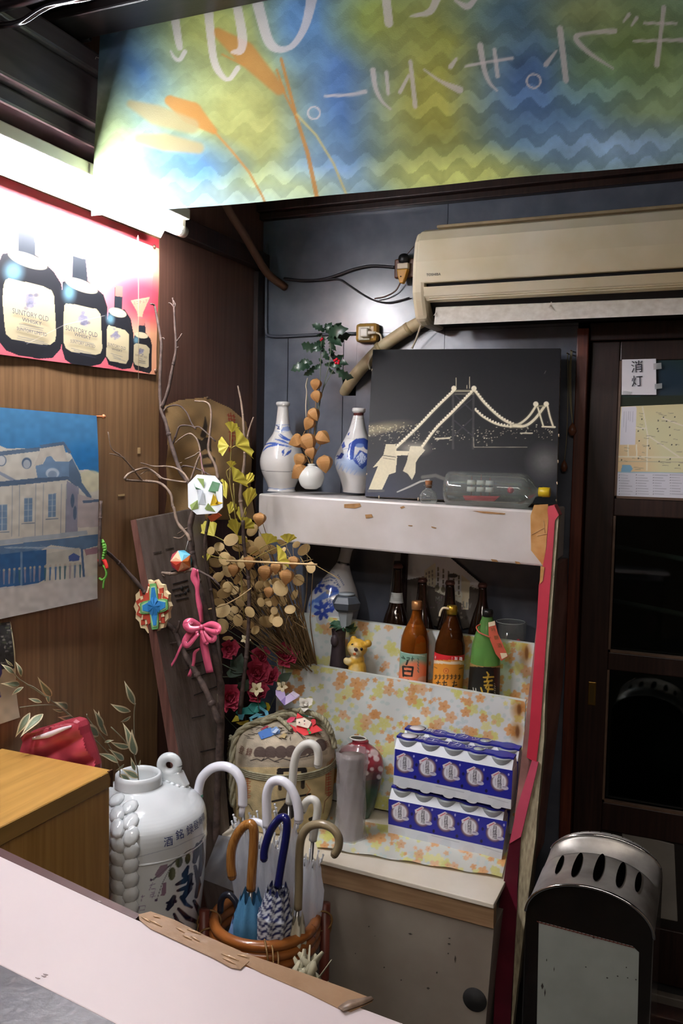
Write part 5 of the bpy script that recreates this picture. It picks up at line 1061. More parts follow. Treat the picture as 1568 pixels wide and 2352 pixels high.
b, ax, prof = lpx([(776, 816, 1366), (778, 814, 1362)], fy, dense=0); g = MB(); g.lathe(b, prof, 20); O('solar_panel', g, mat('solar', '#8f979c', .2), fg)
ivy = leaf_mesh('ivy_leaf', [.03, .3, .42, .3, .36, .2, .02], mat('resin_leaf', '#34583f', .4, var=.3, vs=60), .4, .25)
for a in range(9):
    an = a*.7; leafpx(fg, ivy, 'ivy_leaf', (788+6*math.cos(an), 1440), (787+34*math.cos(an), 1441+13*math.sin(an)-2), fy-.012*(1+math.sin(an)), 0, .9, .9)
g = MB(); kk = ms(at(820, 1490, y=fy-.02))
def bb(px, py, dy, r, sq=(1, 1, 1)): g.ball(at(px, py, y=fy-.02+dy), r*kk, 16, sq)
bb(820, 1488, 0, 23, (1.05, .9, .95)); bb(820, 1540, 0, 22, (1, .9, 1.5)); bb(820, 1515, 0, 17); bb(803, 1520, -.012, 10, (1.6, 1, .9)); bb(812, 1468, .003, 8); bb(845, 1478, .006, 9); bb(818, 1498, -.017, 9); bb(822, 1580, 0, 25, (1, 1, 1.2)); bb(795, 1517, -.014, 7)
bt = O('tmp', g, mat('resin_yellow', None, .4, vcol=True), fg); rm = bt.modifiers.new('r', 'REMESH'); rm.mode = 'VOXEL'; rm.voxel_size = .0016; sm_ = bt.modifiers.new('s', 'SMOOTH'); sm_.iterations = 6; sm_.factor = .6
me = bpy.data.meshes.new_from_object(bt.evaluated_get(bpy.context.evaluated_depsgraph_get())); me.name = 'bear_cub'; bpy.data.objects.remove(bt); me.materials.clear(); me.materials.append(mat('resin_yellow', None)); me.polygons.foreach_set('use_smooth', [True]*len(me.polygons))
bt = link('bear_cub', me, fg)
bake(bt, lambda P: (P.ell(815, 1500, 14, 13, '#e6dcc4', .8, 0, .6), P.ell(806, 1490, 8, 8, '#e9e0c8', .6, 0, .6), P.ell(797, 1517, 9, 9, '#e3d7b4', .7, 0, .5), P.ell(815, 1550, 12, 22, '#e3d7b4', .6, 0, .6), P.noisy(.2, .1, 1)), '#d9a93c')
for nm, x, y, r, dy, c in (('eye', 810, 1482, 4.2, -.0195, '#1c1816'), ('eye', 829, 1491, 4.2, -.0175, '#1c1816'), ('nose', 817, 1492, 4.6, -.0285, '#4a3634'), ('mouth', 814, 1502, 3.6, -.0275, '#c9602c')):
    g = MB(); g.ball(at(x, y, y=fy-.02+dy), r*kk, 10, (1.1, .6, 1)); O(nm, g, mat('resin_'+nm, c, .25), fg)

# ================================================================= SACK, PLANK, BRANCHES AND FLOWERS IN THE CORNER
def p_sack(P):
    P.noisy(.04, .3, 2); k = '#2a2119'
    P.stroke([(461, 958), (462, 978), (460, 1000)], [2, 9, 12], k, .85, 2); P.poly([(445, 1006), (458, 1012), (464, 1004), (476, 1004), (476, 1038), (462, 1032), (449, 1040)], k, .9); P.stroke([(452, 1050), (466, 1046), (478, 1054), (476, 1068), (458, 1070)], 8, k, .85, 2)
    r = '#a8331f'
    for y in (952, 990): strokes(P, [[(511, y+2), (529, y+5)], [(514, y-2), (513, y+22)], [(526, y), (525, y+20)], [(519, y-3), (519, y+22)], [(512, y+10), (528, y+13)]], 2.4, r, .85)
    P.stroke([(516, 1012), (514, 1035)], 6, r, .7, 2)
sheet('hemp_sack', [(364, 905), (580, 905), (585, 1200), (364, 1200)], 130, 130, XB(.004), p_sack, mat('sackcloth', None, .85, vcol=True, bump=.35, bs=400), base='#a8875a',
      clip=[(366, 932), (400, 918), (466, 911), (520, 936), (556, 968), (570, 1060), (576, 1195), (370, 1195)], bump=lambda s, t: .012+.012*np.sin(s*9+t*4)*t+.008*np.abs(np.sin((s*.8-t)*6))*np.minimum(1, t*4), label='brown hemp sack with black and red lettering nailed to left wall near corner', cat='sack')
g = MB(); c = at(467, 914, x=.006); g.lathe(c-Vector((.006, 0, 0)), [(.0015, 0), (.0015, .018), (.005, .019), (.004, .023)], 10, axis=(1, 0, 0)); O('nail', g, mat('nail', None), label='rusty nail at the peak of hemp sack', cat='nail')

pkw = mat('charred_plank', '#625650', .45, var=.35, col2='#42372f', vs=6, grain=(6, 6, .7), bump=.3, bs=30); pke = mat('plank_edge', '#6a463c', .5, var=.4, col2='#472b24', vs=8, grain=(12, 12, .8), bump=.25)
tA, bA, tB, bB = at(300, 1195, y=-.705), at(389, 1738, y=-.705), at(313, 1193, y=-.703), at(412, 1738, y=-.703)
def down(a, b, z): return a+(b-a)*((z-a.z)/(b.z-a.z))
fA, fB = down(tA, bA, .0), down(tB, bB, .0)
dt, db_ = Vector((.012, .305, .02)), Vector((.0, .07, 0))
pk = T('carved_plank', 'old dark thick carved plank leaning against left wall behind the branches', 'plank', fA)
g = MB(); g.hexa([fA, fB, fB+db_, fA+db_], [tA, tB, tB+dt, tA+dt]); O('plank_body', g, [pkw], pk, .003)
g = MB(); o_ = Vector((-.0, -.0012, 0)); g.prism([tA+o_, tB+o_, fB+o_, fA+o_], (0, .001, 0)); O('worn_edge', g, pke, pk)
pn = (tB-fB).cross(dt.lerp(db_, .4)).normalized(); PK = (tuple(tB+(pn*.0012 if pn.x > 0 else -pn*.0012)), tuple(pn))
grm = mat('groove', '#191210', .9)
for a, b, w in (((393, 1313), (420, 1306), 3), ((396, 1342), (430, 1332), 3), ((395, 1356), (432, 1345), 4), ((400, 1368), (425, 1362), 2.5), ((404, 1379), (432, 1372), 2.5), ((380, 1262), (398, 1258), 2), ((420, 1498), (470, 1482), 3), ((430, 1530), (480, 1515), 3), ((440, 1560), (490, 1540), 3.5), ((445, 1598), (500, 1575), 3.5), ((440, 1650), (470, 1642), 3), ((460, 1728), (505, 1716), 5), ((352, 1270), (370, 1266), 2), ((425, 1540), (460, 1528), 2)):
    p, e = at(*a, pl=PK), at(*b, pl=PK); k = ms(p)*w/2; u_ = (tB-fB).normalized()*k
    g = MB(); g.prism([p-u_*.3, e-u_, e+u_*.3, p+u_], pn*(.0012 if pn.x > 0 else -.0012)); O('carved_groove', g, grm, pk)
g = MB()
for x, y, r in ((418, 1352, 7), (432, 1356, 6), (426, 1363, 5), (414, 1366, 4)): g.ball(at(x, y, pl=PK), r*ms(tB), 8, (.4, 1, 1))
O('burnt_knot', g, mat('burnt', '#0e0b0a', .7), pk)

brm = mat('bark', '#5b4a42', .8, var=.4, col2='#3a2e29', vs=60, bump=.4, bs=120); brl = mat('bark_pale', '#857060', .8, var=.35, vs=70, bump=.3, bs=150)
br = T('branch_arrangement', 'tall bare branches with twisting twigs rising before the plank and sack', 'branches', (.24, -.62, 0))
def branch(pts, y, r0, r1, m=brm, name='twig', par=None, k=5):
    W = []
    for p in pts:
        w = min(y+(p[2] if len(p) > 2 else 0), at(p[0], p[1], x=.022).y) if p[0] < 480 else y+(p[2] if len(p) > 2 else 0)
        W.append(at(p[0], p[1], y=w))
    W = cr(W, k); q = ms(W[0]); g = MB(); n = len(W)
    R = [(r0+(r1-r0)*i/(n-1))*q*(1+.12*math.sin(i*1.7)) for i in range(n)]; g.tube(W, R, 7)
    for i in range(4, n-2, 7):
        if rnd.random() < .5: g.ball(W[i], R[i]*1.35, 6)
    return O(name, g, m, par or br)
bY = -.62
foot = pix((.235, -.62, 0.0)); fz = pix((.225, -.62, .5))
branch([(foot[0], foot[1]), (fz[0], fz[1]), (508, 1620), (500, 1540), (478, 1430), (455, 1335), (444, 1288), (439, 1246), (436, 1211), (446, 1165), (447, 1138), (437, 1113), (415, 1084), (393, 1020), (380, 969), (370, 941), (367, 883), (370, 803), (369, 778), (358, 717), (354, 701), (346, 698)], bY, 9, 2, name='main_branch')
branch([(372, 936), (386, 896), (396, 845), (404, 800), (401, 740), (399, 701), (396, 684)], bY, 4.5, 1.6, name='side_branch')
branch([(404, 786), (412, 776), (418, 766)], bY, 2.2, 1.4); branch([(400, 706), (392, 697), (387, 696)], bY, 1.6, 1.2); branch([(400, 708), (403, 700), (398, 690)], bY, 1.6, 1); branch([(369, 778), (375, 776), (378, 780)], bY, 1.8, 1.2); branch([(403, 800), (410, 797)], bY, 1.8, 1.2)
branch([(503, 1660), (482, 1605), (458, 1559), (433, 1517), (414, 1482), (401, 1450), (376, 1425), (350, 1386, -.03), (325, 1351, -.05), (280, 1300, -.09), (248, 1270, -.13), (237, 1262, -.15)], -.66, 8, 3.6, name='side_branch')
branch([(403, 1455), (409, 1440), (412, 1426)], -.66, 5, 3); branch([(409, 1475), (395, 1477), (385, 1479)], -.66, 2.4, 1.4); branch([(446, 1308), (420, 1312), (395, 1318), (372, 1316), (352, 1322), (341, 1330)], -.64, 4.5, 3, brl, 'side_branch'); branch([(372, 1318), (378, 1324)], -.64, 2.5, 1.6, brl); branch([(446, 1306), (462, 1314), (487, 1328), (505, 1345)], -.62, 3, 2)
branch([(436, 1243), (430, 1228), (408, 1201), (400, 1170), (396, 1160), (393, 1138), (380, 1119), (362, 1108), (329, 1105), (294, 1103, -.02), (287, 1097, -.02), (303, 1084, -.02), (335, 1075), (358, 1087), (377, 1100), (428, 1108)], -.64, 4, 2, brl, 'side_branch')
branch([(326, 1103), (300, 1071, -.02), (278, 1047, -.03), (256, 1030, -.05), (248, 992, -.06)], -.65, 2.3, 1, brl); branch([(286, 1052, -.02), (262, 1044, -.04), (252, 1042, -.05)], -.65, 1.6, 1, brl)
branch([(434, 1106), (421, 1087), (402, 1075), (380, 1071), (352, 1071), (323, 1063)], -.64, 3, 1.2, brl); branch([(437, 1106), (453, 1059), (460, 1040), (453, 1011), (437, 996), (418, 1004), (402, 1017)], bY, 2.6, 1.3, brl)
branch([(501, 1102), (495, 1071), (479, 1036), (482, 995), (485, 947), (476, 925), (447, 921)], -.56, 4, 1.6, brl); branch([(466, 1103), (464, 1071), (460, 1040), (446, 1046), (425, 1055)], -.58, 2.6, 1.5, brl)
branch([(375, 945), (384, 935), (409, 931), (428, 947), (444, 979), (460, 982), (495, 1014)], -.56, 2, 1.6); branch([(396, 1020), (404, 1000), (413, 979), (436, 978), (450, 985)], -.58, 2.4, 1.6); branch([(410, 1080), (425, 1070), (465, 1082), (510, 1110)], -.58, 2, 2); branch([(560, 1200), (552, 1138), (562, 1055), (560, 988), (555, 931), (546, 886)], -.42, 5, 1.8, brl, 'side_branch'); branch([(562, 1050), (571, 992), (582, 958)], -.42, 3, 1.6, brl)
branch([(432, 1222), (414, 1236), (398, 1234)], bY, 2, 1.4, brl); branch([(436, 1240), (438, 1220), (430, 1213), (408, 1226)], bY, 2.2, 1.4, brl); branch([(370, 1100), (352, 1085), (338, 1081), (322, 1090)], -.64, 1.8, 1, brl); branch([(415, 1082), (408, 1068), (418, 1062)], -.6, 2, 1.2, brl)
branch([(506, 1640), (505, 1520), (488, 1380), (470, 1270), (480, 1190), (505, 1105)], -.55, 5, 3, name='side_branch'); branch([(550, 1640, -.02), (568, 1480), (572, 1350), (560, 1250), (558, 1195)], -.45, 5, 4, name='side_branch')
branch([(231, 1300), (228, 1255), (230, 1200), (232, 1150)], -.82, 4.2, 3.4, name='side_branch')

# braided wreath scraps on the branch tip beside the print
gw = mat('green_yarn', '#5d9a3a', .8, bump=.4, bs=200); rw = mat('red_yarn', '#c4261f', .7)
w0 = T('yarn_braid', 'green braided yarn loops with red knot on the twig beside station print', 'ornament', at(238, 1330, y=-.83))
g = MB(); g.tube(cr(PP([(234, 1240), (241, 1252), (242, 1268), (236, 1285), (229, 1288), (228, 1265), (234, 1240)], y=-.83), 5), .0034, 7)
for i in range(7): g.ball(at(240-abs(i-3), 1246+i*6, y=-.834), .0045, 7)
O('green_loop', g, gw, w0)
g = MB(); g.tube(cr(PP([(229, 1297), (238, 1300), (244, 1312), (243, 1325), (235, 1332), (228, 1328)], y=-.83), 5), .003, 7); g.tube(cr(PP([(240, 1330), (238, 1340), (237, 1352)], y=-.83), 4), .0025, 7); O('green_loop', g, gw, w0)
g = MB(); g.tube(cr(PP([(228, 1288), (237, 1285), (243, 1295), (246, 1306)], y=-.832), 5), [.0055, .004], 8); O('red_knot', g, rw, w0)

# ginkgo spray
gk = mat('ginkgo_yellow', '#e8da60', .5, var=.3, col2='#d2c54c', vs=30, translu=.3)
def fan(name, m, seg=16, rr=6):
    g = MB(); V = [(0, 0, 0)]; F = []
    for j in range(1, rr+1):
        t = j/rr
        for i in range(seg+1):
            a = (i/seg-.5)*1.9; R_ = t*(1-.10*abs(math.sin(a*7))*t-.06*(1 if abs(a) < .08 else 0)*t); V.append((math.sin(a)*R_, math.cos(a)*R_, .05*math.sin(a*11)*t+.12*t*t-.12*a*a*t))
    for i in range(seg): F.append((0, 2+i, 1+i))
    for j in range(rr-1):
        for i in range(seg): b = 1+j*(seg+1); F.append((b+i, b+i+1, b+seg+2+i, b+seg+1+i))
    g.add(V, F, True); return g.mesh(name, m)
gf = fan('leaf', gk); gs = T('ginkgo_spray', 'artificial yellow ginkgo spray standing left of the white shelf', 'artificial plant', (.27, -.42, .7))
for a, b, w in (((531, 994), (536, 965), .6), ((525, 1024), (499, 1026), 1), ((541, 1024), (578, 1013), .9), ((530, 1074), (533, 1055), .55), ((535, 1104), (563, 1088), 1.05), ((563, 1115), (582, 1084), .35), ((568, 1164), (578, 1113), .35), ((526, 1181), (538, 1151), .45), ((520, 1146), (507, 1100), .3), ((492, 1232), (468, 1199), .55), ((460, 1260), (447, 1234), .5), ((544, 1229), (533, 1186), .4),
                ((612, 1251), (626, 1223), .7), ((660, 1248), (664, 1223), .9), ((556, 1202), (553, 1160), .3), ((638, 1288), (661, 1272), 1), ((474, 1290), (474, 1270), .6), ((555, 1215), (580, 1190), .6), ((548, 1250), (560, 1228), .6)):
    leafpx(gs, gf, 'leaf', a, b, -.45+rnd.uniform(-.03, .03), rnd.uniform(-.02, .02), w*1.12, rnd.uniform(-.3, .3))
g = MB()
for p in (((560, 1420), (552, 1300), (545, 1225), (535, 1150), (528, 1110), (530, 1040), (531, 993)), ((528, 1110), (520, 1085), (528, 1075)), ((531, 1030), (536, 1026), (541, 1024)), ((531, 1030), (525, 1024)), ((540, 1180), (536, 1110)), ((545, 1225), (565, 1165)), ((550, 1290), (590, 1265), (612, 1251)), ((551, 1300), (620, 1265), (660, 1248)), ((548, 1260), (510, 1240), (492, 1231)), ((550, 1290), (480, 1275), (460, 1260)), ((548, 1250), (526, 1181)), ((545, 1225), (544, 1229))):
    g.tube(cr(PP(p, y=-.445), 4), .0014, 5)
O('stems', g, mat('ginkgo_stem', '#8d7c3c', .7), gs, kind='stuff')

# dried honesty and lantern bouquet tucked behind the second cloth panel
db = T('dried_bouquet', 'bundle of dried tan honesty pods and lantern fruits tied behind cloth panel', 'dried flowers', at(728, 1560, y=-.2))
tanm = mat('honesty', '#dcc08a', .6, var=.3, col2='#c2a268', vs=50, translu=.3)
g = MB(); V = [(0, 0, .03)]; n = 18
for j, (r, z) in enumerate(((.25, .035), (.42, .02), (.5, .0))):
    for i in range(n): a = 2*math.pi*i/n; V.append((math.cos(a)*r, .5+math.sin(a)*r, z))
V[0] = (0, .5, .04); F = [(0, 1+i, 1+(i+1) % n) for i in range(n)]
for j in range(2):
    for i in range(n): b = 1+j*n; F.append((b+i, b+n+i, b+n+(i+1) % n, b+(i+1) % n))
g.add(V, F, True); pm = g.mesh('seed_pod', tanm)
q_ = random.Random(12); ends = []
pods = [(835, 310, 34), (1000, 280, 46), (1075, 320, 38), (1255, 285, 27), (1310, 322, 45), (670, 415, 38), (740, 385, 42), (545, 668, 40), (600, 615, 38), (648, 645, 42), (735, 635, 42), (762, 590, 36), (805, 615, 32), (715, 873, 50), (810, 755, 27), (920, 770, 38), (1075, 765, 29), (905, 860, 34), (1210, 752, 36), (850, 705, 30), (725, 760, 50), (1140, 600, 54), (960, 640, 28), (690, 520, 36), (835, 830, 40), (1360, 450, 36), (938, 180, 40), (1040, 840, 46), (880, 600, 32), (785, 250, 42), (915, 300, 42), (565, 370, 32), (700, 300, 34), (640, 330, 28), (860, 420, 30), (760, 480, 38), (950, 330, 36), (1150, 380, 40), (1270, 540, 38), (1000, 700, 30), (1100, 690, 32), (870, 250, 30), (620, 470, 30), (830, 540, 30), (930, 560, 30), (1040, 400, 34), (700, 700, 30), (780, 800, 28), (960, 900, 30), (1120, 840, 34)]
for zx, zy, r in pods:
    x, y = 280+zx*.3189, 1160+zy*.3189; r *= .3189*1.12; an = q_.uniform(0, 6.28); yy = -.40+q_.uniform(-.07, .06)
    a = (x-r*math.cos(an), y-r*math.sin(an)); b = (x+r*math.cos(an), y+r*math.sin(an)); leafpx(db, pm, 'seed_pod', a, b, yy, q_.uniform(-.012, .012), q_.uniform(.75, 1.0), q_.uniform(-.7, .7)); ends.append((a[0], a[1], yy))
for zx, zy, r in ((805, 470, 48), (915, 418, 52), (1030, 490, 58), (1110, 455, 46), (1185, 520, 58), (1235, 415, 48), (990, 105, 52), (1058, 630, 42)):
    x, y = 280+zx*.3189, 1160+zy*.3189; r *= .3189; p, e = at(x+2, y-r, y=-.45), at(x-2, y+r, y=-.455); L_ = (e-p).length
    inst('lantern_pod', pod, db, frame(p, e-p, tocam(p), (L_*.98, L_, L_*.85))); ends.append((x, y-r, -.44))
for _ in range(46):
    x, y, r = q_.gauss(590, 48), q_.gauss(1335, 50), q_.uniform(7, 14); an = q_.uniform(0, 6.28); yy = -.38+q_.uniform(-.07, .08)
    a = (x-r*math.cos(an), y-r*math.sin(an)); b = (x+r*math.cos(an), y+r*math.sin(an)); leafpx(db, pm, 'seed_pod', a, b, yy, q_.uniform(-.012, .012), q_.uniform(.6, 1.0), q_.uniform(-1., 1.)); ends.append((a[0], a[1], yy))
g = MB(); foot_ = (728, 1545)
for x, y, yy in ends+[(q_.uniform(520, 690), q_.uniform(1320, 1450), -.38+q_.uniform(-.06, .08)) for _ in range(34)]:
    e = at(foot_[0]+q_.uniform(-14, 8), foot_[1]+q_.uniform(-4, 12), y=-.19+q_.uniform(-.012, .006)); p = at(x, y, y=yy); m_ = p.lerp(e, .5)+Vector((q_.uniform(-.02, .02), q_.uniform(-.02, .01), q_.uniform(-.035, .01)))
    g.tube(cr([p, p.lerp(m_, .6)+Vector((q_.uniform(-.01, .01), 0, q_.uniform(-.01, .01))), m_, e], 4), [.0008, .0016, .0022], 5)
O('dry_stems', g, mat('straw_brown', '#9a7f58', .8, var=.3, vs=60), db, kind='stuff')
g = MB()
for _ in range(26):
    x, y = q_.uniform(520, 700), q_.uniform(1255, 1440); p = at(x, y, y=-.42); g.tube(cr([p, p+Vector((q_.uniform(-.03, .03), q_.uniform(-.02, .02), q_.uniform(-.03, .03))), p+Vector((q_.uniform(-.05, .05), 0, q_.uniform(-.04, .05)))], 4), .0007, 4)
O('fine_stems', g, mat('straw_pale', '#a58a58', .8), db, kind='stuff')
st = mat('straw_stick', '#c7a878', .7)
g = MB(); g.tube(cr(PP([(520, 1288), (560, 1289), (640, 1293), (728, 1297)], y=-.5), 4), .0028, 7); O('straw_stick', g, st, db)
g = MB(); g.tube(cr(PP([(423, 1396), (458, 1401), (503, 1394), (545, 1374), (577, 1351)], y=-.5), 4), .0018, 6); O('straw_stick', g, st, db)
g = MB(); g.tube(cr(PP([(690, 1262), (712, 1282), (720, 1295), (780, 1330)], y=-.33), 4), .0011, 5); g.tube(cr(PP([(668, 1420), (688, 1450), (700, 1490), (697, 1505)], y=-.3), 4), .0011, 5); O('fine_stems', g, mat('straw_pale', None), db, kind='stuff')

# dark red artificial roses and small cream blossoms
rs = T('rose_spray', 'spray of dark red artificial roses drooping behind the straw sake barrel', 'artificial flowers', (.25, -.33, .47))
rm_ = mat('rose_petal', '#c4455f', .6, var=.35, col2='#9c2c44', vs=40, translu=.15)
g = MB(); V = []; F = []; nu, nv = 7, 5
for j in range(nv):
    for i in range(nu):
        u, v = i/(nu-1)-.5, j/(nv-1); V.append((u*(.5+.9*v-.4*v*v), v, .35*u*u*4*.4+.25*v*v-.14*max(0, v-.7)*6*abs(u)))
for j in range(nv-1):
    for i in range(nu-1): a = j*nu+i; F.append((a, a+1, a+nu+1, a+nu))
g.add(V, F, True); ptl = g.mesh('petal', rm_)
def bloom(par, c, r, d, name='rose_bloom', n=18, me=ptl, core=None):
    c = Vector(c); d = Vector(d).normalized(); g = MB(); g.ball(c, r*.28, 10); h = O(name, g, core or rm_, par)
    s0 = d.orthogonal().normalized(); t0 = d.cross(s0)
    for i in range(n):
        ring = i/n; a = i*2.4; op = .25+1.05*ring; o = s0*math.cos(a)+t0*math.sin(a); dirv = (d*math.cos(op)+o*math.sin(op)).normalized(); L_ = r*(.62+.42*ring)
        inst('petal', me, h, frame(c+o*r*.08-d*r*.1, dirv, d*math.sin(op)-o*math.cos(op), (L_*.95, L_, L_)))
    return h
for x, y, r, yy in ((653, 1506, 32, -.30), (589, 1545, 34, -.34), (599, 1510, 25, -.32), (622, 1556, 24, -.32), (525, 1603, 33, -.45), (591, 1594, 28, -.36), (525, 1490, 24, -.42)):
    p = at(x, y, y=yy); bloom(rs, p, r*ms(p), tocam(p)+Vector((rnd.uniform(-.5, .5), 0, rnd.uniform(-.2, .5))))
g = MB()
for p in (((653, 1515), (640, 1580), (600, 1660, -.02)), ((589, 1555), (590, 1620), (575, 1680)), ((525, 1610, -.1), (545, 1660, -.05), (560, 1700)), ((525, 1495, -.1), (545, 1560, -.05), (570, 1680)), ((480, 1553, -.1), (520, 1555, -.1), (565, 1557)), ((500, 1520, -.1), (540, 1540, -.1), (575, 1550))): g.tube(cr(PP(p, y=-.31), 4), .0018, 5)
O('stems', g, mat('rose_stem', '#4d5440', .7), rs, kind='stuff')
rl = leaf_mesh('rose_leaf', [.02, .22, .34, .36, .28, .14, .02], mat('rose_leaf_green', '#3c4a3a', .6, var=.3, vs=30), .3, .2)
for a, b in (((560, 1545), (530, 1515)), ((550, 1540), (555, 1500)), ((555, 1550), (520, 1545)), ((640, 1560), (670, 1545)), ((570, 1560), (545, 1585))): leafpx(rs, rl, 'rose_leaf', a, b, -.40, .01, .9, rnd.uniform(-.5, .5))
cs = T('blossom_sprig', 'thin sprig of small cream five petal blossoms among the dark red roses', 'artificial flowers', (.25, -.36, .5))
crm = mat('cream_petal', '#d8c9a0', .6); cp = leaf_mesh('cream_petal', [.04, .2, .34, .36, .22, .03], crm, .2, .1)
for x, y, r, yy in ((564, 1468, 13, -.43), (589, 1582, 18, -.42), (493, 1602, 16, -.5), (647, 1577, 15, -.36)):
    p = at(x, y, y=yy); d = tocam(p); g = MB(); g.ball(p+d*.001, r*ms(p)*.22, 8); h = O('blossom', g, mat('blossom_eye', '#8d7a4a', .7), cs); s0 = d.orthogonal().normalized(); t0 = d.cross(s0)
    for i in range(5):
        a = i*1.2566+x; o = s0*math.cos(a)+t0*math.sin(a); L_ = r*ms(p); inst('petal', cp, h, frame(p, o+d*.25, d, (L_*.85, L_, L_)))
g = MB()
for p in (((564, 1468), (600, 1490), (640, 1530, .1)), ((589, 1585), (596, 1640)), ((493, 1605, -.06), (520, 1650, -.04), (560, 1690)), ((647, 1578, .04), (640, 1540, .05), (636, 1520, .06)), ((520, 1445), (570, 1475), (640, 1500, .08))): g.tube(cr(PP(p, y=-.42), 4), .0009, 4)
O('stems', g, mat('rose_stem', None), cs, kind='stuff')

# things hung on the branches
def pgon(pts, y, d=.0015, z=0): return [at(*p, y=y) for p in pts]
oy = -.645
wo = T('folded_paper_octagon', 'white octagonal origami panel with folded green corners and yellow tip', 'origami', at(471, 1182, y=oy))
g = MB(); g.prism(pgon([(452, 1090), (492, 1093), (510, 1115), (511, 1165), (497, 1179), (452, 1182), (432, 1165), (431, 1112)], oy), (0, .004, 0)); O('white_panel', g, mat('paper_white', '#dfe3e4', .7), wo)
for c, L in (('#9fb86e', [[(452, 1098), (472, 1100), (468, 1122), (462, 1112)], [(436, 1160), (458, 1148), (455, 1168), (440, 1172)], [(470, 1168), (482, 1155), (495, 1176), (474, 1172)]]), ('#7fb08a', [[(478, 1128), (492, 1105), (505, 1110), (500, 1128)], [(478, 1128), (500, 1128), (495, 1134)], [(445, 1110), (452, 1118), (462, 1124), (450, 1124)]]), ('#d9b52a', [[(482, 1162), (494, 1134), (500, 1152), (512, 1155), (498, 1160)], [(494, 1134), (502, 1152), (494, 1158)]]), ('#c4ccd2', [[(452, 1124), (470, 1126), (472, 1160), (456, 1158)]])):  # the pale grey piece paints shading onto the white paper
    for i, p in enumerate(L):
        w_ = pgon(p, oy-.001); w_[1] = w_[1]+Vector((0, -.009, 0)); g = MB(); g.prism(w_, (0, .0008, 0)); O('folded_corner', g, mat('paper'+c, c, .7), wo)
g = MB(); g.tube(cr(PP([(460, 1040), (463, 1065), (470, 1090)], y=oy), 3), .0008, 5); O('pink_thread', g, mat('pink_thread', '#c08a9a', .7), wo)
g = MB(); g.prism(pgon([(476, 1186), (500, 1178), (508, 1184), (492, 1196), (484, 1199)], -.6), (0, .004, 0)); w_ = g; O('origami_scrap', g, mat('paper_orange', '#c4592a', .7), label='small orange folded paper peeking out beneath white octagonal panel', cat='origami')
# kusudama ball
kc = at(416, 1288, y=-.645); kr = 28*ms(kc); kt = T('paper_ball', 'multicoloured folded paper ball hanging under the branch fork', 'origami', kc)
bmv = bmesh.new(); bmesh.ops.create_icosphere(bmv, subdivisions=1, radius=1); vs_ = [v.co.copy() for v in bmv.verts]; fs_ = [[v.index for v in f.verts] for f in bmv.faces]; bmv.free()
kcol = ['#c9452f', '#4a9ab0', '#e0b08a', '#cf7030', '#a82f5c', '#6fb6cc', '#d99a70', '#8c2f3a']; rotm = Matrix.Rotation(.5, 3, 'X') @ Matrix.Rotation(.4, 3, 'Z')
for k_, cc in enumerate(kcol):
    g = MB()
    for i, f in enumerate(fs_):
        if (i*5+i//7) % 8 != k_: continue
        P3_ = [kc+rotm @ vs_[j]*kr for j in f]; m_ = (P3_[0]+P3_[1]+P3_[2])/3; m_ = kc+(m_-kc)*1.12; c0 = kc.lerp(m_, .5)
        g.add(P3_+[m_, c0], [(0, 1, 3), (1, 2, 3), (2, 0, 3), (1, 0, 4), (2, 1, 4), (0, 2, 4)])
    O('paper_facet', g, mat('paper'+cc, cc, .65), kt, kind='stuff')
g = MB(); g.tube(PP([(426, 1264), (432, 1242)], y=-.645), .0007, 5); O('thread', g, mat('thread', None), kt)
# layered paper medallion
mc = (349, 1393); my = -.70
md = T('paper_medallion', 'layered oval origami medallion with blue and green cross on red and cream', 'origami', at(349, 1450, y=my))
def star(r1, r2, n, sx, ph=0, f=None): return [(mc[0]+sx*(r1 if i % 2 == 0 else r2)*math.cos(ph+i*math.pi/n), mc[1]+(r1 if i % 2 == 0 else r2)*1.05*math.sin(ph+i*math.pi/n)) for i in range(2*n)]
for nm, pts, y_, d_, c in (('cream_layer', star(60, 54, 14, .7), my, .012, '#d9c498'), ('red_layer', star(55, 43, 12, .7, .2), my-.003, .003, '#b5432f'), ('cream_layer', star(46, 37, 16, .7, .1), my-.005, .002, '#e0cfa6'), ('red_layer', star(42, 33, 12, .7, .3), my-.007, .002, '#b5432f')):
    g = MB(); g.prism(pgon(pts, y_), (0, d_, 0)); O(nm, g, mat('paper'+c, c, .7, bump=.3, bs=120), md)
def lobes(R, w): 
    out = []
    for k_ in range(4):
        a = k_*math.pi/2-.08
        for da, rr in ((-.75, .42), (-w, .8), (-w*.6, 1), (w*.6, 1), (w, .8)): out.append((mc[0]+4+.66*R*rr*math.cos(a+da), mc[1]+R*1.1*rr*math.sin(a+da)))
    return out
for nm, R, w, y_, c in (('green_cross', 49, .34, my-.010, '#6fae62'), ('pale_cross', 43, .3, my-.0115, '#a9cfa0'), ('blue_cross', 40, .22, my-.013, '#2f86c4')):
    g = MB(); g.prism(pgon(lobes(R, w), y_), (0, .003, 0)); O(nm, g, mat('paper'+c, c, .7, var=.2, vs=60), md)
g = MB()
for k_ in range(8):
    a = k_*math.pi/4+.2; e = at(mc[0]+4+15*math.cos(a), mc[1]+22*math.sin(a), y=my-.0135); c0 = at(mc[0]+4, mc[1], y=my-.020); e2 = at(mc[0]+4+15*math.cos(a+.5), mc[1]+22*math.sin(a+.5), y=my-.0135)
    g.add([c0, e, e2], [(0, 1, 2)])
O('blue_folds', g, mat('paper_blue2', '#2a76b4', .7), md)
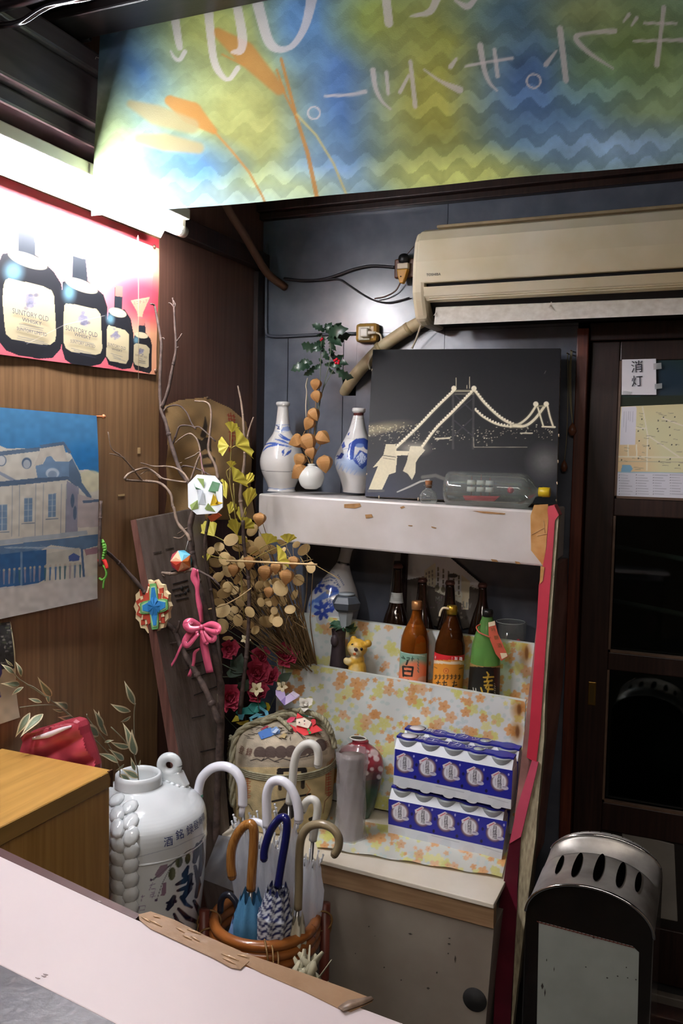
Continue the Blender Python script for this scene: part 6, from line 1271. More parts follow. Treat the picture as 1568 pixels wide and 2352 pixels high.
# pink ribbon and bow
ry = -.66; rb = mat('satin_pink', '#d65c7a', .3, var=.2, vs=30, coat=.3); rbt = T('ribbon_bow', 'shiny pink ribbon tied in a bow with long tails on the branch', 'ribbon', at(462, 1545, y=ry))
def rib(pts, w, name, y=ry, tw=None):
    W = cr(PP(pts, y=y), 5); n = len(W); k = ms(W[0]); nr = [Vector((math.sin(tw*i/n), -math.cos(tw*i/n), .1)) for i in range(n)] if tw else Vector((0, -1, .2))
    g = MB(); g.strip(W, [v*k for v in w], nr, .0004); O(name, g, rb, rbt)
rib([(448, 1306), (444, 1325), (452, 1345), (454, 1370), (460, 1400), (463, 1430)], [12, 15, 9, 12, 9], 'ribbon_strand', tw=1.2); rib([(452, 1308), (456, 1340), (452, 1375), (462, 1425)], [6, 6, 7], 'ribbon_strand', y=ry+.006)
for p, w in (([(462, 1438), (440, 1428, -.012), (427, 1433, -.022), (436, 1445, -.03), (462, 1442, -.02)], [10, 17, 19, 16, 10]), ([(462, 1440), (485, 1434, -.01), (501, 1442, -.02), (495, 1452, -.03), (464, 1443, -.02)], [8, 15, 17, 14, 8]), ([(460, 1444), (438, 1452, -.015), (424, 1474, -.02), (432, 1482, -.028), (456, 1455, -.025)], [9, 15, 16, 12, 8]), ([(464, 1444), (486, 1456, -.01), (492, 1466, -.018), (482, 1470, -.026), (465, 1450, -.025)], [8, 13, 14, 12, 8]), ([(462, 1444), (466, 1462, -.02), (474, 1474, -.025), (470, 1476, -.03), (462, 1450, -.028)], [8, 13, 14, 11, 8])):
    rib(p, w, 'bow_loop')
rib([(455, 1450), (430, 1470), (417, 1482), (400, 1518), (378, 1549)], [9, 8, 6, 5], 'ribbon_tail', y=ry-.01); rib([(465, 1450), (468, 1478), (474, 1510), (482, 1545)], [12, 21, 20, 19], 'ribbon_tail', y=ry-.012); rib([(458, 1490), (447, 1500), (444, 1525), (434, 1554)], [4, 8, 7, 9], 'ribbon_tail', y=ry-.004, tw=.8)
g = MB(); g.ball(at(463, 1441, y=ry-.026), 6*ms(kc), 10, (1, .7, 1.1)); O('bow_knot', g, rb, rbt)

# ================================================================= SAKE BARREL AND ITS PAPER FOLDS
BY = -.405
straw = mat('straw_rope', '#a8a285', .85, var=.35, col2='#868066', vs=60, bump=.5, bs=180)
bt_ = T('sake_barrel', 'straw wrapped sake barrel with rope and folded papers on the cabinet', 'barrel', (.3, BY, cz(.3)))
def p_barrel(P):
    X, Y = P.X, P.Y; low = Y > 1762; P.c[low] = rgb('#cdb98a'); P.noisy(.08, .22, 3); k = '#241d1a'
    for x, y in ((597, 1730), (621, 1729), (645, 1728), (669, 1727), (692, 1724), (715, 1719), (736, 1712)): P.ell(x, y, 14.5, 15, '#4d3d36', .95, 0, .12)
    P.poly([(580, 1738), (640, 1742), (700, 1736), (752, 1722), (752, 1732), (700, 1746), (640, 1752), (580, 1748)], '#a59781'); strokes(P, [[(575, 1747), (590, 1743), (600, 1748), (615, 1741), (630, 1749), (650, 1742), (665, 1747), (690, 1740), (720, 1733), (735, 1724)], [(600, 1748), (606, 1742)], [(630, 1749), (640, 1751)], [(664, 1746), (672, 1750)], [(705, 1738), (712, 1732)]], 2, '#2f2622')
    strokes(P, [[(643, 1768), (643, 1812)], [(640, 1769), (700, 1767)], [(696, 1768), (695, 1808)]], 8.5, k); P.ell(643, 1776, 8, 8, k); P.ell(698, 1771, 7, 7, k)
    strokes(P, [[(655, 1788), (668, 1783)], [(670, 1792), (684, 1784)]], 4, '#7d2028'); P.ell(672, 1820, 36, 28, '#6b5b3f', .35, 0, .1); strokes(P, [[(625, 1841), (660, 1834), (712, 1824)]], 4.5, k); P.poly([(655, 1842), (668, 1838), (672, 1868), (640, 1874), (634, 1872)], k); P.poly([(672, 1838), (684, 1836), (680, 1872), (668, 1882), (660, 1866)], k); P.stroke([(712, 1882), (722, 1878)], 8, k)
    for y in range(1772, 1836, 11): strokes(P, [[(563, y), (575, y+1)], [(569, y-3), (568, y+7)], [(563, y+6), (574, y+5)]], 1.8, '#bf6438', .9)
    P.poly([(750, 1752), (766, 1740), (767, 1822), (748, 1826)], '#a08458', .7)
    for y in range(1762, 1824, 12): strokes(P, [[(750, y), (760, y-2)], [(755, y-3), (754, y+6)], [(750, y+5), (760, y+3)]], 1.8, '#b0472f', .9)
    P.stroke([(764, 1742), (749, 1768), (747, 1824)], 1.5, '#a85a34'); P.stroke([(702, 1800), (712, 1814), (704, 1826)], 1.5, '#b8683c'); P.stroke([(545, 1860), (555, 1845), (572, 1848), (580, 1862)], 1.5, '#5a4a3a'); P.stroke([(742, 1868), (746, 1840), (762, 1822)], 1.5, '#7a4a30')
rowsB = [(540, 754, 1869), (533, 762, 1840), (529, 766, 1790), (528, 767, 1735), (533, 764, 1702), (548, 750, 1678), (575, 722, 1664), (610, 686, 1656), (640, 656, 1653)]
body = turned('straw_body', rowsB, BY, mat('straw_mat', None, .8, vcol=True, bump=.3, bs=250), bt_, paint=p_barrel, base='#b3a690', lean=False, dense=4, fine=3)
bbx, _, bprof = lpx(rowsB, BY, lean=False)
bpy.context.view_layer.update()
bc = at(647, 1869, y=BY)
def bh(px, py, d=.0):
    p, n = hit(body, px, py)
    if p is None: p = at(px, py, y=BY+.02); n = tocam(p)
    return p+n*d
def twist(pts, r, name, par, m=straw, n=3, k=8, turns=24):
    W = cr(pts, k); L_ = len(W); g = MB(); f0 = (W[1]-W[0]).normalized(); a = f0.orthogonal()
    fr = []
    for i in range(L_):
        t = (W[min(i+1, L_-1)]-W[max(i-1, 0)]).normalized(); a = (a-t*a.dot(t)).normalized(); fr.append((a.copy(), t.cross(a)))
    for j in range(n): g.tube([W[i]+(fr[i][0]*math.cos(2*math.pi*j/n+i*turns/L_)+fr[i][1]*math.sin(2*math.pi*j/n+i*turns/L_))*r*.55 for i in range(L_)], r*.62, 6)
    return O(name, g, m, par, kind='stuff')
twist([bh(541, 1850, .007), bh(539, 1800, .007), bh(538, 1750, .007), bh(543, 1705, .007), bh(556, 1683, .008), bh(585, 1668, .009), bh(620, 1657, .01), bh(655, 1644, .01), bh(690, 1632, .01)], .0085, 'rope', bt_)
twist([bh(600, 1668, .009), bh(640, 1655, .012), bh(672, 1652, .012), bh(700, 1660, .01), bh(735, 1668, .009), bh(755, 1690, .008), bh(763, 1720, .007)], .0075, 'rope', bt_)
twist([bh(690, 1634, .01), bh(720, 1640, .01), bh(745, 1655, .009), bh(762, 1685, .008)], .0075, 'rope', bt_); twist([bh(640, 1658, .012), bh(655, 1670, .01), bh(668, 1682, .008)], .006, 'rope', bt_)
twist([bh(530, 1840, .005), bh(527, 1780, .006), bh(528, 1720, .006), bh(536, 1695, .006)], .0075, 'rope', bt_)
rr = bprof[3][0]+.002; g = MB()
for i in range(4):
    z = at(647, 1735, y=BY).z-i*.005-.002; g.tube([(bc.x+rr*math.cos(a), bc.y+rr*math.sin(a), z) for a in np.linspace(0, 2*math.pi, 49)], .0026, 6, caps=False)
O('band_cord', g, straw, bt_, kind='stuff')
g = MB()
for _ in range(46):
    p = bh(rnd.uniform(570, 735), rnd.uniform(1672, 1698), .002); d = Vector((rnd.uniform(-.02, .02), rnd.uniform(-.01, .01), rnd.uniform(-.004, .006))); g.tube([p-d, p+d], [.0008, .0004], 4)
O('loose_straw', g, mat('straw_dark', '#3a332c', .9), bt_, kind='stuff')
g = MB()
def onhit(mb, o, ch, px, py, hpx, lift=.0012, sx=1.):
    p, n = hit(o, px, py)
    if p is None: return
    x = Vector((0, 0, 1)).cross(n).normalized(); y = n.cross(x); put_text(mb, ch, p, x, y, hpx*ms(p), sx, lift)
for ch, x, y in (('登', 555, 1724), ('録', 572, 1729), ('商', 750, 1711), ('標', 759, 1704)): onhit(g, body, ch, x, y, 19)
O('lettering', g, mat('barrel_ink', '#6b3f34', .8), bt_, kind='stuff')

def ppl(c, n): return (tuple(c), tuple(n))
def scrap(name, polys, c, lab, dep, lift=.012, th=.0012, cat='origami', colours=None, folds=.006):
    "folded papers lying on the barrel: each facet a thin plate tilted towards the viewer"
    c0 = bh(*c, lift); n = (tocam(c0)*.75+Vector((0, -.1, .6))).normalized(); t = T(name, lab, cat, bh(*c, .002))
    for i, (pn_, pts, col_) in enumerate(polys):
        pl_i = ppl(c0+n*(.0022*i), (n+Vector((math.sin(i*2.1)*folds*20, 0, math.cos(i*1.3)*folds*20))).normalized()); q = [at(*p, pl=pl_i) for p in pts]
        g = MB(); g.prism(q, -n*th); O(pn_, g, mat('fold'+col_, col_, .6), t)
    return t
Z = lambda L: [(500+x*.1913, 1560+y*.1913) for x, y in L]
scrap('origami_figure', [('robe', Z([(945, 548), (1085, 592), (1165, 530), (1258, 615), (1100, 662), (935, 705)]), '#d8232b'), ('sleeve', Z([(862, 540), (938, 578), (942, 645), (895, 608)]), '#c21d28'), ('sleeve', Z([(1113, 492), (1142, 475), (1172, 484), (1178, 532), (1140, 562)]), '#c21d28'), ('face', Z([(940, 470), (1028, 455), (1125, 516), (1086, 590), (944, 552)]), '#eddac4'), ('hat', Z([(955, 405), (1028, 456), (940, 472)]), '#dc252d'),
      ('button', Z([(1070, 605), (1080, 590), (1098, 592), (1106, 606), (1095, 620), (1078, 620)]), '#2f8f3c'), ('button', Z([(1085, 640), (1096, 626), (1116, 628), (1122, 642), (1110, 658), (1094, 656)]), '#2f8f3c'), ('eye', Z([(968, 516), (978, 508), (988, 514), (986, 526), (972, 528)]), '#55494a'), ('eye', Z([(1030, 497), (1040, 490), (1050, 496), (1048, 506), (1034, 508)]), '#55494a'), ('mouth', Z([(1032, 536), (1046, 530), (1048, 538), (1036, 543)]), '#c44a4a')], (705, 1680), 'red folded paper figure with cream face and green buttons on barrel', .4, .016, folds=.0)
scrap('origami_scrap', [('fold', Z([(893, 440), (950, 346), (1000, 345), (985, 430)]), '#1f9a78'), ('fold', Z([(1000, 345), (1060, 362), (1110, 405), (1030, 420), (985, 430)]), '#26b08a'), ('fold', Z([(985, 430), (1110, 405), (1082, 450), (1030, 448)]), '#178064')], (692, 1648), 'bright green folded paper behind red figure on the barrel', .4, .014)
scrap('origami_scrap', [('fold', Z([(825, 532), (836, 482), (880, 451), (936, 456), (912, 500)]), '#c22a50'), ('fold', Z([(825, 532), (900, 480), (936, 456), (890, 515)]), '#d63f66')], (668, 1655), 'small crimson leaf shaped folded paper left of red figure', .4, .014)
scrap('origami_scrap', [('fold', Z([(210, 402), (252, 356), (360, 330), (440, 340), (430, 420), (232, 424)]), '#1f8a80'), ('fold', Z([(360, 330), (402, 282), (550, 265), (590, 330), (500, 390), (432, 415)]), '#17766c'), ('fold', Z([(432, 395), (460, 330), (500, 300), (530, 340), (470, 410)]), '#2b9c8e')], (580, 1640), 'crumpled teal folded paper at the back left of barrel top', .4, .02)
scrap('origami_scrap', [('fold', Z([(165, 512), (215, 432), (262, 452), (255, 502)]), '#d3c22c'), ('fold', Z([(215, 520), (370, 490), (372, 540), (272, 552)]), '#c4ad3a'), ('fold', Z([(575, 275), (612, 290), (632, 335), (612, 384), (590, 372)]), '#d9c92e')], (555, 1660), 'yellow folded paper peeping out under the teal paper', .4, .012)
scrap('origami_scrap', [('fold', Z([(240, 425), (322, 418), (300, 490), (255, 480)]), '#5fb4c8'), ('fold', Z([(370, 465), (470, 405), (540, 420), (500, 440), (420, 470), (400, 480)]), '#6fc0d6'), ('fold', Z([(470, 330), (500, 322), (600, 380), (612, 425), (575, 440), (560, 395)]), '#66b8d2'), ('fold', Z([(500, 440), (560, 440), (610, 425), (570, 470), (470, 462)]), '#58a8c8'), ('fold', Z([(380, 480), (410, 480), (470, 560), (492, 632), (470, 640), (430, 590)]), '#7fcbe0')], (590, 1648), 'sky blue twisted folded paper strips across the teal paper', .4, .026)
scrap('origami_scrap', [('fold', Z([(480, 642), (560, 600), (640, 578), (660, 640), (650, 680), (522, 722)]), '#3f74c0'), ('fold', Z([(635, 600), (700, 565), (748, 612), (742, 652), (650, 675)]), '#7ea0d0'), ('fold', Z([(650, 640), (700, 590), (735, 600), (690, 650)]), '#c2d2e6')], (612, 1685), 'blue folded paper at the front of the barrel top', .4, .01)
scrap('origami_scrap', [('fold', Z([(510, 602), (590, 556), (612, 566), (540, 606)]), '#b02a44')], (606, 1674), 'small rolled crimson paper above the blue paper', .4, .014)
scrap('origami_scrap', [('fold', Z([(725, 705), (790, 645), (832, 655), (800, 710), (770, 700)]), '#b09a68')], (650, 1690), 'beige torn paper scrap at the front middle of barrel top', .4, .008)
scrap('origami_heart', [('fold', Z([(693, 130), (800, 140), (815, 215), (800, 235), (755, 265), (695, 190)]), '#b7a2cc'), ('fold', Z([(755, 262), (815, 205), (810, 312), (795, 312)]), '#8f78b0'), ('fold', Z([(815, 205), (905, 142), (985, 190), (960, 220), (808, 310)]), '#c6b4d6'), ('fold', Z([(870, 168), (905, 142), (985, 190), (935, 222)]), '#d6c9dc')], (655, 1640), 'lilac folded paper heart standing at the back of barrel', .4, .03, folds=.004)
wf = T('fabric_flower', 'crumpled white fabric flower at the back right of barrel top', 'flower', bh(700, 1630, .004))
fp_ = bh(700, 1622, .014); wpm = leaf_mesh('white_petal', [.05, .25, .4, .42, .3, .06], mat('white_fabric', '#cfc9bc', .8), .3, .2)
bloom(wf, fp_, 24*ms(fp_), (tocam(fp_)+Vector((0, 0, 1))), 'blossom', 9, wpm, mat('white_fabric', None))

# ================================================================= VASES AND CUP PACKS
def p_redvase(P):
    P.c[...] = rgb('#2c4a38'); P.poly([(700, 1600), (900, 1600), (900, 1772), (860, 1790), (820, 1800), (700, 1800)], '#842a34'); P.ell(840, 1790, 60, 18, '#3a1a20', .7, 0, .8)
    for x, y, r in ((858, 1728, 11), (862, 1742, 8), (846, 1736, 5), (838, 1752, 6), (872, 1765, 7), (850, 1768, 5), (842, 1726, 4), (806, 1712, 4), (836, 1778, 6), (868, 1784, 6)): P.ell(x, y, r, r*.9, '#d2c8c4', .85, 0, .3)
    P.noisy(.1, .15, 4)
rv = turned('glazed_vase', [(798, 850, 1871), (788, 861, 1848), (776, 872, 1805), (768, 881, 1755), (775, 876, 1728), (793, 855, 1710), (802, 843, 1703), (802.5, 842, 1696), (805, 840, 1695)], -.3, mat('vase_glaze', None, .15, vcol=True, coat=.5), paint=p_redvase, base='#2c4a38', lean=False, dense=4, label='round glazed vase with red flowered top and green foot behind wrapped vase', cat='vase')
co = rv.location
for v in rv.data.vertices: v.co.y *= .72
g = MB(); p = at(822, 1697, y=-.3); r0 = 19*ms(p); g.tube([p+Vector((r0*math.cos(a), r0*.72*math.sin(a), .0042)) for a in np.linspace(0, 2*math.pi, 25)], .0024, 6, caps=False); O('white_rim', g, mat('rim_white', '#d9d6ce', .2), rv); g = MB(); g.add([p+Vector((r0*.95*math.cos(a), r0*.68*math.sin(a), .0052)) for a in np.linspace(0, 2*math.pi, 24, endpoint=False)], [tuple(range(24))]); O('vase_opening', g, mat('vase_inside', '#2a2422', .6), rv)
rv.location.z = cz(rv.location.x)+.0005
wv = T('wrapped_vase', 'tall narrow grey vase wrapped in clear plastic beside sake barrel', 'vase', at(804, 1926, y=-.44))
b = turned('vase', [(772, 836, 1926), (776, 832, 1890), (777, 830, 1800), (775, 832, 1745), (774, 833, 1735)], -.44, mat('grey_vase', '#8a7d7a', .4, var=.25, vs=14), wv, dense=4, lean=False)
film = mat('plastic_film', '#c9c4c4', .12, alpha=.42, bump=.8, bs=55, spec=.9)
g = MB(); b_, ax_, pr_ = lpx([(765, 843, 1927), (769, 838, 1890), (770, 836, 1800), (768, 839, 1745), (768, 840, 1722)], -.44, dense=5, lean=False); V = []; F = []; n = 40
for i, (r, h) in enumerate(pr_):
    for j in range(n): a = 2*math.pi*j/n; r2 = r*(1+.05*math.sin(a*5+h*60)+.03*math.sin(a*11-h*40)); V.append(b_+Vector((r2*math.cos(a), r2*math.sin(a), h)))
for i in range(len(pr_)-1):
    for j in range(n): F.append((i*n+j, i*n+(j+1) % n, (i+1)*n+(j+1) % n, (i+1)*n+j))
g.add(V, F, True); O('plastic_wrap', g, film, wv)
wv.location.z -= 0

blu = mat('carton_blue', '#20248f', .35); cwh = mat('carton_white', '#d5dade', .35); cup = mat('cup_grey', '#9ea4a8', .4)
lcol = mat('pack_print', None, .38, vcol=True)
def pack(bl, br, tl, tr, mid_l, labels, yf, lab):
    b0, b1, c1 = at(*bl, y=yf), at(*br, y=yf), at(*tl, y=yf); X = (b1-b0); W = X.length; X = X.normalized(); Zv = Vector((0, 0, 1)); Yv = Vector((0, 1, 0)); H2 = c1.z-b0.z
    D, H3, H4 = .064, H2+.026, H2+.031
    t = T('cup_pack', lab, 'drink pack', b0.lerp(b1, .5), 'five cup sake packs stacked on the cloth')
    P_ = lambda x, y, z: b0+X*(x*W)+Yv*y+Zv*z
    g = MB(); g.hexa([P_(0, 0, 0), P_(1, 0, 0), P_(1, D, 0), P_(0, D, 0)], [P_(0, 0, H2), P_(1, 0, H2), P_(1, D, H2), P_(0, D, H2)]); O('carton', g, cwh, t)
    g = MB(); g.hexa([P_(.002, .0006, H2), P_(.998, .0006, H2), P_(.998, D-.0006, H2), P_(.002, D-.0006, H2)], [P_(.002, .019, H3), P_(.998, .019, H3), P_(.998, D-.019, H3), P_(.002, D-.019, H3)]); O('sloped_shoulder', g, cwh, t)
    g = MB(); V = []; n = 81
    for i in range(n):
        x = i/(n-1); dx_ = abs((x*5) % 1-.5)*W/5; e = D/2-max(.0155, math.sqrt(max(0, .0235**2-dx_**2*.9))); V += [P_(x, e, H4), P_(x, D-e, H4), P_(x, e, H3), P_(x, D-e, H3)]
    F = []
    for i in range(n-1):
        a = i*4; F += [(a, a+4, a+5, a+1), (a, a+2, a+6, a+4), (a+1, a+5, a+7, a+3)]
    F += [(0, 1, 3, 2), ((n-1)*4, (n-1)*4+2, (n-1)*4+3, (n-1)*4+1)]
    g.add(V, F); top = O('blue_strip', g, blu, t)
    for i in range(5):
        g = MB(); c = P_((i+.5)/5, D/2, 0); g.lathe(c, [(.0215, H2-.012), (.0245, H2+.004), (.028, H2+.016), (.030, H2+.023), (.0305, H3-.0006)], 24); o = O('cup', g, cup, t)
    g = MB(); c = P_(.1, D/2, H4); g.lathe(c, [(.024, .0004), (.024, .0012)], 24); ld = O('lid_print', g, mat('lid_ring', '#5a4a6c', .5), t)
    g = MB(); g.lathe(c, [(.0205, .0013), (.0205, .0016)], 24); O('lid_face', g, mat('lid_white', '#e2dfe2', .5), t)
    g = MB(); c = P_(.7, D/2, H4); g.lathe(c, [(.0135, .0004), (.0135, .0012)], 20); O('lid_window', g, mat('lid_grey', '#aeb8b6', .4), t)
    g = MB(); put_text(g, '上撰エコカップ', P_(.41, D/2, H4+.0007), X, Yv, .033, .98, .0003); o = O('top_lettering', g, cwh, t, kind='stuff')
    q = [tl, tr, br, bl]; mid_r = (br[0]+(tr[0]-br[0])*((bl[1]-mid_l)/(bl[1]-tl[1])), br[1]+(tr[1]-br[1])*((bl[1]-mid_l)/(bl[1]-tl[1])))
    def pr(P):
        P.poly([(tl[0]-9, tl[1]-11), (tr[0]+9, tr[1]-8), (mid_r[0]+9, mid_r[1]+3), (bl[0]-9, mid_l-1.5)], '#232793')
        for i, (x, y) in enumerate(labels):
            P.ell(x, y, 21.5, 23, '#3c2f78'); P.ell(x, y, 20, 21.5, '#6f5a68'); P.ell(x, y, 17.6, 19, '#a58f9a'); P.ell(x-.3, y, 15.6, 17, '#dcdce4', 1, 0, .05)
            P.poly([(x-19, y-17), (x-2, y-25), (x+3, y-21), (x-17, y-9)], '#d9d2d8'); P.stroke([(x-13, y-15), (x-2, y-21)], 2, '#c4485a', .9); P.ell(x+13, y+14, 8, 4.5, '#c9c8d6', .9, .2); P.stroke([(x+8, y+11), (x+15, y+12)], 1.6, '#3c2f60', .7)
            for dx in (-9, 9): P.stroke([(x+dx, y-7), (x+dx, y+7)], 1.5, '#8f8c9c', .7)
            P.ell(x+21, y-17, 1.8, 3, '#c9cbe6', .8)
            if i < 4: xm, ym = (x+labels[i+1][0])/2, (y+labels[i+1][1])/2; P.ell(xm+1, ym-2, 3, 4, '#11124a', .9); P.ell(xm-2, ym+26, 3, 4, '#15143c')
            P.ell(x-2, bl[1]+(x-bl[0])*(br[1]-bl[1])/(br[0]-bl[0])-6, 14, 12, '#cbd3da', .7)
        P.stroke([(labels[1][0]+20, labels[1][1]+42), (labels[2][0]+30, labels[2][1]+46)], 1.2, '#9aa0aa', .8); P.stroke([(labels[3][0]+30, labels[3][1]+45), (labels[4][0]+20, labels[4][1]+48)], 1.2, '#9aa0aa', .8)
    sheet('front_print', q, 260, 84, YB(yf-.0006), pr, lcol, t, base='#d5dbe2')
    g = MB()
    for x, y in labels:
        c = at(x, y, y=yf-.0008)
        for i, ch in enumerate('月桂冠'): put_text(g, ch, c+Vector((0, 0, .0112-.0112*i)), X, (0, 0, 1), .0132, .95, .0003)
    O('lettering', g, mat('pack_ink', '#2f2c3c', .6), t, kind='stuff')
    for i in range(5):
        g = MB(); c = P_((i+.5)/5-.02, -.0006, .001); pts = [c+X*(.014*math.cos(a))+Zv*(.007*math.sin(a)) for a in np.linspace(0, -math.pi, 9)]; g.prism(pts, Yv*.0008); O('base_tab', g, cwh, t)
    return t
def copytree(o, loc, lab):
    r = o.copy(); COL.objects.link(r); r.location = loc; r['label'] = lab
    for c in o.children:
        d = c.copy(); COL.objects.link(d); d.parent = r
        for e in c.children: h = e.copy(); COL.objects.link(h); h.parent = d
    return r
PY = -.372
pb = pack((891, 1914), (1151, 1976), (892, 1835), (1164, 1887), 1892, [(918, 1866.6), (971, 1877), (1024, 1889), (1078, 1900), (1136, 1912)], PY, 'blue and white five cup sake pack, bottom front of the stack')
pt2 = pack((903, 1801.5), (1172.7, 1859), (907, 1720), (1177, 1770), 1780, [(929, 1754), (981, 1763.6), (1035, 1774), (1090, 1785), (1146.7, 1796)], PY, 'blue and white five cup sake pack, top front of the stack')
copytree(pb, pb.location+Vector((-.006, .0665, .002)), 'blue and white five cup sake pack, bottom rear, mostly hidden')
copytree(pt2, pt2.location+Vector((.0, .0665, .002)), 'blue and white five cup sake pack, top rear against the cloth')

# ================================================================= LEFT FOREGROUND: CABINET BOX, RED BAG, JAR WITH BAMBOO
bx1, by0, by1, bz = .292, -1.62, -1.138, .85
oak = mat('oak_veneer', '#c29650', .38, var=.25, col2='#a87c3a', vs=7, grain=(11, 11, .5), bump=.04, dist=.5); oakt = mat('oak_top', '#b58a48', .35, var=.25, col2='#9c7436', vs=6, grain=(9, .7, 9), dist=.5)
bxr = T('wooden_cabinet', 'light oak veneer cabinet with a worn corner at lower left', 'cabinet', (.146, -1.38, 0))
g = MB(); g.box((.004, by0, .0), (bx1-.004, by1-.003, bz-.0345)); O('cabinet_body', g, oak, bxr, .001)
g = MB(); g.box((.002, by0-.002, bz-.034), (bx1, by1, bz)); O('cabinet_top', g, oakt, bxr, .0015)
g = MB(); g.box((bx1-.0005, by0, bz-.032), (bx1+.0012, by1-.002, bz-.0015)); O('edge_band', g, mat('oak_edge', '#a98444', .4, var=.2, vs=8, grain=(9, .6, 9)), bxr)
g = MB(); c = Vector((bx1-.001, by1-.001, bz-.016)); g.prism([c+Vector((.003, -.012, .017)), c+Vector((.003, .0022, .017)), c+Vector((.003, .0022, -.02)), c+Vector((.003, -.007, -.016)), c+Vector((.003, -.005, 0))], (-.004, 0, 0)); O('broken_corner', g, mat('chipboard', '#5a3a24', .9, var=.5, vs=80), bxr)
rbm = mat('red_plastic', '#a03442', .4, var=.2, vs=8, translu=.1)
rbg = T('red_bag', 'torn red plastic bag with white strip behind the oak cabinet', 'bag', at(150, 1750, y=-1.095))
ry_ = -1.105
q = [at(*p, y=ry_) for p in ((52, 1690), (66, 1682), (100, 1672), (130, 1662), (160, 1655), (176, 1658), (184, 1690), (200, 1735), (208, 1764))]
lo = [Vector((p.x, p.y, 0)) for p in (q[-1], q[0])]; g = MB(); g.prism(q+lo, (0, .045, 0)); o = O('bag_body', g, rbm, rbg, .014)
sheet('bag_front', [(46, 1640), (236, 1640), (236, 1790), (46, 1790)], 60, 50, YB(ry_-.001), lambda P: (P.noisy(.06, .25, 3), P.stroke([(52, 1700), (66, 1684), (120, 1668), (176, 1660)], 3, '#e0909a', .7, 2), P.ell(150, 1668, 3, 2, '#5a1520', .9), P.ell(118, 1672, 4, 2, '#5a1520', .9)), mat('red_film', None, .3, vcol=True, coat=.2), rbg, base='#a83c4a', clip=[(50, 1692), (64, 1680), (90, 1676), (112, 1668), (140, 1662), (156, 1653), (172, 1653), (188, 1660), (194, 1684), (212, 1715), (226, 1745), (232, 1790), (50, 1790)], bump=lambda s, t: .004+.012*np.abs(np.sin(s*5+t*7))*np.sin(np.clip(t*3, 0, 1.57))+.008*np.sin(s*13-t*4)*t)
g = MB(); g.strip(cr([at(74, 1697, y=ry_-.014), at(110, 1688, y=ry_-.018), at(140, 1676, y=ry_-.018), at(164, 1668, y=ry_-.014)], 4), [.005, .012, .009, .004], (0, -1, .3)); O('white_strip', g, mat('paper_strip', '#d9c9cc', .5), rbg)

jg = mat('jar_glaze', None, .1, vcol=True, coat=.6)
JY = -.9
def p_jar(P):
    P.noisy(.03, .05, 2); nv = '#1d1f38'; P.stroke([(250, 1985), (319, 1968), (400, 1946), (470, 1913)], 1.4, '#8d96a6', .6); P.stroke([(348, 2022), (395, 1985), (430, 1955), (452, 1945), (470, 1918)], 1.6, '#3a3a40'); P.stroke([(395, 1985), (372, 2030), (359, 2070)], 1.2, '#5a5560'); P.stroke([(404, 1975), (380, 1995), (352, 2022)], 1.2, '#5a5560')
    for x, y in ((347, 2021), (358, 2068)): P.ell(x, y, 3, 3, '#5a4a66')
    for x, y, rx, ry in ((395, 2007, 8, 15), (411, 1979, 8, 14), (431, 1972, 6, 13)): P.ell(x, y, rx, ry, '#4d5238', 1, .15, .1)
    P.poly([(355, 2010), (368, 1988), (384, 1985), (384, 1996), (370, 2012), (362, 2017)], '#8f7888', .9); P.poly([(374, 2028), (382, 2026), (380, 2056), (369, 2058)], '#8a6c80', .9); P.poly([(440, 1950), (448, 1944), (449, 1962), (443, 1964)], '#8a6c80', .8)
    for L in ([[(344, 2034), (356, 2030)], [(350, 2028), (343, 2044)], [(347, 2042), (356, 2041), (355, 2050), (347, 2050)]], [[(345, 2056), (352, 2053)], [(354, 2052), (349, 2062)], [(344, 2060), (356, 2058)]], [[(325, 2060), (332, 2058)], [(328, 2055), (324, 2070)]], [[(320, 2082), (333, 2080), (332, 2090), (321, 2091), (320, 2082)]]): strokes(P, L, 1.7, '#8c7a9a', .8)
    for p, w in (([(432, 1990), (424, 2010), (428, 2020)], [6, 15, 8]), ([(405, 2032), (422, 2024), (440, 2008)], [6, 12, 7]), ([(438, 2010), (434, 2040), (420, 2064)], [9, 15, 10]), ([(408, 2046), (424, 2040), (442, 2030)], [6, 10, 6]), ([(400, 2060), (392, 2076), (385, 2088)], [10, 15, 9]), ([(418, 2062), (426, 2076), (440, 2084)], [12, 10, 6]), ([(384, 2074), (402, 2070)], [6, 9]), ([(410, 2088), (430, 2108), (452, 2118)], [8, 13, 9]), ([(400, 2100), (408, 2118), (420, 2124)], [7, 10, 6]), ([(454, 1940), (450, 1962), (446, 1980)], [9, 14, 9]), ([(462, 1935), (464, 1970), (458, 2010)], [9, 13, 8]), ([(448, 1990), (456, 2030), (450, 2060)], [8, 12, 8]), ([(446, 2070), (456, 2090), (462, 2110)], [8, 12, 8])): P.stroke(p, w, nv, .97, 1)
rowsJ = [(196, 442, 2175), (180, 457, 2100), (170, 467, 2010), (166, 471, 1925), (166, 471, 1872), (177, 460, 1845), (206, 430, 1825), (240, 397, 1812), (262, 374, 1805), (266, 370, 1801)]
jt = T('sake_jar', 'big white porcelain sake jar with braided relief and blue lettering', 'jar', at(318, 2175, y=JY))
jb = turned('jar_body', rowsJ, JY, jg, jt, paint=p_jar, base='#dbe0e0', lean=False, dense=4, fine=3, cap=(True, False))
p = at(318, 1779, y=JY); k = ms(p); jz = mat('jar_white', '#dbe0e0', .1, coat=.6)
g = MB(); g.lathe(p, [(54*k, -.024), (53*k, -.006), (52*k, .003), (48*k, .005), (43*k, .003), (41.5*k, -.006), (41.5*k, -.07), (1*k, -.072)], 48, cap=(False, True)); O('jar_mouth', g, jz, jt)
bpy.context.view_layer.update()
g = MB()
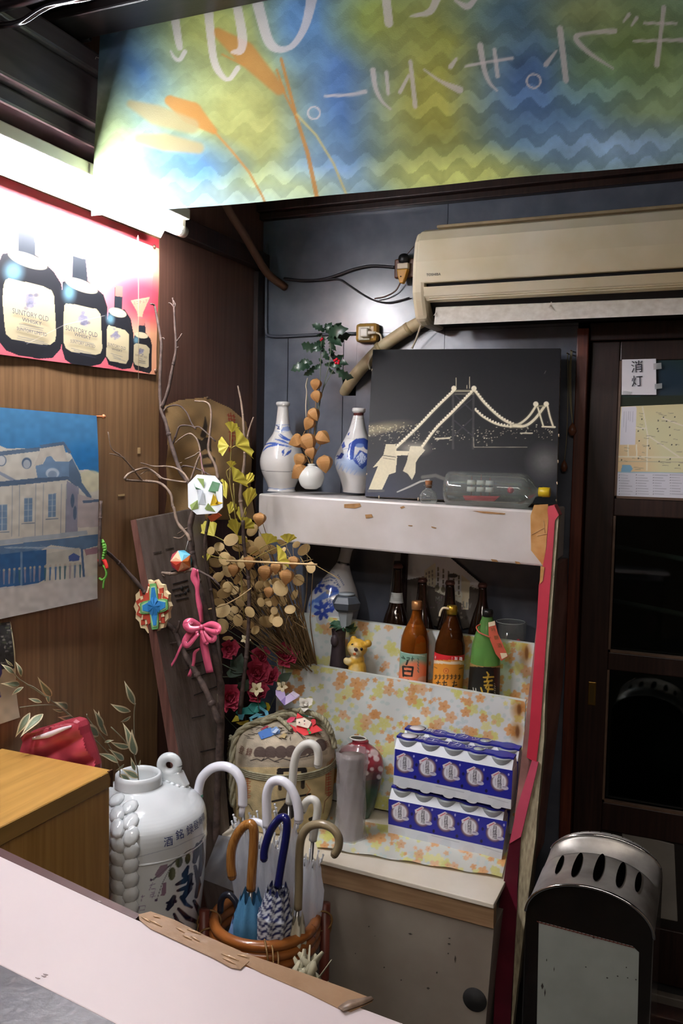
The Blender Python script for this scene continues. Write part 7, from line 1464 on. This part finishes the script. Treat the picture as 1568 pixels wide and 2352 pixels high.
for i in range(9):
    for j, (x0, off) in enumerate(((262, 0), (292, 17))):
        y_ = 1838+i*33+off; x_ = x0+(10-(i-4)**2*.25 if i < 4 else 8)-(28-i*9 if i < 3 else 0)*0
        pp_, nn_ = hit(jb, x_, y_)
        if pp_ is None: continue
        gM = Matrix.Translation(pp_+nn_*.002) @ nn_.to_track_quat('Z', 'Y').to_matrix().to_4x4() @ Matrix.Rotation(.35*(-1)**j, 4, 'Z') @ Matrix.Diagonal((.018, .024, .0062, 1)); g.M = gM; g.ball((0, 0, 0), 1, 10); g.M = None
for i in range(8):
    pp_, nn_ = hit(jb, 372+i*12, 1796+i*3-abs(i-3)*1.5)
    if pp_ is None: continue
    g.M = Matrix.Translation(pp_+nn_*.0) @ nn_.to_track_quat('Z', 'Y').to_matrix().to_4x4() @ Matrix.Diagonal((.009, .007, .004, 1)); g.ball((0, 0, 0), 1, 8); g.M = None
O('braid_relief', g, jz, jt, kind='stuff')
zb_ = at(318, 1917, y=JY).z; rb_ = 152.6*k; jc = at(318, 1917, y=JY)
g = MB(); g.tube([(jc.x+rb_*math.cos(a), jc.y+rb_*math.sin(a), zb_) for a in np.linspace(0, 2*math.pi, 73)], .004, 8, caps=False); O('band_relief', g, jz, jt)
g = MB(); c = at(389, 1757, y=JY+.07); k2 = ms(c); tv = Vector((.85, .3, 0)).normalized()
cen = [c+tv*(19*k2*math.cos(a))+Vector((0, 0, 19*k2*math.sin(a))) for a in np.linspace(0, 2*math.pi, 29)]; g.tube(cen, 11*k2, 12, caps=False)
g.prism([c+tv*(27*k2)+Vector((0, -.012, -12*k2)), c+tv*(8*k2)+Vector((0, -.012, -14*k2)), c-tv*(8*k2)+Vector((0, -.012, -14*k2)), c-tv*(27*k2)+Vector((0, -.012, -12*k2)), c-tv*(44*k2)+Vector((0, -.012, -.05)), c+tv*(44*k2)+Vector((0, -.012, -.05))], (0, .024, 0)); O('lug_handle', g, jz, jt, .004)
g = MB()
for ch, x, y, s_ in (('酒', 386, 1934, 24), ('銘', 412, 1918, 24), ('録', 435, 1907, 24), ('登', 449, 1896, 22), ('商', 459, 1887, 20), ('標', 466, 1878, 19)): onhit(g, jb, ch, x, y, s_, .0016)
O('lettering', g, mat('jar_ink', '#26356e', .4), jt, kind='stuff')
sz = at(318, 2175, y=JY).z
stl = T('wooden_stool', 'low wooden stool carrying the white sake jar behind the counter', 'stool', (jc.x+.01, JY, 0))
sw_ = mat('stool_wood', '#5d4630', .5, var=.3)
g = MB(); g.box((.035, JY-.14, sz-.03), (.325, JY+.12, sz-.0005)); O('seat', g, sw_, stl, .004)
for sx_ in (.05, .29):
    for sy_ in (JY-.12, JY+.08): g = MB(); g.box((sx_, sy_, 0), (sx_+.03, sy_+.03, sz-.0302)); O('leg', g, sw_, stl, .003)

bsp = T('bamboo_spray', 'variegated artificial bamboo leaves arching left out of white jar', 'artificial plant', at(318, 1800, y=JY))
lg = mat('leaf_green', '#7f8b70', .55, var=.3, col2='#66735a', vs=40); lc = mat('leaf_cream', '#d6c8a2', .55, var=.2, vs=40)
g = MB(); out = [.02, .11, .17, .19, .175, .14, .09, .04, .0]
for k_, (sc, zz) in enumerate(((1, 0), (.6, .012))):
    g.k = k_; n = len(out); V = []; F = []
    for i, w in enumerate(out):
        t = i/(n-1); tt = t if k_ == 0 else .06+t*.8; z = .25*(tt-tt*tt)*2+zz; V += [(-w*sc, tt, z+.1*w*sc), (0, tt, z), (w*sc, tt, z+.1*w*sc)]
    for i in range(n-1):
        for j in (0, 1): F.append((i*3+j, i*3+j+1, i*3+3+j+1, i*3+3+j))
    g.add(V, F, True)
bl_ = g.mesh('leaf', [lc, lg])
jy = lambda x: -.9-.29*max(0, 320-x)/320
def jat(x, y, d=0): return at(x, y, y=jy(x)+d)
for a, b in (((32, 1548), (2, 1525)), ((45, 1572), (0, 1570)), ((54, 1578), (27, 1597)), ((49, 1554), (35, 1519)), ((30, 1530), (12, 1513)), ((118, 1599), (86, 1554)), ((96, 1613), (64, 1604)), ((112, 1615), (104, 1581)), ((155, 1628), (124, 1612)), ((69, 1637), (35, 1694)), ((99, 1640), (46, 1694)), ((166, 1648), (132, 1647)), ((226, 1690), (172, 1659)), ((185, 1691), (167, 1663)), ((175, 1704), (134, 1680)), ((220, 1702), (195, 1698)), ((234, 1674), (214, 1628)), ((247, 1690), (226, 1631)), ((171, 1718), (153, 1749)), ((188, 1717), (175, 1752)),
             ((309, 1618), (285, 1563)), ((300, 1634), (253, 1616)), ((300, 1645), (276, 1658)), ((300, 1725), (281, 1659)), ((311, 1734), (303, 1674)), ((284, 1746), (249, 1720)), ((271, 1752), (220, 1730)), ((319, 1787), (277, 1765)), ((275, 1778), (300, 1800)), ((285, 1755), (265, 1770)), ((310, 1770), (300, 1738)), ((240, 1705), (262, 1700)), ((150, 1632), (120, 1628)), ((300, 1716), (252, 1703)), ((318, 1760), (322, 1745))):
    p, e = jat(*a), jat(b[0], b[1], rnd.uniform(-.02, .02)); L_ = (e-p).length; n_ = Matrix.Rotation(rnd.uniform(-.6, .6), 3, (e-p).normalized()) @ tocam(p)
    inst('leaf', bl_, bsp, frame(p, e-p, n_, (L_*rnd.uniform(.62, .85), L_, L_)))
g = MB()
for P_ in (((319, 1805), (315, 1765), (308, 1730), (308, 1680), (308, 1637), (311, 1615)), ((300, 1812), (277, 1787), (271, 1755), (223, 1704), (166, 1647), (121, 1612), (64, 1573), (41, 1557), (25, 1535)), ((223, 1704), (195, 1698), (175, 1712)), ((268, 1752), (250, 1712), (205, 1655), (199, 1640)), ((170, 1710), (140, 1715), (133, 1728)), ((166, 1650), (130, 1622), (90, 1620), (45, 1625)), ((121, 1612), (80, 1580), (60, 1572)), ((300, 1725), (285, 1700), (255, 1670))):
    g.tube(cr([jat(*q_) for q_ in P_], 4), .0014, 5)
O('stems', g, mat('bamboo_stem', '#7d7660', .7), bsp, kind='stuff')
wb_ = T('white_bag', 'crumpled white plastic bag between sake jar and umbrella stand', 'bag', (.36, -.70, 0))
g = MB(); V = []; F = []; n = 20; m_ = 12; c = at(432, 2120, y=-.73)
for i in range(m_+1):
    for j in range(n):
        a = 2*math.pi*j/n; h = c.z*1.06*i/m_; r = (.028 if i < m_ else .012)*(1+.35*mnoise.noise(Vector((math.cos(a)*2, math.sin(a)*2, i*.5)))); V.append((c.x+r*math.cos(a), c.y+r*math.sin(a), h))
for i in range(m_):
    for j in range(n): F.append((i*n+j, i*n+(j+1) % n, (i+1)*n+(j+1) % n, (i+1)*n+j))
F += [tuple(range(n-1, -1, -1)), tuple(range(m_*n, (m_+1)*n))]
g.add(V, F); O('bag_film', g, mat('white_film', '#d2d8de', .3, translu=.3), wb_)

# ================================================================= UMBRELLA STAND AND UMBRELLAS
UC = Vector((at(609, 2108, y=-.79).x, -.79, 0)); UZ = at(609, 2108, y=-.79).z; UR = .119
rat = mat('rattan', '#a8682f', .28, var=.35, col2='#864a20', vs=9, coat=.5, bump=.08); ratd = mat('rattan_post', '#6e3426', .4, var=.3, vs=20); bind = mat('cane_binding', '#8d6a3c', .5, var=.3, vs=60)
us = T('umbrella_stand', 'round bent rattan umbrella stand with three stacked hoops', 'umbrella stand', (UC.x, UC.y, 0))
def ring(r, z, th, name, m): g = MB(); g.tube([(UC.x+r*math.cos(a), UC.y+r*math.sin(a), z) for a in np.linspace(0, 2*math.pi, 61)], th, 10, caps=False); return O(name, g, m, us)
for i in range(3): ring(UR-.004*i*0, UZ-.0235*i, .0125, 'hoop', rat)
ring(UR, .06, .011, 'hoop', rat); ring(UR, UZ-.2, .010, 'hoop', rat)
g = MB(); g.lathe((UC.x, UC.y, .03), [(UR-.006, 0), (UR-.006, .012)], 40); O('base_disc', g, ratd, us)
va = math.atan2(CAM[1]-UC.y, CAM[0]-UC.x)
for a in (va+1.62, va-1.5, va+3.14+.35, va+3.14-.4, va+.12):
    px_, py_ = UC.x+(UR+.022)*math.cos(a), UC.y+(UR+.022)*math.sin(a)
    g = MB(); g.tube([(px_, py_, 0), (px_, py_, UZ+(.028 if abs(a-va) > .5 else -.03))], .0125, 10); po = O('post', g, ratd, us)
    g = MB(); t_ = Vector((-math.sin(a), math.cos(a), 0)); c = Vector((px_, py_, 0)); cc = Vector((UC.x+UR*math.cos(a), UC.y+UR*math.sin(a), 0))
    for dz_, off in ((.0, -.012), (-.012, 0), (-.028, .010)):
        mid_ = c.lerp(cc, .5)+Vector((0, 0, UZ+dz_-.008)); rad = Vector((math.cos(a), math.sin(a), 0))
        g.tube(cr([mid_+rad*(.027*math.cos(b))+Vector((0, 0, .026*math.sin(b)))+t_*off*(1+.3*math.sin(b)) for b in np.linspace(0, 2*math.pi, 13)], 2), .0022, 5, caps=False)
    O('binding', g, bind, us, kind='stuff')

wht = mat('white_handle', '#f0f0f8', .18, coat=.6); whm = mat('cream_handle', '#dcdad0', .3); clr = mat('clear_canopy', '#f0f2f7', .25, alpha=.55, translu=.45, bump=.15, bs=30); steel = mat('steel', '#9a9a98', .3, metal=.9); tipm = mat('rib_tip', '#e4e6ea', .3)
def smooth_handle(pts, y, r, m, par, taper=None):
    W = cr(PP(pts, y=y), 6); k = ms(W[len(W)//2]); g = MB(); g.tube(W, [v*k for v in taper] if taper else r*k, 14); g.ball(W[0], r*k*(taper[0]/r if taper else 1)*.98, 10); O('handle', g, m, par); return W
def umbrella(label, pts, y, r, m, foot, canopy=None, sh=steel, taper=None, tips=True, group='umbrellas in the rattan stand', nr=22):
    """pts: photo pixels from the free end of the crook round to the shaft; foot: offset from the stand's axis;
    canopy = (material, start, widest radius, ripple) with start metres below the handle"""
    ft = Vector((UC.x+foot[0], UC.y+foot[1], .047)); t = T('umbrella', label, 'umbrella', ft, group)
    W = smooth_handle(pts, y, r, m, t, taper); e = W[-1]; L_ = (ft-e).length; d = (ft-e).normalized()
    g = MB(); g.tube([e-d*.004, ft], .0045, 8); O('shaft', g, sh, t)
    if canopy:
        cm, s0, R_, rip = canopy; a0 = d.orthogonal().normalized(); b0 = d.cross(a0); V = []; F = []; n, rows = 48, nr
        for i in range(rows+1):
            u = i/rows; r_ = R_*(.62+.55*min(1, u*4) if u < .12 else 1.0-.82*((u-.12)/.88)**1.25)
            for j in range(n):
                an = 2*math.pi*j/n; rr = r_*(1+rip*math.cos(8*an+u*5)+.04*math.sin(3*an+u*9)); V.append(e+d*(s0+(L_-s0-.03)*u+(.012*math.cos(8*an) if i == 0 else 0))+(a0*math.cos(an)+b0*math.sin(an))*rr)
        for i in range(rows):
            for j in range(n): F.append((i*n+j, (i+1)*n+j, (i+1)*n+(j+1) % n, i*n+(j+1) % n))
        g = MB(); g.add(V, F, True); co_ = O('canopy', g, cm, t)
        if tips:
            g = MB()
            for j in range(8):
                an = 2*math.pi*j/8+.2; q = e+d*(s0+.004)+(a0*math.cos(an)+b0*math.sin(an))*R_*.72; g.tube([q, q-d*.018+(a0*math.cos(an)+b0*math.sin(an))*.003], [.0016, .0024], 6); g.ball(q-d*.018+(a0*math.cos(an)+b0*math.sin(an))*.003, .0028, 6)
            O('rib_tips', g, tipm, t, kind='stuff')
        return t, e, d, co_
    return t, e, d, None
umbrella('clear umbrella with white crook ending in a green ring, leftmost in the stand', [(455, 1829), (456, 1812), (464, 1786), (486, 1765), (515, 1760), (540, 1772), (554, 1797), (557, 1822), (557, 1850)], -.76, 11, wht, (-.05, .05), (clr, .05, .034, .12))
t = [o for o in COL.objects if o.get('label', '').startswith('clear umbrella with white crook ending')][0]
g = MB(); a_, b_ = at(455, 1831, y=-.76), at(455, 1824, y=-.76); g.tube([a_, b_], 11.4*ms(a_), 14); O('green_ring', g, mat('ring_green', '#4f9a86', .4), t)
g = MB(); a_, b_ = at(557, 1849, y=-.76), at(554, 1874, y=-.76); g.tube([a_, b_], 7*ms(a_), 12); O('handle_neck', g, wht, t)
umbrella('clear umbrella with tall narrow cream crook in front of the barrel', [(730, 1757), (731, 1738), (727, 1718), (713, 1708), (697, 1712), (683, 1728), (675, 1755), (671, 1800), (664, 1845)], -.70, 9.6, whm, (.02, .08), (clr, .06, .03, .12))
umbrella('clear umbrella with glossy white crook in the middle of the stand', [(686, 1883), (685, 1862), (679, 1835), (665, 1807), (645, 1793), (624, 1797), (613, 1822), (612, 1860), (614, 1899)], -.78, 11, wht, (-.02, .01), (clr, .04, .036, .12))
umbrella('clear umbrella with matt white crook behind the beige handle', [(694, 1862), (702, 1844), (714, 1836), (726, 1842), (729, 1862), (724, 1895), (718, 1930)], -.74, 9.4, whm, (.06, .05), (clr, .05, .034, .12))
umbrella('clear umbrella with low white crook partly behind the tan wooden handle', [(540, 1925), (548, 1905), (565, 1891), (586, 1886), (606, 1896), (612, 1915), (612, 1935)], -.75, 7.5, wht, (-.05, .0), (clr, .03, .036, .12))
tan_ = mat('tan_wood_handle', '#b07c40', .22, var=.4, col2='#8a5522', vs=12, grain=(30, 30, 2), coat=.6)
umbrella('blue umbrella with thick tan wooden crook at the front of stand', [(533, 2012), (530, 1985), (532, 1950), (543, 1920), (560, 1898), (576, 1893), (583, 1910), (582, 1950), (579, 1995), (576, 2044)], -.86, 11.2, tan_, (-.035, -.03), (mat('blue_cloth', '#4f8ab4', .7, var=.15, vs=30, bump=.2, bs=300), .012, .036, .1), tips=False)
navy = mat('navy_handle', '#191d5c', .12, coat=.7)
stripe = mat('striped_cloth', None, .7, vcol=True)
t7, e7, d7, c7 = umbrella('navy handled umbrella with blue and white zigzag striped cloth', [(606, 1972), (607, 1955), (613, 1930), (624, 1903), (642, 1880), (656, 1880), (659, 1900), (654, 1940), (646, 1985), (638, 2038)], -.86, 9.6, navy, (.01, -.035), (stripe, .005, .038, .1), tips=False, nr=120)
me = c7.data; vv = np.array([tuple(v.co) for v in me.vertices]); idx = np.arange(len(vv)); 
colr = np.where((((idx//48)*.21+np.abs(((idx % 48)/3.0) % 2-1)*.8) % 1.0 < .5)[:, None], rgb('#232a5c')[None], rgb('#cfd4dc')[None]); setcol(me, colr)
umbrella('pale umbrella with beige crook at the right front of the stand', [(768, 1962), (777, 1945), (777, 1922), (762, 1902), (736, 1893), (708, 1900), (692, 1925), (687, 1970), (686, 2030), (684, 2088)], -.83, 9.8, mat('beige_handle', '#8f8064', .3, var=.15, vs=10, coat=.3), (.05, -.02), (mat('cream_cloth', '#c9c2ac', .7), .02, .026, .15), tips=False)
umbrella('short blue umbrella with small black hook low in the stand', [(506, 2092), (507, 2072), (514, 2058), (527, 2056), (540, 2070), (548, 2092), (553, 2110)], -.84, 7.6, mat('black_hook', '#1f2029', .3), (-.06, -.03), (mat('light_blue_cloth', '#7391bd', .7, var=.1, vs=30), .0, .03, .1), tips=False)
# loose clear flaps and rib ends
g = MB()
for x, y in ((536, 1872), (541, 1880), (572, 1868), (583, 1876), (590, 1864), (631, 1848), (634, 1856), (630, 1864)):
    p = at(x, y, y=-.745); g.tube([p, p+Vector((.002, .004, -.024))], .0017, 6); g.ball(p, .0032, 8)
ft_ = T('plastic_flap', 'loose sheet of clear umbrella plastic hanging out left of stand', 'plastic sheet', at(500, 2040, y=-.76), )
O('rib_tips', g, tipm, ft_, kind='stuff')
V = []; F = []; nu, nv = 16, 14; g = MB()
for j in range(nv+1):
    for i in range(nu+1):
        s, u = i/nu, j/nv; x = (502+70*s)*(1-u)+(462+78*s)*u if u > .0 else 502+70*s; y = 1918+(10*s)+(100+20*s)*u; V.append(at(x, y, y=-.755+.012*math.sin(s*9+u*4)+.01*math.sin(u*7)))
for j in range(nv):
    for i in range(nu): a = j*(nu+1)+i; F.append((a, a+1, a+nu+2, a+nu+1))
g.add(V, F, True); O('film', g, mat('thin_film', '#ccd2dc', .2, alpha=.4, spec=.8, translu=.3), ft_)
wsh = T('paper_bundle', 'crumpled cream paper bundle tied to the right of umbrella stand', 'paper', (UC.x+UR+.02, UC.y-.08, 0))
c = at(700, 2235, y=-.92); g = MB(); q_ = random.Random(3)
for i in range(46):
    a = q_.uniform(0, 6.28); r = q_.uniform(.004, .034); h = q_.uniform(c.z-.09, c.z+.032); p = Vector((c.x+r*math.cos(a), c.y+.01+r*math.sin(a), h)); d = Vector((q_.uniform(-.02, .02), q_.uniform(-.02, .02), q_.uniform(.012, .03)))
    g.strip([p-d, p+Vector((q_.uniform(-.006, .006),)*3), p+d], [.008, .02, .007], Vector((math.cos(a), math.sin(a), .3)))
O('crumpled_paper', g, mat('cream_paper', '#b9b295', .8, var=.25, vs=40), wsh, kind='stuff')
g = MB(); g.tube([(c.x, c.y+.01, 0), (c.x, c.y+.01, c.z)], .018, 10); O('paper_roll', g, mat('cream_paper', None), wsh)

# ================================================================= ASHTRAY STAND
chrome = mat('chrome', '#a9a7a4', .17, metal=1., var=.25, col2='#8a8682', vs=14, bump=.05, bs=40); chs = mat('stained_steel', '#aaa7a0', .4, metal=.6, var=.4, col2='#7d7973', vs=16, bump=.08, bs=60)
AF = -.86; a0, a1 = at(1207, 2082, y=AF), at(1501, 2160, y=AF); AW = a1.x-a0.x; ax0 = a0.x; az = (a0.z+a1.z)/2-.004; rise = at(1345, 2037, y=AF).z-az; AD = .27
ash = T('ashtray_stand', 'chrome standing ashtray with arched slotted top beside red board', 'ashtray', (ax0+AW/2, AF+AD/2, 0))
arc = [(ax0+AW/2-AW/2*math.cos(b), az+rise*math.sin(b)) for b in np.linspace(0, math.pi, 33)]
g = MB(); g.prism([(x, AF+.002, z) for x, z in arc]+[(ax0+AW, AF+.002, 0), (ax0, AF+.002, 0)], (0, .003, 0)); O('front_plate', g, mat('dark_chrome', '#4a4744', .22, metal=.95), ash)
g = MB(); g.prism([(x, AF+AD-.003, z) for x, z in arc]+[(ax0+AW, AF+AD-.003, 0), (ax0, AF+AD-.003, 0)], (0, .003, 0)); O('back_plate', g, chrome, ash)
def asurf(b, t, lift=0.):
    r = rise; dip = 0.
    if .58 < t < .97: dip = .055*math.sin(math.pi*(t-.58)/.39)**.7*max(0, math.sin(b))**1.5*(1 if t < .9 else 1)
    elif t <= .58: dip = .006*math.sin(math.pi*t/.58)*max(0, math.sin(b))
    return Vector((ax0+AW/2-(AW/2+lift)*math.cos(b), AF+t*AD, az+(r+lift)*math.sin(b)-dip))
V = []; F = []; nb, nt_2 = 48, 40
for i in range(nt_2+1):
    for j in range(nb+1): V.append(asurf(math.pi*j/nb, i/nt_2))
for i in range(nt_2):
    for j in range(nb): q = i*(nb+1)+j; F.append((q, q+1, q+nb+2, q+nb+1))
g = MB(); g.add(V, F, True); O('arched_top', g, chs, ash)
g = MB(); g.tube([asurf(math.pi*j/48, 0)+Vector((0, .001, 0)) for j in range(49)], .0032, 8); O('front_highlight_rim', g, mat('highlight_chrome', '#d2d2d2', .08, metal=1.), ash)  # rim added for the edge highlight, put into its brighter metal
g = MB(); g.tube([asurf(math.pi*j/48, .965)+Vector((0, 0, .001)) for j in range(4, 45)], .003, 8); O('rear_rim', g, mat('highlight_chrome', None), ash)
for x0, x1 in ((ax0, ax0+.002), (ax0+AW-.002, ax0+AW)):
    g = MB(); g.box((x0, AF+.001, 0), (x1, AF+AD-.001, az+.001)); O('side_plate', g, chrome, ash)
for b, tc, tl2, w in ((.92, .40, .15, .055), (1.26, .36, .2, .062), (1.62, .36, .22, .066), (1.98, .36, .2, .062), (2.3, .40, .15, .055)):
    g = MB(); g.add([asurf(b+w*1.15*math.cos(a), tc+tl2*math.sin(a), .002) for a in np.linspace(0, 2*math.pi, 24, endpoint=False)], [tuple(range(23, -1, -1))]); O('ash_slot', g, mat('slot_black', '#020202', 1., spec=0), ash)
q = [at(*p, y=AF+.0005) for p in ((1237, 2117), (1452, 2174), (1467, 2188), (1462, 2470), (1230, 2470))]; q[3].z = q[4].z = max(.02, q[4].z)
lb = mat('worn_label', '#8f948e', .6, var=.15, vs=8, col2='#7d827c'); g = MB(); g.prism(q, (0, .0012, 0)); lp = O('worn_label', g, lb, ash)
g = MB()
for x, y, w, h in ((1245, 2265, 3, 8), (1251, 2280, 1.5, 10), (1363, 2154, 3, 2), (1394, 2246, 2.5, 2), (1418, 2242, 2, 2), (1441, 2246, 2, 1.5), (1345, 2221, 2, 1.5), (1438, 2222, 1.5, 2), (1255, 2205, 1.2, 4), (1272, 2226, 1, 6), (1460, 2250, 2, 2)):
    c = at(x, y, y=AF); k = ms(c); g.prism([c+Vector((-w*k, 0, 0)), c+Vector((0, 0, -h*k)), c+Vector((w*k, 0, 0)), c+Vector((0, 0, h*k))], (0, -.0004, 0))
O('dark_scratches', g, mat('scratch', '#2a2522', .8), lp, kind='stuff')
g = MB()
for i in range(24):
    x = 1238+i*9.2; y = 2117+(x-1237)*.266; c = at(x, y, y=AF); k = ms(c); g.prism([c+Vector((-6*k, 0, 1.5*k)), c+Vector((-5*k, 0, -1.2*k)), c+Vector((6*k, 0, -3.2*k)), c+Vector((6*k, 0, -1*k))], (0, -.0004, 0))
O('rust_edge', g, mat('rust', '#5a2a20', .8), lp, kind='stuff')

# ================================================================= COUNTER IN THE FOREGROUND
cwm = mat('counter_white', '#c6babb', .45, var=.06, vs=4); CZ = .95
ct = T('counter', 'pale pinkish white counter board taped along its edge in foreground', 'counter', (.75, -1.8, 0))
def cp_(L, z=CZ):
    "counter outline; points at the far left run on along the board to the left wall"
    P_ = [at(x, y, z=z) for x, y in L]
    for i, (x, y) in enumerate(L):
        if x <= -140:
            j = min((k for k in range(len(L)) if L[k][0] == 0), key=lambda k: abs(L[k][1]-y-75), default=None)
            if j is not None: d = P_[i]-P_[j]; P_[i] = P_[i]+d*((P_[i].x-.012)/-d.x)
    return P_
top = cp_([(-150, 1893), (0, 1966), (310, 2110), (560, 2217), (850, 2322), (1000, 2378), (1040, 2470), (900, 2640), (300, 2368), (0, 2216), (-150, 2142)])
g = MB(); g.prism(top, (0, 0, -.03)); O('counter_board', g, cwm, ct, .0015)
g = MB(); g.prism(cp_([(-150, 1876), (0, 1947), (322, 2100), (311, 2111), (0, 1967), (-150, 1894)], CZ-.001), (0, 0, -.04)); O('edge_strip', g, mat('edge_brown', '#51302f', .35, var=.3, vs=14), ct)
g = MB(); lowp = [at(x, y, z=CZ)+Vector((0, 0, -.0305)) for x, y in ([(-140, 1915), (0, 1982), (310, 2125), (850, 2335), (985, 2390), (880, 2600), (300, 2340), (0, 2190), (-140, 2120)])]; g.prism(lowp, (0, 0, -(CZ-.0305))); O('counter_body', g, mat('counter_side', '#6b5a48', .6, var=.2), ct)
ctp = mat('kraft_tape', '#a08468', .22, var=.25, col2='#8f7256', vs=18, bump=.25, bs=40, coat=.5)
for L in ([(318, 2100), (346, 2093), (400, 2112), (470, 2148), (552, 2184), (572, 2208), (552, 2226), (530, 2222), (490, 2200), (400, 2158), (345, 2132), (320, 2112)], [(545, 2183), (700, 2236), (800, 2272), (854, 2293), (855, 2300), (806, 2323), (782, 2318), (700, 2277), (600, 2234), (562, 2214), (548, 2200)]):
    g = MB(); g.prism(cp_(L, CZ+(.0016 if L[0][0] < 400 else .0010)), (0, 0, -.0008)); O('packing_tape', g, ctp, ct)
g = MB()
for a, b in (((340, 2112), (372, 2128)), ((352, 2104), (368, 2108)), ((430, 2134), (462, 2146)), ((438, 2150), (458, 2162)), ((508, 2190), (548, 2206)), ((420, 2148), (440, 2158)), ((325, 2106), (345, 2118)), ((512, 2200), (540, 2214)), ((404, 2130), (424, 2142)), ((545, 2192), (572, 2200))):
    A_, B_ = at(*a, z=CZ+.0022), at(*b, z=CZ+.0022); g.tube([A_, A_.lerp(B_, .5)+Vector((0, 0, .0005)), B_], [.0004, .0011, .0004], 6)
O('wrinkle_glint', g, mat('tape_glint', '#c9a988', .12, coat=.8), ct, kind='stuff')  # raised wrinkles in a paler colour that paints their glints
g = MB(); g.strip(cp_([(782, 2318), (806, 2306), (830, 2300), (855, 2292)], CZ+.003), [.008, .012, .009, .005], (0, 0, 1)); O('torn_tape_end', g, mat('torn_tape', '#8a7462', .4, var=.5, vs=90), ct)
g = MB()
for x, y in ((100, 2242), (86, 2246), (104, 2238), (410, 2124), (228, 2070)):
    p = at(x, y, z=CZ+.0006); g.prism([p+Vector((-.003, 0, 0)), p+Vector((.001, -.001, 0)), p+Vector((.003, .0008, 0)), p+Vector((0, .001, 0))], (0, 0, -.0005))
O('stain', g, mat('stain', '#9c8f8f', .8), ct, kind='stuff')
gr = mat('stone_top', '#484852', .35, var=.5, col2='#2c2c34', vs=38, bump=.15, bs=70)
g = MB(); g.prism([at(x, y, z=CZ-.0005) for x, y in ((-200, 2118), (-150, 2143), (0, 2217), (300, 2369), (890, 2640), (700, 2900), (-200, 2700))], (0, 0, -.05)); O('stone_worktop', g, gr, label='dark speckled stone worktop at the bottom left corner', cat='worktop')
